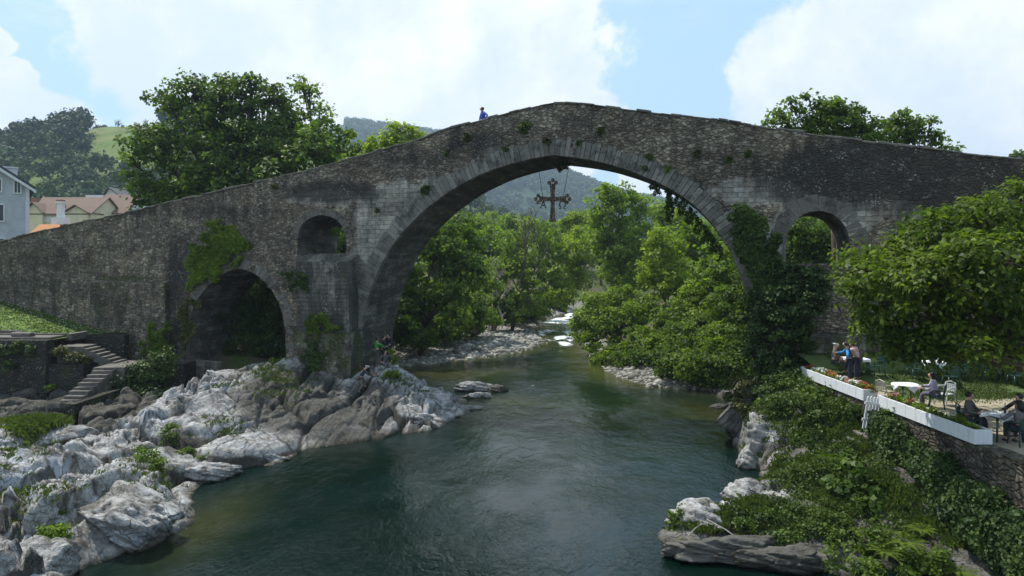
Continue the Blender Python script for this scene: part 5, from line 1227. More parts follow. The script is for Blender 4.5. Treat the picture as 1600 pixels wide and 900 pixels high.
# tufts rooted in the joints of the face
tuf = [(665, 297, 7), (790, 233, 4), (853, 222, 6), (700, 240, 5), (905, 226, 5), (1010, 262, 4), (1043, 265, 5), (1090, 240, 5), (820, 200, 9), (730, 215, 6), (1015, 245, 5), (560, 235, 5), (1140, 250, 5), (430, 292, 5), (525, 362, 6), (1170, 240, 5), (940, 205, 5), (590, 330, 4)]
tuf.sort()
for i, (px, py, r) in enumerate(tuf):
    p = bworld(bs(px), -.08, bz(px, py)[1]); rr_ = r / F * p[1]
    bush('wall_plant', 'dark weeds rooted in the bridge face, ' + ORD[i] + ' tuft counted from the left', 'plant', [(p[0], p[1], p[2], rr_)], M['leaf_olive' if i % 3 == 0 else 'leaf_dark'], .09, .12, 22, 1.0, .35, group='weeds rooted in the bridge face', seed=60 + i, stems=False)
p = bworld(bs(877, 1.2), 1.4, 0); c = W(877, 263, p[1])
bush('hanging_fern', 'dark fern tuft hanging from the underside of the arch crown', 'plant', [(c[0], p[1], c[2] + .12, .28)], M['leaf_dark'], .14, .14, 30, 1.2, .3, seed=81, stems=False)
# creepers hanging along the right haunch of the great arch
def strands(name, label, pts, seed):
    rng = np.random.default_rng(seed); C = []; mb = MB(); o0 = None
    for (px, py, ln, yb) in pts:
        q = bworld(bs(px, yb), yb, 0); w = W(px, py, q[1]); 
        if o0 is None: o0 = w.copy()
        l = ln / F * q[1]; n = max(4, int(l / .10)); t = np.linspace(0, 1, n)
        c = w[None] + np.stack([np.sin(t * 4 + px) * .06, np.cos(t * 5 + px) * .06, -t * l], 1) - o0; C.append(c); mb.tube([tuple(a) for a in c[::max(1, n // 5)]], .012, 4)
    C = np.concatenate(C); t = empty(name, tuple(o0), 0, label, 'plant'); v, lv = leaf_cloud(C, .11, 22, .12, var=np.full(len(C), .2), droop=1.2, rng=rng)
    npmesh('foliage', v, np.arange(len(v)).reshape(-1, 4), M['leaf_dark'], t, attrs={'leafvar': lv}); mb.build('stems', M['bark'], t); return t
strands('hanging_creeper', 'long dark creeper dangling from the right haunch of the great arch', [(1045, 300, 44, .6), (1048, 300, 36, .8), (1043, 298, 26, 1.0)], 1)
strands('hanging_creeper', 'short dark creeper tuft dangling left of the long creeper', [(1024, 287, 16, .6), (1028, 289, 12, .5), (1020, 285, 8, .7)], 2)
strands('hanging_creeper', 'fringe of creepers along the right springing of the great arch', [(1058 + i * 6, 303 + i * 7.2, 16 + (i * 7) % 14, .6) for i in range(12)], 3)

# ------------------------------------------------------------------ left bank plants
bush('ivy_thicket', 'dark ivy heaped over the low wall beside the stairs', 'ivy', [L(185, 600, 40.2, 24), L(215, 590, 40.6, 26), L(240, 580, 40.8, 24), L(200, 635, 39.5, 28), L(235, 625, 40, 30), L(255, 560, 41, 16), L(180, 655, 38.5, 20), L(225, 655, 38.8, 22)], M['leaf_ivy'], .13, .3, 30, 1.1, .42, seed=90, wid=.55)
bush('shrub', 'dark green shrub in the cleft between the pale rocks', 'shrub', [L(275, 690, 28.3, 20), L(290, 715, 27, 18), L(268, 675, 29, 14), L(310, 725, 26.8, 14)], M['leaf_dark'], .10, .25, 34, 1.3, .5, seed=91)
bush('shrub', 'leafy shrub at the left foot of the pier', 'shrub', [L(445, 585, 39.6, 18), L(432, 570, 39.9, 12), L(460, 600, 38.8, 14), L(440, 620, 38, 14)], M['leaf_mid'], .11, .25, 30, 1.1, .3, seed=92)
bush('shrub', 'low shrub in a crack of the lower left rocks', 'shrub', [L(80, 835, 18.1, 20), L(55, 850, 17.6, 14), L(100, 828, 18.4, 10)], M['leaf_mid'], .09, .16, 30, 1.1, .5, seed=93)
bush('shrub', 'grassy shrub on the crest of the split boulder', 'shrub', [L(230, 715, 24.5, 14), L(245, 728, 24, 12), L(215, 705, 25, 8)], M['leaf_dark'], .09, .16, 28, 1.0, .55, seed=94)
bush('shrub', 'small bush on the rock below the people under the arch', 'shrub', [L(608, 592, 38.6, 12), L(620, 585, 38.6, 8)], M['leaf_mid'], .11, .18, 28, 1.0, .4, seed=95)
bush('shrub', 'sapling with pale leaves beside the people under the arch', 'shrub', [L(614, 562, 40.2, 7), L(610, 548, 40.4, 5)], M['leaf_bright'], .10, .14, 18, .9, .6, seed=96)
bush('ivy', 'ivy hanging over the top of the left retaining wall', 'ivy', [L(8, 548, 40.5, 14), L(30, 543, 40.5, 11), L(48, 545, 40.4, 8), L(18, 570, 40.4, 9)], M['leaf_ivy'], .11, .2, 22, 1.0, .5, seed=97)
bush('shrub', 'dark creeper clinging to the wall above the stairs', 'shrub', [L(95, 552, 41, 12), L(115, 560, 41, 12), L(130, 565, 41, 9)], M['leaf_olive'], .11, .2, 22, 1.0, .25, seed=98)
bush('shrub', 'single bright plant growing out of the dark retaining wall', 'shrub', [L(77, 606, 40.4, 5)], M['leaf_mid'], .12, .12, 22, 1.0, .6, seed=99)
rg = np.random.default_rng(9)
def tufts(name, label, pts, h, n, mat='grassb', var=.55, seed=1, spread=.2, wid=.012): return foliage_mesh(name, [grass_chunk(pts, h, n, spread, seed, var, wid)], M[mat], kind='stuff', label=label)
q = rg.normal(size=(120, 2)); x = W(46, 660, 28.6)[0] + q[:, 0] * .6 * np.where(q[:, 1] > 0, 1, .5); y = 28.9 + q[:, 1] * .45; z = .55 + .85 * np.sqrt(np.clip(1 - ((x - W(20, 670, 28.5)[0]) / 2.4) ** 2 - ((y - 29.2) / 1.6) ** 2, 0, 1))
tufts('long_grass', 'long green grass on top of the grassy boulder', np.stack([x, y, z - .05], 1), .36, 26, seed=5, var=.7, spread=.20)
rp = []
for (px, py, Y, sx, n) in [(210, 745, 23, .6, 60), (150, 790, 20.5, .5, 30), (35, 760, 20.5, .5, 40), (60, 790, 19, .4, 40), (240, 770, 21.3, .3, 25), (425, 600, 38, .8, 120), (340, 620, 35.5, .4, 30), (640, 600, 37.8, .5, 40), (440, 640, 36, .8, 80), (10, 720, 22.5, .6, 60), (5, 690, 25, .8, 80), (355, 700, 30, .5, 40)]:
    c = W(px, py, Y); q = rg.normal(size=(n, 2)) * sx; x, y = c[0] + q[:, 0], Y + q[:, 1]; z = left_rock(x[None], y[None])[0]; ok = z > .15; rp.append(np.stack([x, y, z - .03], 1)[ok])
tufts('grass', 'sparse grass tufts in the cracks of the left rocks', np.concatenate(rp), .16, 16, seed=6, spread=.10, wid=.008)

# ------------------------------------------------------------------ right bank plants
bush('shrub', 'large leafy bush spilling down the bank under the farther planter', 'shrub', [L(1225, 590, 30.6, 26), L(1215, 620, 30, 30), L(1250, 615, 29.2, 34), L(1285, 632, 28, 32), L(1238, 650, 28.6, 32), L(1272, 665, 27.4, 32), L(1312, 650, 26.9, 28), L(1330, 672, 25.9, 22), L(1300, 690, 26.2, 24), L(1240, 680, 27.6, 24), L(1200, 600, 31, 24), L(1335, 640, 25.7, 20), L(1225, 640, 28.2, 34), L(1265, 640, 27.4, 38), L(1295, 665, 26.4, 34), L(1320, 690, 25.6, 26), L(1250, 690, 26.6, 28), L(1210, 660, 28.2, 22), L(1275, 700, 25.6, 24)], M['leaf_bank'], .11, .30, 34, 1.0, .30, seed=110)
bush('shrub', 'mossy hanging bush on the tall rock at the right waterline', 'shrub', [L(1160, 605, 31, 18), L(1178, 610, 31, 18), L(1150, 622, 31, 13), L(1182, 640, 30.4, 16), L(1160, 635, 30.4, 12)], M['leaf_olive'], .10, .2, 26, 1.1, .3, seed=111)
bush('shrub', 'bright grassy cushion left of the tall mossy rock', 'shrub', [L(1135, 600, 34, 10), L(1137, 620, 34, 8)], M['leaf_bank'], .09, .15, 30, 1.2, .5, seed=112)
bush('shrub', 'broad leaved bush on the foreground bank below the steps', 'shrub', [L(1300, 742, 22.6, 28), L(1332, 735, 22.6, 28), L(1350, 765, 21.6, 30), L(1320, 775, 21.4, 26), L(1365, 745, 22.6, 18), L(1345, 795, 20.8, 22)], M['leaf_bank'], .17, .26, 26, 1.1, .36, seed=113, wid=.6)
bush('shrub', 'small bright shrub at the tip of the foreground bank', 'shrub', [L(1060, 808, 20.5, 13), L(1052, 822, 20.3, 9), L(1072, 800, 20.8, 9)], M['leaf_bank'], .09, .14, 28, 1.1, .65, seed=114)
bush('shrub', 'low dark bush in the middle of the foreground bank', 'shrub', [L(1200, 815, 20.2, 24), L(1240, 810, 20.4, 24), L(1165, 825, 19.9, 18), L(1275, 825, 20, 26), L(1230, 845, 19.2, 20)], M['leaf_bank'], .08, .2, 34, 1.0, .38, seed=115)
bush('shrub', 'tangled bush at the foot of the ivy wall in the corner', 'shrub', [L(1320, 850, 19.2, 30), L(1370, 850, 19, 30), L(1420, 880, 18.2, 30), L(1300, 880, 18.4, 20), L(1470, 880, 18, 26), L(1360, 890, 18, 24)], M['leaf_dark'], .10, .22, 30, 1.0, .6, seed=116)
# ivy wall below the nearer planter
rng = np.random.default_rng(12); n = 30000
yy = rng.uniform(15.0, 24.35, n); zz = rng.uniform(.1, 2.95, n)
top = np.interp(yy, [15, 18, 19.5, 21.5, 23.5, 24.4], [1.75, 2.0, 2.3, 2.7, 3.0, 3.2]) + (fbm(yy * 1.5, yy * 0 + 3, 5, 3) - .5) * .8
kf = fbm(yy * 1.1, zz * 1.1, 61, 3); ok = (zz < top) & (rng.random(n) < .35 + 1.2 * kf); yy, zz, kf = yy[ok], zz[ok], kf[ok]
dd = (.15 + .75 * kf) * rng.random(len(yy)) ** .5 * (1 + .5 * (1 - zz / 3)); c = np.stack([13.05 - dd, yy, zz], 1)
v, lv = leaf_cloud(c, .07, 4, .09, np.repeat(np.array([[-1., -.3, .1]]), len(c), 0), var=np.clip(.25 + (fbm(yy * 2, zz * 2, 63, 3) - .5) * 1.3, 0, 1), droop=.8, wid=.55, rng=rng, upb=.3)
npmesh('ivy', v, np.arange(len(v)).reshape(-1, 4), M['leaf_ivy'], attrs={'leafvar': lv}, label='thick curtain of dark ivy on the wall under the nearer planter', cat='ivy')
bush('ivy', 'ivy mound climbing over the gate side of the nearer planter', 'ivy', [L(1392, 655, 23.6, 15), L(1410, 650, 23.2, 14), L(1380, 680, 23.8, 15), L(1425, 665, 22.8, 12)], M['leaf_ivy'], .11, .2, 28, 1.2, .5, seed=118, wid=.55)
# ferns
def fern(x, y, z, r, label, seed, nf=9):
    rr = random.Random(seed); t = empty('fern', (x, y, z), 0, label, 'fern'); V = []; LV = []
    for i in range(nf):
        a = i / nf * 6.283 + rr.uniform(-.2, .2); ln = r * rr.uniform(.8, 1.15); d = Vector((math.cos(a), math.sin(a), 0)); s = Vector((-d.y, d.x, 0)); n = 26; tone = rr.uniform(.5, .95)
        for j in range(n):
            u = (j + .5) / n; p = d * ln * u + Vector((0, 0, ln * (.75 * u - .62 * u * u * 1.25) + .05)); w = ln * .20 * math.sin(math.pi * min(1, u * .9 + .12)) ; h = ln / n * .55
            for sg in (-1, 1):
                tip = p + s * sg * w + d * w * .35 - Vector((0, 0, w * .25)); V += [p - d * h, (p + tip) / 2 + d * h * .1 - d * h, tip, (p + tip) / 2 + d * h]; LV += [tone] * 4
    npmesh('fronds', np.array([tuple(q) for q in V]), np.arange(len(V)).reshape(-1, 4), M['leaf_mid'] if seed % 2 else M['leaf_bank'], t, attrs={'leafvar': np.array(LV) * .7}); return t
for i, (px, py, Y, r, lab) in enumerate([(1415, 835, 18.6, .75, 'yellow green fern at the foot of the ivy wall'), (1385, 850, 18.3, .6, 'small fern left of the yellow green fern'), (1440, 815, 18.9, .55, 'fern half hidden by the ivy curtain'), (1500, 880, 17.6, .6, 'fern in the bottom right corner'), (1315, 805, 20.6, .6, 'feathery fern below the broad leaved bush')]):
    c = W(px, py, Y); x = min(c[0], 12.75); z = float(right_rock(np.array([[x]]), np.array([[Y]]))[0, 0]); fern(x, Y, max(z, c[2] - .3), r, lab, 3 + i * (2 if i != 4 else 1))
# ground cover of the foreground bank
n = 80000; x = rg.uniform(3.8, 13.1, n); y = rg.uniform(17.6, 30.5, n); z = right_rock(x[None], y[None])[0]; qx, qy = P2(x, y, z)
bare = soft(qx, qy, [(1120, 782, 42, 16, 1.1), (1195, 768, 40, 12, .9), (1195, 690, 30, 40, .9), (1060, 850, 40, 20, 1.3)])
ok = (z > .32) & (rg.random(n) < (.75 * (fbm(x * 1.2, y * 1.2, 91, 3) > .40) + .1) * (1 - np.clip(bare, 0, 1))) & (z > .32 + .5 * np.clip((18.9 - y), 0, 1))
P = np.stack([x, y, z - .04], 1)[ok]; ng = fbm(P[:, 0] * .7, P[:, 1] * .7, 95, 3)
A = P[ng > .52]; B = P[ng <= .56]
tufts('grass', 'rough green grass over the right foreground bank', A[::2], .22, 7, seed=12, spread=.10, wid=.009)
B = B[::2]; hb_ = .06 + .5 * np.clip(fbm(B[:, 0] * .9, B[:, 1] * .9, 99, 3) - .42, 0, 1); v, lv = leaf_cloud(B + np.stack([0 * hb_, 0 * hb_, hb_], 1), .15, 9, .08, var=np.clip(.45 + (fbm(B[:, 0] * 1.5, B[:, 1] * 1.5, 97, 3) - .5) * 1.4, 0, 1), rng=rng)
npmesh('ground_cover', v, np.arange(len(v)).reshape(-1, 4), M['leaf_weed'], attrs={'leafvar': lv}, kind='stuff', label='low leafy weeds over the right foreground bank')
# dry sticks
for i, (a_, b_, lab) in enumerate([((1105, 812, 20.0), (1165, 850, 19.0), 'thin dry stick sloping down the foreground bank'), ((1075, 838, 19.6), (1098, 818, 19.9), 'short pale stick at the tip of the foreground bank')]):
    mb = MB(); p0, p1 = W(*a_), W(*b_); c = (p0 + p1) / 2; mb.tube([tuple(p0 - c), (0, 0, .05), tuple(p1 - c)], [.02, .016, .008], 5); o = mb.build('branch', M['bark_pale'], label=lab, cat='branch'); o.location = tuple(c)

# ------------------------------------------------------------------ trees
gz = lambda x, y: float(ground_z(np.array([[x]]), np.array([[y]]))[0, 0])
def T(name, label, lobes, bx, Y, mat, **kw):
    x = W(bx, 400, Y)[0]; return tree(name, label, 'tree', lobes, (x, Y, gz(x, Y)), M[mat], **kw)
T('broadleaf_tree', 'huge dark green spreading tree rising behind the left ramp of the bridge', [L(330, 168, 60, 55, 0), L(268, 158, 60, 26, -1), L(400, 195, 60, 66, 2), L(300, 140, 60, 24), L(345, 135, 61, 24), L(250, 235, 60, 42, -2), L(305, 240, 60, 66, 0), L(390, 260, 60, 74, -1), L(455, 215, 61, 50, 1), L(215, 285, 58, 22), L(485, 250, 59, 50, -1), L(440, 300, 58, 50, -1), L(232, 305, 57, 26), L(285, 300, 57, 46), L(350, 300, 57, 46), L(205, 255, 58, 12), L(395, 140, 60, 26), L(430, 160, 61, 24)],
  380, 60, 'leaf_dark', leaf=.34, csz=.85, per=34, dens=1.1, r0=.6, vmean=.45, seed=201, inner=.3)
T('broadleaf_tree', 'lighter green tree whose ragged top shows right of the dark tree', [L(480, 150, 64, 24), L(500, 190, 64, 26), L(530, 215, 64, 24), L(515, 245, 63, 30), L(545, 205, 64, 12), L(560, 232, 63, 18), L(470, 125, 64, 13), L(540, 262, 62, 26)], 510, 64, 'leaf_mid', leaf=.32, csz=.7, per=26, dens=.75, r0=.4, vmean=.55, seed=202, inner=.35)
T('broadleaf_tree', 'bright green round topped tree just left of the person on the bridge', [L(622, 215, 74, 24), L(598, 228, 74, 20), L(645, 212, 74, 15), L(578, 240, 73, 16), L(615, 240, 73, 24), L(560, 250, 72, 14)], 615, 74, 'leaf_bright', leaf=.34, csz=.7, per=34, dens=1.0, r0=.35, vmean=.6, seed=203)
T('broadleaf_tree', 'tree with sparse spreading branches rising behind the right ramp', [L(1218, 180, 42, 16), L(1245, 170, 42, 11), L(1203, 190, 42, 9), L(1262, 149, 42, 4), L(1234, 158, 42, 7), L(1285, 180, 42, 24), L(1310, 175, 42, 20), L(1330, 195, 42, 26), L(1290, 205, 42, 24), L(1270, 195, 42, 18), L(1365, 205, 42, 22), L(1258, 210, 42, 14), L(1340, 178, 42, 14), L(1232, 196, 42, 14), L(1300, 165, 42, 12), L(1350, 215, 42, 24), L(1320, 215, 42, 26), L(1278, 165, 42, 10)],
  1310, 42, 'leaf_dark', leaf=.22, csz=.42, per=26, dens=1.0, r0=.25, vmean=.75, seed=204, inner=.3)
T('broadleaf_tree', 'second sparse tree showing above the right ramp, lower and farther right', [L(1395, 195, 43, 12), L(1408, 176, 43, 8), L(1415, 200, 43, 18), L(1440, 205, 43, 17), L(1455, 190, 43, 7), L(1465, 212, 43, 9), L(1380, 210, 43, 16), L(1425, 215, 43, 18), L(1475, 228, 43, 12), L(1495, 236, 43, 6), L(1392, 212, 43, 20), L(1452, 222, 43, 14), L(1432, 190, 43, 12), L(1405, 186, 43, 12)],
  1420, 43, 'leaf_dark', leaf=.22, csz=.42, per=22, dens=.85, r0=.22, vmean=.75, seed=205, inner=.3)
T('conifer_tree', 'tiny tree top just above the bridge at the right edge', [L(1590, 243, 90, 6), L(1583, 246, 90, 5), L(1597, 247, 90, 5)], 1590, 90, 'leaf_dark', leaf=.4, csz=.4, per=16, seed=206, r0=.15)
# through the great arch, left bank
T('broadleaf_tree', 'dense dark green tree at the left side of the arch opening', [L(640, 430, 56, 36), L(685, 385, 58, 40), L(715, 355, 60, 24), L(720, 420, 58, 36), L(650, 480, 55, 34), L(700, 470, 56, 36), L(625, 500, 54, 24), L(735, 380, 60, 20), L(600, 450, 57, 30), L(590, 400, 58, 34)], 660, 58, 'leaf_dark', leaf=.30, csz=.62, per=34, dens=1.0, r0=.35, vmean=.70, seed=210)
T('broadleaf_tree', 'leafy tree with hanging boughs beside the gravel bar', [L(735, 470, 66, 24), L(715, 500, 62, 22), L(745, 495, 66, 20), L(690, 505, 60, 20), L(755, 440, 70, 22)], 728, 66, 'leaf_mid', leaf=.30, csz=.6, per=30, dens=1.0, r0=.2, vmean=.5, seed=211)
T('broadleaf_tree', 'airy light green tree in the middle distance below the cross', [L(800, 385, 84, 28), L(835, 365, 86, 28), L(780, 420, 82, 26), L(825, 420, 82, 34), L(860, 400, 86, 26), L(865, 440, 84, 26), L(790, 465, 80, 24), L(835, 470, 80, 28), L(868, 370, 88, 16), L(770, 365, 86, 16)], 818, 84, 'leaf_mid', leaf=.34, csz=.62, per=22, dens=.8, r0=.3, vmean=.62, seed=212, trunk='bark_pale')
T('broadleaf_tree', 'bright tree leaning over the river bend right of the cross', [L(890, 395, 92, 26), L(915, 405, 92, 18), L(885, 425, 92, 24), L(905, 440, 92, 22), L(875, 460, 90, 22), L(900, 370, 94, 16), L(850, 470, 90, 18)], 838, 96, 'leaf_bright', leaf=.36, csz=.65, per=24, dens=.9, r0=.28, vmean=.6, seed=213)
T('broadleaf_tree', 'small round crowned tree far off just right of the cross', [L(893, 345, 112, 14), L(905, 340, 112, 10), L(882, 352, 112, 10), L(875, 380, 116, 14)], 868, 126, 'leaf_bright', leaf=.4, csz=.6, per=24, dens=.8, r0=.25, vmean=.5, seed=214)
T('broadleaf_tree', 'dark tree filling the gap left of the pale snag', [L(760, 400, 95, 26), L(740, 360, 96, 22), L(765, 370, 96, 16), L(745, 420, 90, 24)], 750, 95, 'leaf_mid', leaf=.38, csz=.7, per=28, dens=1.0, r0=.3, vmean=.35, seed=215)
def bare(px, Y, top, spread, label, seed, trunk='bark', n=16, r0=.14):
    x = W(px, 400, Y)[0]; z0 = gz(x, Y); H = W(px, top, Y)[2] - z0; t = empty('bare_tree', (x, Y, z0), 0, label, 'tree'); mb = MB(); rr = random.Random(seed)
    def br(p, d, l, r, dep):
        q = p + d * l * .5 + Vector((rr.uniform(-.05, .05), 0, 0)) * l; e = q + (d + Vector((rr.uniform(-.15, .15), rr.uniform(-.15, .15), .08))).normalized() * l * .5
        mb.tube([p, q, e], [r, r * .8, r * .55], 5)
        if dep > 0:
            for _ in range(3): 
                nd = (d + Vector((rr.uniform(-.6, .6), rr.uniform(-.5, .5), rr.uniform(-.05, .4)))).normalized(); br(p.lerp(e, rr.uniform(.45, 1)), nd, l * rr.uniform(.5, .75), r * .5, dep - 1)
    br(Vector((0, 0, 0)), Vector((spread, 0, 1)).normalized(), H * .45, r0, 5); mb.build('trunk', M[trunk], t, True); return t
bare(800, 80, 270, .16, 'leafless tree with upright twigs against the hillside left of the cross', 5, r0=.26)
bare(772, 78, 395, -.02, 'pale broken snag of a dead tree on the left bank', 8, 'bark_pale', r0=.35)
mb = MB(); c = W(782, 495, 74); mb.tube([(-.25, 0, 1.2), (-.1, .1, .6), (.15, 0, .1), (.3, 0, -.9), (.1, 0, -1.3)], [.05, .09, .13, .12, .05], 7); mb.tube([(.15, 0, .1), (.6, .1, .5)], [.08, .03], 6)
o = mb.build('driftwood', M['bark_pale'], label='bleached driftwood trunk propped on the gravel bar', cat='driftwood'); o.location = tuple(c)
# right bank beyond the bridge
T('broadleaf_tree', 'tall airy tree right of the cross reaching up to the arch', [L(950, 300, 84, 17), L(935, 320, 84, 18), L(975, 310, 85, 22), L(1000, 325, 86, 22), L(955, 345, 84, 28), L(995, 360, 84, 30), L(940, 380, 83, 22), L(970, 395, 83, 30), L(1010, 400, 84, 28), L(930, 345, 84, 12), L(965, 430, 82, 26)], 965, 85, 'leaf_mid', leaf=.34, csz=.62, per=26, dens=.9, r0=.35, vmean=.78, seed=220)
T('broadleaf_tree', 'distant tree row behind the tall airy tree', [L(1030, 335, 105, 18), L(1055, 345, 105, 22), L(1080, 360, 104, 22), L(1045, 375, 104, 28), L(1095, 385, 104, 24), L(1120, 400, 103, 20), L(1070, 400, 102, 28)], 1065, 105, 'leaf_bright', leaf=.42, csz=.75, per=28, dens=1.0, r0=.35, vmean=.55, seed=221)
T('broadleaf_tree', 'pale green birch like tree in the centre of the right bank', [L(1035, 372, 62, 20), L(1030, 400, 62, 28), L(1050, 420, 62, 28), L(1015, 430, 62, 24), L(1040, 450, 61, 32), L(1075, 445, 62, 22), L(1060, 390, 63, 16)], 1040, 62, 'leaf_bright', leaf=.26, csz=.5, per=26, dens=.85, r0=.2, vmean=.5, seed=222)
T('broadleaf_tree', 'bushy willow like tree leaning over the right waterline', [L(930, 480, 60, 30), L(965, 470, 61, 28), L(915, 510, 59, 26), L(950, 510, 58, 32), L(985, 500, 58, 30), L(925, 538, 57, 18), L(960, 545, 56, 24), L(995, 535, 56, 28), L(1010, 480, 60, 26)], 960, 59, 'leaf_mid', leaf=.22, csz=.45, per=32, dens=1.0, r0=.18, vmean=.5, seed=223)
T('broadleaf_tree', 'rounded green tree right of the centre on the near right bank', [L(1085, 470, 54, 30), L(1060, 500, 54, 34), L(1100, 510, 52, 34), L(1035, 520, 54, 30), L(1080, 545, 51, 32), L(1040, 555, 52, 26), L(1110, 555, 50, 26)], 1075, 54, 'leaf_mid', leaf=.22, csz=.48, per=34, dens=1.0, r0=.2, vmean=.38, seed=224)
T('broadleaf_tree', 'dark tree between the right bank and the ivy pier', [L(1130, 430, 50, 24), L(1155, 440, 49, 28), L(1140, 475, 48, 34), L(1165, 500, 47, 32), L(1135, 525, 46, 34), L(1160, 560, 45, 30), L(1110, 420, 52, 18), L(1180, 460, 48, 26)], 1150, 49, 'leaf_dark', leaf=.22, csz=.48, per=34, dens=1.0, r0=.22, vmean=.65, seed=225)
T('broadleaf_tree', 'dark tree seen through the small right arch', [L(1250, 370, 50, 34), L(1290, 390, 50, 34), L(1265, 430, 50, 40), L(1310, 350, 52, 30), L(1230, 410, 50, 30)], 1270, 51, 'leaf_dark', leaf=.24, csz=.5, per=34, dens=1.0, r0=.3, vmean=.5, seed=226)
T('broadleaf_tree', 'dark tree close behind the big left arch', [L(350, 470, 58, 50), L(420, 480, 57, 46), L(300, 500, 57, 40), L(380, 530, 56, 46), L(440, 540, 56, 40), L(460, 430, 58, 40), L(490, 370, 58, 40), L(530, 400, 58, 36), L(330, 540, 56, 40)], 400, 58, 'leaf_dark', leaf=.30, csz=.62, per=34, dens=1.0, r0=.3, vmean=.3, seed=227)
bush('shrub', 'dark undergrowth inside the big left arch', 'shrub', [(*bworld(s, y, z), r) for s, y, z, r in [(-23.2, 3.9, 2.2, 1.5), (-21.5, 4.6, 2.4, 1.6), (-19.5, 4.8, 2.2, 1.6), (-17.8, 4.8, 2.0, 1.5), (-23.4, 3.6, 4.4, 1.2), (-22, 4.8, 4.6, 1.5), (-20.2, 5, 4.4, 1.6), (-18.4, 5, 4.0, 1.5), (-17.2, 5, 5.6, 1.6), (-19, 5.2, 6.4, 1.6), (-21, 5.2, 6.6, 1.6), (-16.6, 5, 3.6, 1.5), (-16.2, 5.2, 1.8, 1.6), (-23, 5, 6.2, 1.5)]], M['leaf_dark'], .16, .4, 34, 1.1, .1, seed=228)
ub = [(628, 520, 55, 22), (655, 525, 57, 20), (680, 520, 60, 18), (705, 520, 64, 14), (735, 512, 68, 15), (765, 500, 72, 14), (790, 495, 78, 14), (820, 492, 84, 13), (842, 487, 92, 12), (640, 500, 60, 26), (690, 498, 64, 24), (730, 490, 70, 20), (775, 480, 78, 20), (815, 475, 86, 18), (850, 470, 96, 16), (870, 478, 112, 12), (868, 465, 118, 16)]
ub.sort()
for i, (px, py, Y, r_) in enumerate(ub):
    bush('shrub', 'underbrush behind the gravel bar, ' + ORD[i] + ' bush counted from the left', 'shrub', [L(px + dx, py + dy, Y + dd_, r_ * f_) for dx, dy, dd_, f_ in ((0, 0, 0, 1), (-r_ * .8, 3, 1, .75), (r_ * .8, 2, -.5, .75), (2, -r_ * .7, 1, .7))], M[['leaf_dark', 'leaf_mid', 'leaf_mid'][i % 3]], .24, .45, 26, 1.0, .45, group='underbrush along the left bank', seed=500 + i)
onland = lambda x, y, z, r: (x, y, max(z, gz(x, y) + .55 * r), r)
ub = [(1072, 576, 44.6, 22), (1098, 578, 44.2, 24), (1122, 578, 43.6, 22), (1050, 577, 45.5, 18), (1140, 570, 43, 24), (1055, 552, 54, 26), (1085, 548, 53, 28), (1115, 552, 51, 26), (1070, 560, 51, 26), (1100, 566, 50, 28), (1075, 565, 47, 24), (1100, 560, 49, 26), (1130, 570, 45, 22), (1060, 570, 49, 20), (1020, 568, 52, 18), (945, 572, 54, 14), (975, 575, 52, 14), (1005, 575, 50.5, 16), (1035, 578, 49, 16), (1065, 580, 48, 16), (1095, 582, 47, 18), (1120, 580, 46, 18), (1050, 560, 51, 22), (1085, 562, 50, 22), (1120, 565, 48, 22), (1145, 590, 44.5, 18), (1165, 585, 43, 20), (1000, 555, 54, 20)]
ub.sort()
for i, (px, py, Y, r_) in enumerate(ub):
    bush('shrub', 'underbrush over the stones of the right bank, ' + ORD[i] + ' bush counted from the left', 'shrub', [onland(*L(px + dx, py + dy, Y + dd_, r_ * f_ * 1.15)) for dx, dy, dd_, f_ in ((0, 0, 0, 1), (-r_ * .8, 3, 1, .7), (r_ * .8, 2, -.5, .75), (2, -r_ * .7, 1, .8))], M[['leaf_mid', 'leaf_dark'][i % 2]], .20, .38, 26, 1.0, .4, group='underbrush along the right bank', seed=540 + i)
# the edges of the valley wood far upstream: single trees
rr = random.Random(17); k_ = 0
for i in range(44):
    Y = rr.uniform(112, 190); side = rr.random(); X = rr.uniform(-75, 85) 
    xl = np.interp(Y, XL[:, 0], XL[:, 1]); xr = np.interp(Y, XR[:, 0], XR[:, 1])
    if Y < 135 and xl - 4 < X < xr + 4: continue
    zg = gz(X, Y); H = rr.uniform(8, 15) * (1 if X > -20 else .9); hx, hy = P2(X, Y, zg + H)
    lob = [(X + rr.uniform(-2.4, 2.4), Y + rr.uniform(-2, 2), zg + H * rr.uniform(.35, .85), rr.uniform(1.6, 2.8)) for _ in range(7)]
    mt_ = ['leaf_mid', 'leaf_dark', 'leaf_bright'][k_ % 3]; k_ += 1
    tree('broadleaf_tree', 'green tree of the distant wood upstream in the valley', 'tree', lob, (X, Y, zg), M[mt_], leaf=.5, csz=.9, per=20, dens=.8, r0=.3, vmean=.5, seed=300 + i, group='trees of the wood upstream')
for i, (X, Y, s_) in enumerate([(-30, 64, 1.), (-22, 68, 1.1), (-16, 72, 1.0), (-14, 82, 1.1), (-22, 88, 1.2), (-6, 98, 1.1), (-12, 104, 1.2), (24, 60, 1.), (30, 56, 1.0), (20, 74, 1.1), (27, 80, 1.2), (16, 98, 1.1), (24, 100, 1.1), (18, 54, .9), (38, 62, 1.0), (-3, 108, 1.)]):
    zg = gz(X, Y); lob = [(X + rr.uniform(-2.6, 2.6), Y + rr.uniform(-2, 2), zg + 8.5 * s_ * rr.uniform(.25, .9), rr.uniform(1.5, 2.6) * s_) for _ in range(8)]
    tree('broadleaf_tree', 'green tree standing in the riverside wood behind the bridge', 'tree', lob, (X, Y, zg), M[['leaf_dark', 'leaf_mid'][i % 2]], leaf=.36, csz=.7, per=24, dens=.8, r0=.28, vmean=.5, seed=360 + i, group='riverside trees behind the bridge')
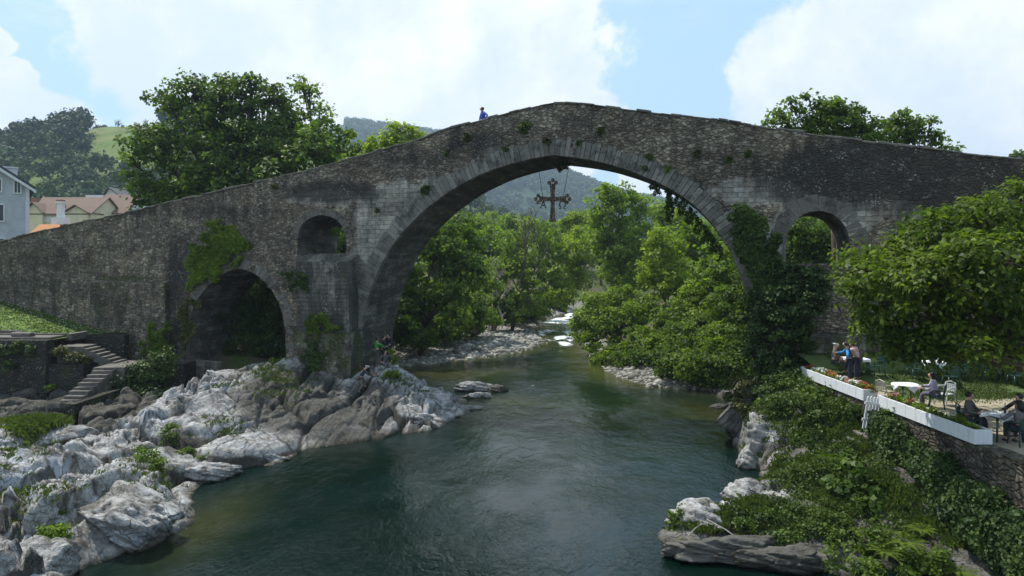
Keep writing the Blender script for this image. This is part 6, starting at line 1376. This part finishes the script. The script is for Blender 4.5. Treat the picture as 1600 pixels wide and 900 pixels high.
# big tree on the terrace
T('terrace_tree', 'large yellow green tree spreading over the terrace tables at the right edge', 
  [L(1352, 415, 21.6, 34, .6), L(1345, 458, 21.2, 30), L(1365, 505, 21.4, 34), L(1408, 398, 21.4, 38), L(1400, 450, 20.6, 60), L(1410, 515, 21.2, 44), L(1460, 370, 21.0, 52), L(1470, 440, 19.6, 66), L(1480, 505, 20.2, 50), L(1530, 350, 20.6, 56), L(1545, 420, 18.8, 68), L(1550, 495, 19.2, 52), L(1600, 335, 20.4, 56), L(1620, 410, 19, 70), L(1620, 490, 19.4, 56), L(1680, 330, 20.5, 66), L(1700, 430, 20, 80), L(1700, 520, 20, 50), L(1600, 375, 23, 80, 2), L(1500, 420, 23.5, 80, 1), L(1400, 440, 23.5, 60, 1), L(1800, 400, 22, 90), L(1525, 545, 18.4, 20), L(1450, 535, 20.4, 26), L(1385, 535, 21.8, 22), L(1570, 530, 18.6, 30), L(1420, 548, 21, 22), L(1470, 556, 20.0, 22), L(1535, 556, 18.4, 20), L(1590, 552, 18.4, 24), L(1510, 540, 19, 28)],
  1700, 22.5, 'leaf_near', leaf=.19, csz=.42, per=28, dens=1.12, r0=.34, vmean=.42, seed=250, inner=.22, droop=.75, wid=.30, upb=.7)

# ------------------------------------------------------------------ houses of the town, far left
M['grey_render'] = simple('grey_blue_render', (.46, .485, .49), .9, .12, 1.2, .15); M['cream'] = simple('cream_render', (.62, .55, .36), .9, .08, 1); M['house_white'] = simple('house_white_render', (.66, .66, .64), .9, .06, 1)
M['glass'] = simple('dark_window_glass', (.02, .022, .025), .12, .2, 1); M['shutter'] = simple('pale_shutter', (.60, .60, .56), .7, .05, 2)
def roof_mat(name, c1, c2):
    m, k, b, out = new_mat(name); tc = k.new('ShaderNodeTexCoord'); p = tc.outputs['Object']; w = k.new('ShaderNodeTexWave'); k.put(w.inputs['Vector'], p); w.inputs['Scale'].default_value = 1.6; w.inputs['Distortion'].default_value = .6
    k.put(b.inputs['Base Color'], k.mix(k.noise(p, 1.5, 6, .7), c1, c2)); b.inputs['Roughness'].default_value = .9; k.put(b.inputs['Normal'], k.bump(w.outputs['Fac'], .6, .08)); return m
M['roof_brown'] = roof_mat('brown_roof_tiles', (.12, .075, .055), (.22, .15, .115)); M['roof_orange'] = roof_mat('orange_roof_tiles', (.42, .17, .06), (.55, .25, .10)); M['roof_slate'] = roof_mat('slate_roof', (.05, .05, .06), (.10, .10, .11)); M['brick'] = simple('chimney_brick', (.28, .12, .08), .9, .25, 8)
def win(par, x0, x1, z0, z1, y, fr=.12, shut=False):
    mb = MB(); 
    mb.box((x0 - fr, y - .10, z0 - fr), (x1 + fr, y - .003, z0)); mb.box((x0 - fr, y - .10, z1), (x1 + fr, y - .003, z1 + fr)); mb.box((x0 - fr, y - .10, z0), (x0, y - .003, z1)); mb.box((x1, y - .10, z0), (x1 + fr, y - .003, z1))
    if not shut: mb.box(((x0 + x1) / 2 - .03, y - .06, z0), ((x0 + x1) / 2 + .03, y - .004, z1))
    w = mb.build('window', M['house_white'], par); mb = MB(); mb.box((x0, y - .035, z0), (x1, y - .004, z1)); mb.build('shutter' if shut else 'pane', M['shutter' if shut else 'glass'], w); return w
def house_gable(name, label, Y, pl, pr, peave, pridgex, pridge, dep, mat, roof, base, wins=(), ov=.6, shutw=(), chim=()):
    """gable end facing the river; columns and rows give wall edges, eaves and ridge"""
    xl, xr = W(pl, 0, Y)[0], W(pr, 0, Y)[0]; ze = W(0, peave, Y)[2]; xm = W(pridgex, 0, Y)[0]; zr = W(0, pridge, Y)[2]; c = (xl + xr) / 2
    t = empty(name, (c, Y, base), 0, label, 'house'); l, r, mx_ = xl - c, xr - c, xm - c; e, g = ze - base, zr - base
    mb = MB(); mb.add([(l, 0, 0), (r, 0, 0), (r, 0, e), (mx_, 0, g), (l, 0, e), (l, dep, 0), (r, dep, 0), (r, dep, e), (mx_, dep, g), (l, dep, e)], [(0, 1, 2, 3, 4), (9, 8, 7, 6, 5), (1, 6, 7, 2), (0, 4, 9, 5), (2, 7, 8, 3), (3, 8, 9, 4)]); mb.build('wall', M[mat], t)
    mb = MB()
    for sx, xe in ((1, r), (-1, l)):
        dx, dz = xe - mx_, e - g; ln = math.hypot(dx, dz); ux, uz = dx / ln, dz / ln; a = (mx_, g + .03); b_ = (xe + ux * ov, e + uz * ov + .03); th_ = .18
        mb.add([(a[0], -ov, a[1]), (b_[0], -ov, b_[1]), (b_[0], dep + ov, b_[1]), (a[0], dep + ov, a[1]), (a[0], -ov, a[1] + th_), (b_[0], -ov, b_[1] + th_), (b_[0], dep + ov, b_[1] + th_), (a[0], dep + ov, a[1] + th_)], [(0, 3, 2, 1), (4, 5, 6, 7), (0, 1, 5, 4), (1, 2, 6, 5), (2, 3, 7, 6), (3, 0, 4, 7)])
    rf = mb.build('roof', M[roof], t)
    for (px, py0, py1, w, mt_) in chim:
        x = W(px, 0, Y + 1)[0] - c; mb = MB(); mb.box((x - w / 2, 1, W(0, py1, Y)[2] - base), (x + w / 2, 1 + w, W(0, py0, Y)[2] - base)); mb.box((x - w / 2 - .08, .92, W(0, py0, Y)[2] - base), (x + w / 2 + .08, 1.08 + w, W(0, py0, Y)[2] - base + .15)); mb.build('chimney', M[mt_], rf)
    for (a, b2, c2, d2) in wins: win(t, W(a, 0, Y)[0] - c, W(b2, 0, Y)[0] - c, W(0, d2, Y)[2] - base, W(0, c2, Y)[2] - base, 0)
    for (a, b2, c2, d2) in shutw: win(t, W(a, 0, Y)[0] - c, W(b2, 0, Y)[0] - c, W(0, d2, Y)[2] - base, W(0, c2, Y)[2] - base, 0, .08, True)
    return t
t = house_gable('town_house', 'grey blue rendered house with white framed windows at the left edge', 64, -125, 45, 290, -40, 232, 12, 'grey_render', 'roof_slate', 4.5, wins=[(-28, -18, 283, 301), (-4, 10, 283, 301), (27, 34, 285, 302), (-4, 13, 322, 346), (-40, -24, 322, 346), (-4, 14, 374, 398), (-40, -24, 374, 398)], chim=[(34, 263, 300, 1.1, 'house_white')])
a_ = R(37); wx_ = (W(45, 0, 64)[0] - W(-125, 0, 64)[0]) / 2; crn = Vector((W(45, 0, 64)[0], 64, 0)); t.rotation_euler = (0, 0, a_); t.location = (crn.x - wx_ * math.cos(a_), crn.y - wx_ * math.sin(a_), 4.5)
mb = MB(); Y = 64; c = (W(-125, 0, Y)[0] + W(45, 0, Y)[0]) / 2; x = W(45, 0, Y)[0] - c
mb.box((x - .25, -.06, 0), (x + .05, -.004, 11.0)); mb.build('corner_quoin', M['house_white'], t)
mb = MB(); r0_, e_, g_ = x, W(0, 290, 64)[2] - 4.5, W(0, 232, 64)[2] - 4.5; mx_ = W(-40, 0, 64)[0] - c
for (xa, za, xb, zb) in [(mx_, g_, x + .55, e_ - .45)]:
    mb.add([(xa, -.66, za - .30), (xb, -.66, zb - .30), (xb, -.66, zb + .0), (xa, -.66, za + .0), (xa, -.61, za - .30), (xb, -.61, zb - .30), (xb, -.61, zb), (xa, -.61, za)], [(0, 1, 2, 3), (7, 6, 5, 4), (0, 4, 5, 1), (3, 2, 6, 7), (1, 5, 6, 2)])
mb.build('bargeboard', M['house_white'], t)
# eaves-front houses (long side to the river)
def house_long(name, label, Y, pl, pr, peave, pridge, dep, mat, roof, base, shut=(), chim=(), dorm=()):
    xl, xr = W(pl, 0, Y)[0], W(pr, 0, Y)[0]; ze = W(0, peave, Y)[2]; zr = W(0, pridge, Y + dep / 2)[2]; c = (xl + xr) / 2; t = empty(name, (c, Y, base), 0, label, 'house'); h = (xr - xl) / 2; e, g = ze - base, zr - base
    mb = MB(); mb.add([(-h, 0, 0), (h, 0, 0), (h, dep, 0), (-h, dep, 0), (-h, 0, e), (h, 0, e), (h, dep, e), (-h, dep, e), (-h, dep / 2, g), (h, dep / 2, g)], [(0, 1, 5, 4), (1, 2, 6, 9, 5), (2, 3, 7, 6), (3, 0, 4, 8, 7), (4, 5, 9, 8), (6, 7, 8, 9)]); mb.build('wall', M[mat], t)
    mb = MB(); o = .35; s = (g - e) / (dep / 2); 
    for y0, y1, z0, z1 in ((-.5, dep / 2, e - .5 * s, g), (dep + .5, dep / 2, e - .5 * s, g)):
        mb.add([(-h - o, y0, z0 + .04), (h + o, y0, z0 + .04), (h + o, y1, z1 + .04), (-h - o, y1, z1 + .04), (-h - o, y0, z0 + .2), (h + o, y0, z0 + .2), (h + o, y1, z1 + .2), (-h - o, y1, z1 + .2)], [(0, 1, 2, 3), (7, 6, 5, 4), (0, 4, 5, 1), (1, 5, 6, 2), (3, 2, 6, 7), (0, 3, 7, 4)])
    rf = mb.build('roof', M[roof], t)
    for (px, p0, p1, w, mt_, dy) in chim:
        x = W(px, 0, Y + dy)[0] - c; mb = MB(); mb.box((x - w / 2, dy, W(0, p1, Y)[2] - base), (x + w / 2, dy + w, W(0, p0, Y)[2] - base)); mb.build('chimney', M[mt_], rf)
    for (a, b2, c2, d2) in shut: win(t, W(a, 0, Y)[0] - c, W(b2, 0, Y)[0] - c, W(0, d2, Y)[2] - base, W(0, c2, Y)[2] - base, 0, .08, True)
    for (a, b2, pe, pk, mt_) in dorm:           # gabled front bays
        x0, x1 = W(a, 0, Y)[0] - c, W(b2, 0, Y)[0] - c; za, zk = W(0, pe, Y)[2] - base, W(0, pk, Y)[2] - base; xm = (x0 + x1) / 2
        mb = MB(); mb.add([(x0, -.5, 0), (x1, -.5, 0), (x1, -.5, za), (xm, -.5, zk), (x0, -.5, za), (x0, 3, 0), (x1, 3, 0), (x1, 3, za), (xm, 3, zk), (x0, 3, za)], [(0, 1, 2, 3, 4), (1, 6, 7, 2), (0, 4, 9, 5)]); mb.build('bay_wall', M[mt_], t)
        mb = MB()
        for xe in (x0 - .3, x1 + .3): mb.add([(xm, -.9, zk + .05), (xe, -.9, za - .1), (xe, 3.4, za - .1), (xm, 3.4, zk + .05), (xm, -.9, zk + .2), (xe, -.9, za + .05), (xe, 3.4, za + .05), (xm, 3.4, zk + .2)], [(0, 1, 2, 3), (7, 6, 5, 4), (0, 4, 5, 1), (1, 5, 6, 2)])
        mb.build('bay_roof', M[roof], t)
    return t
house_long('town_house', 'long cream house with brown roof and gabled bays behind the wing wall', 108, 40, 142, 333, 310, 9, 'cream', 'roof_brown', 4, shut=[(66, 79, 338, 346), (113, 129, 341, 349), (47, 54, 336, 345), (85, 92, 339, 347)], chim=[(53, 307, 322, 1.1, 'brick', 3), (92, 311, 328, .9, 'brick', 1)], dorm=[(42, 70, 333, 318, 'cream'), (104, 140, 333, 322, 'cream')])
house_long('town_house', 'white house with a wide brown roof right of the cream house', 114, 140, 196, 332, 306, 10, 'house_white', 'roof_brown', 4, shut=[(147, 153, 337, 346), (160, 166, 337, 346), (172, 178, 337, 346)], chim=[(168, 312, 326, 1.1, 'brick', 2), (147, 301, 314, 3.0, 'house_white', 4)])
house_gable('town_house', 'white gabled house showing behind the brown roofs beside the dark tree', 128, 157, 205, 318, 171, 294, 8, 'house_white', 'roof_slate', 5)
house_long('town_house', 'low building with a bright orange tiled roof above the ramp wall', 84, 40, 100, 376, 353, 6, 'cream', 'roof_orange', 3)
mb = MB(); c = W(95, 370, 88); mb.box((-.9, -.5, -1), (.9, .5, W(0, 340, 88)[2] - c[2])); mb.box((-.35, -.3, W(0, 340, 88)[2] - c[2]), (.35, .3, W(0, 318, 88)[2] - c[2])); mb.box((-.45, -.4, W(0, 318, 88)[2] - c[2]), (.45, .4, W(0, 316, 88)[2] - c[2] + .1)); o = mb.build('chimney_stack', M['house_white'], label='tall pale chimney stack standing in front of the cream house', cat='chimney'); o.location = (c[0], 88, 3 + 0 * c[2]); o.location.z = c[2]
boxz = c[2]

# ------------------------------------------------------------------ hillside woods and the line of trees on the hill
def crown_proto(nl, r, h, leaf, seed, shape='round'):
    rng = np.random.default_rng(seed); k = 9; C = []
    for i in range(k):
        a = rng.random() * 6.28; q = rng.random() ** .5 * r * .6; z = h * (.45 + .45 * rng.random()); C.append((q * math.cos(a), q * math.sin(a), z, r * rng.uniform(.35, .55)))
    C = np.array(C); idx = rng.integers(0, k, nl); d = unit(rng.normal(size=(nl, 3)) + [0, 0, .35]); p = C[idx, :3] + d * C[idx, 3:4] * rng.uniform(.5, 1.1, (nl, 1))
    v, lv = leaf_cloud(p, .1, 1, leaf, d, var=np.full(nl, .5), rng=rng, wid=.6); return v, lv
def forest(name, label, X, Yv, Z, hs, nl, mat, seed, r=.32, leaf=.11):
    protos = [crown_proto(nl, r, 1.0, leaf, seed + i) for i in range(6)]; rng = np.random.default_rng(seed); V = []; A = []
    pi = rng.integers(0, 6, len(X)); ang = rng.random(len(X)) * 6.28; tone = rng.normal(size=len(X)) * .22
    for i in range(6):
        m_ = pi == i; v, lv = protos[i]; c, s = np.cos(ang[m_])[:, None], np.sin(ang[m_])[:, None]; h = hs[m_][:, None]
        x = (v[None, :, 0] * c - v[None, :, 1] * s) * h + X[m_][:, None]; y = (v[None, :, 0] * s + v[None, :, 1] * c) * h + Yv[m_][:, None]; z = v[None, :, 2] * h + Z[m_][:, None]
        V.append(np.stack([x, y, z], -1).reshape(-1, 3)); A.append(np.clip(lv[None] + tone[m_][:, None], 0, 1).ravel())
    V = np.concatenate(V); return npmesh(name, V, np.arange(len(V)).reshape(-1, 4), M[mat], attrs={'leafvar': np.concatenate(A)}, kind='stuff', label=label)
rf_ = np.random.default_rng(21)
X = rf_.uniform(-420, -60, 5200); Y = rf_.uniform(165, 470, 5200); Z = ground_z(X, Y); qx, qy = P2(X, Y, Z)
meadow = ((qx > 132) & (qx < 250) & (qy < 268 + .12 * (qx - 130)) & (Y > 280)) | ((np.abs(qx - 172) < 22) & (np.abs(qy - 292) < 9))
vis = (qx > -120) & (qx < 330)
wood = vis & ~meadow & (fbm(X * .03, Y * .03, 5, 3) > .30); upper = (Y > 330) & (qx < 150)
m1 = wood & upper; forest('hillside_wood', 'dark eucalyptus wood on the upper left hillside', X[m1], Y[m1], Z[m1] - .5, rf_.uniform(9, 16, m1.sum()), 150, 'leaf_euc', 30)
m2 = wood & ~upper; sel = rf_.random(m2.sum()) < .8; forest('hillside_wood', 'mixed green trees on the lower left hillside', X[m2][sel], Y[m2][sel], Z[m2][sel] - .5, rf_.uniform(6, 12, sel.sum()), 150, 'leaf_far', 40, r=.42, leaf=.13)
m3 = meadow & (rf_.random(len(X)) < .06); forest('hedgerow_trees', 'scattered bushes on the green meadow slope', X[m3], Y[m3], Z[m3] - .4, rf_.uniform(3, 6, m3.sum()), 70, 'leaf_far', 50, r=.5)
n = 14000; X = rf_.uniform(-700, 900, n); Y = 640 + 1200 * rf_.random(n) ** .8; Z = ground_z(X, Y); qx, qy = P2(X, Y, Z); ok = (((qx > 540) & (qx < 700) & (qy < 260)) | ((qx > 690) & (qx < 1160))) & (Z > 4)
ok &= (fbm(X * .006, Y * .006, 15, 3) > .36) | (Y > 1400)
X, Y, Z = X[ok], Y[ok], Z[ok]; forest('mountain_forest', 'forest covering the far blue mountain seen through the arch', X, Y, Z - 1, rf_.uniform(11, 19, len(X)), 60, 'leaf_far', 60, r=.42, leaf=.2)
n = 2600; X = rf_.uniform(-260, 420, n); Y = rf_.uniform(190, 640, n); Z = ground_z(X, Y); qx, qy = P2(X, Y, Z); ok = (qx > 660) & (qx < 1230) & (fbm(X * .02, Y * .02, 18, 3) > .40); forest('valley_wood', 'band of trees on the valley floor beyond the river wood', X[ok], Y[ok], Z[ok] - .5, rf_.uniform(7, 12, ok.sum()), 120, 'leaf_far', 70, r=.42, leaf=.13)
n = 500; X = rf_.uniform(60, 420, n); Y = rf_.uniform(110, 420, n); Z = ground_z(X, Y); forest('valley_wood', 'trees beyond the right ramp of the bridge', X, Y, Z - .5, rf_.uniform(7, 11, n), 120, 'leaf_far', 75, r=.42, leaf=.13)
for i, (px, py, h) in enumerate([(73, 205, 8), (88, 212, 7), (98, 214, 7), (112, 207, 8), (122, 208, 8), (66, 214, 6), (146, 204, 6), (156, 203, 7), (160, 211, 4)]):
    Y = 440; c = W(px, py, Y); zg = gz(c[0], Y); s_ = h
    tree('eucalyptus_tree', 'dark eucalyptus on the hill crest, ' + ORD[int(sum(q < px for q in (73, 88, 98, 112, 122, 66, 146, 156, 160)))] + ' crown counted from the left', 'tree', [(c[0] + rr.uniform(-1, 1) * .5 * h, Y, c[2] + rr.uniform(-.3, .3) * h, h * .30) for _ in range(5)], (c[0], Y, zg), M['leaf_euc'], leaf=1.1, csz=1.2, per=14, dens=.8, r0=.4, vmean=.5, seed=400 + i, group='eucalyptus trees on the hill crest')
# pylons on the crest
def pylon(px, py, Y, label):
    c = W(px, py, Y); zg = gz(c[0], Y); H = c[2] - zg; t = empty('pylon', (c[0], Y, zg), 0, label, 'pylon'); mb = MB(); w = 1.6; r = .09
    for sx in (-1, 1):
        for sy in (-1, 1): mb.tube([(sx * w, sy * w, 0), (sx * .25, sy * .25, H * .75), (0, 0, H)], r, 4)
    for i in range(6):
        z0, z1 = H * .75 * i / 6, H * .75 * (i + 1) / 6; a, b_ = w - (w - .25) * i / 6, w - (w - .25) * (i + 1) / 6
        mb.tube([(-a, -a, z0), (b_, -b_, z1)], r * .6, 4); mb.tube([(a, -a, z0), (-b_, -b_, z1)], r * .6, 4)
    for z, l in ((.78, 3.0), (.9, 2.2)): mb.tube([(-l, 0, H * z), (l, 0, H * z)], r, 4)
    mb.build('lattice', M['steel'], t)
M['steel'] = simple('galvanised_steel', (.42, .44, .46), .5, .1, 3)
pylon(35, 211, 470, 'small steel pylon on the crest above the dark wood'); pylon(168, 196, 470, 'thin steel mast on the grassy crest by the two trees'); pylon(213, 191, 470, 'thin steel mast on the grassy crest beside the dark tree')

# ------------------------------------------------------------------ air
HAZE = 0.00024
m = bpy.data.materials.new("haze_air"); m.use_nodes = True; k = NT(m.node_tree); out = k.new('ShaderNodeOutputMaterial'); pv = k.new('ShaderNodeVolumePrincipled')
pv.inputs['Color'].default_value = (.62, .80, 1.0, 1); pv.inputs['Density'].default_value = HAZE; pv.inputs['Anisotropy'].default_value = .2; k.l.new(pv.outputs[0], out.inputs['Volume'])
mb = MB(); mb.box((-2330, -330, -4), (2330, 2830, 430)); mb.build('haze', m, kind='stuff', label='thin bluish haze in the valley air')
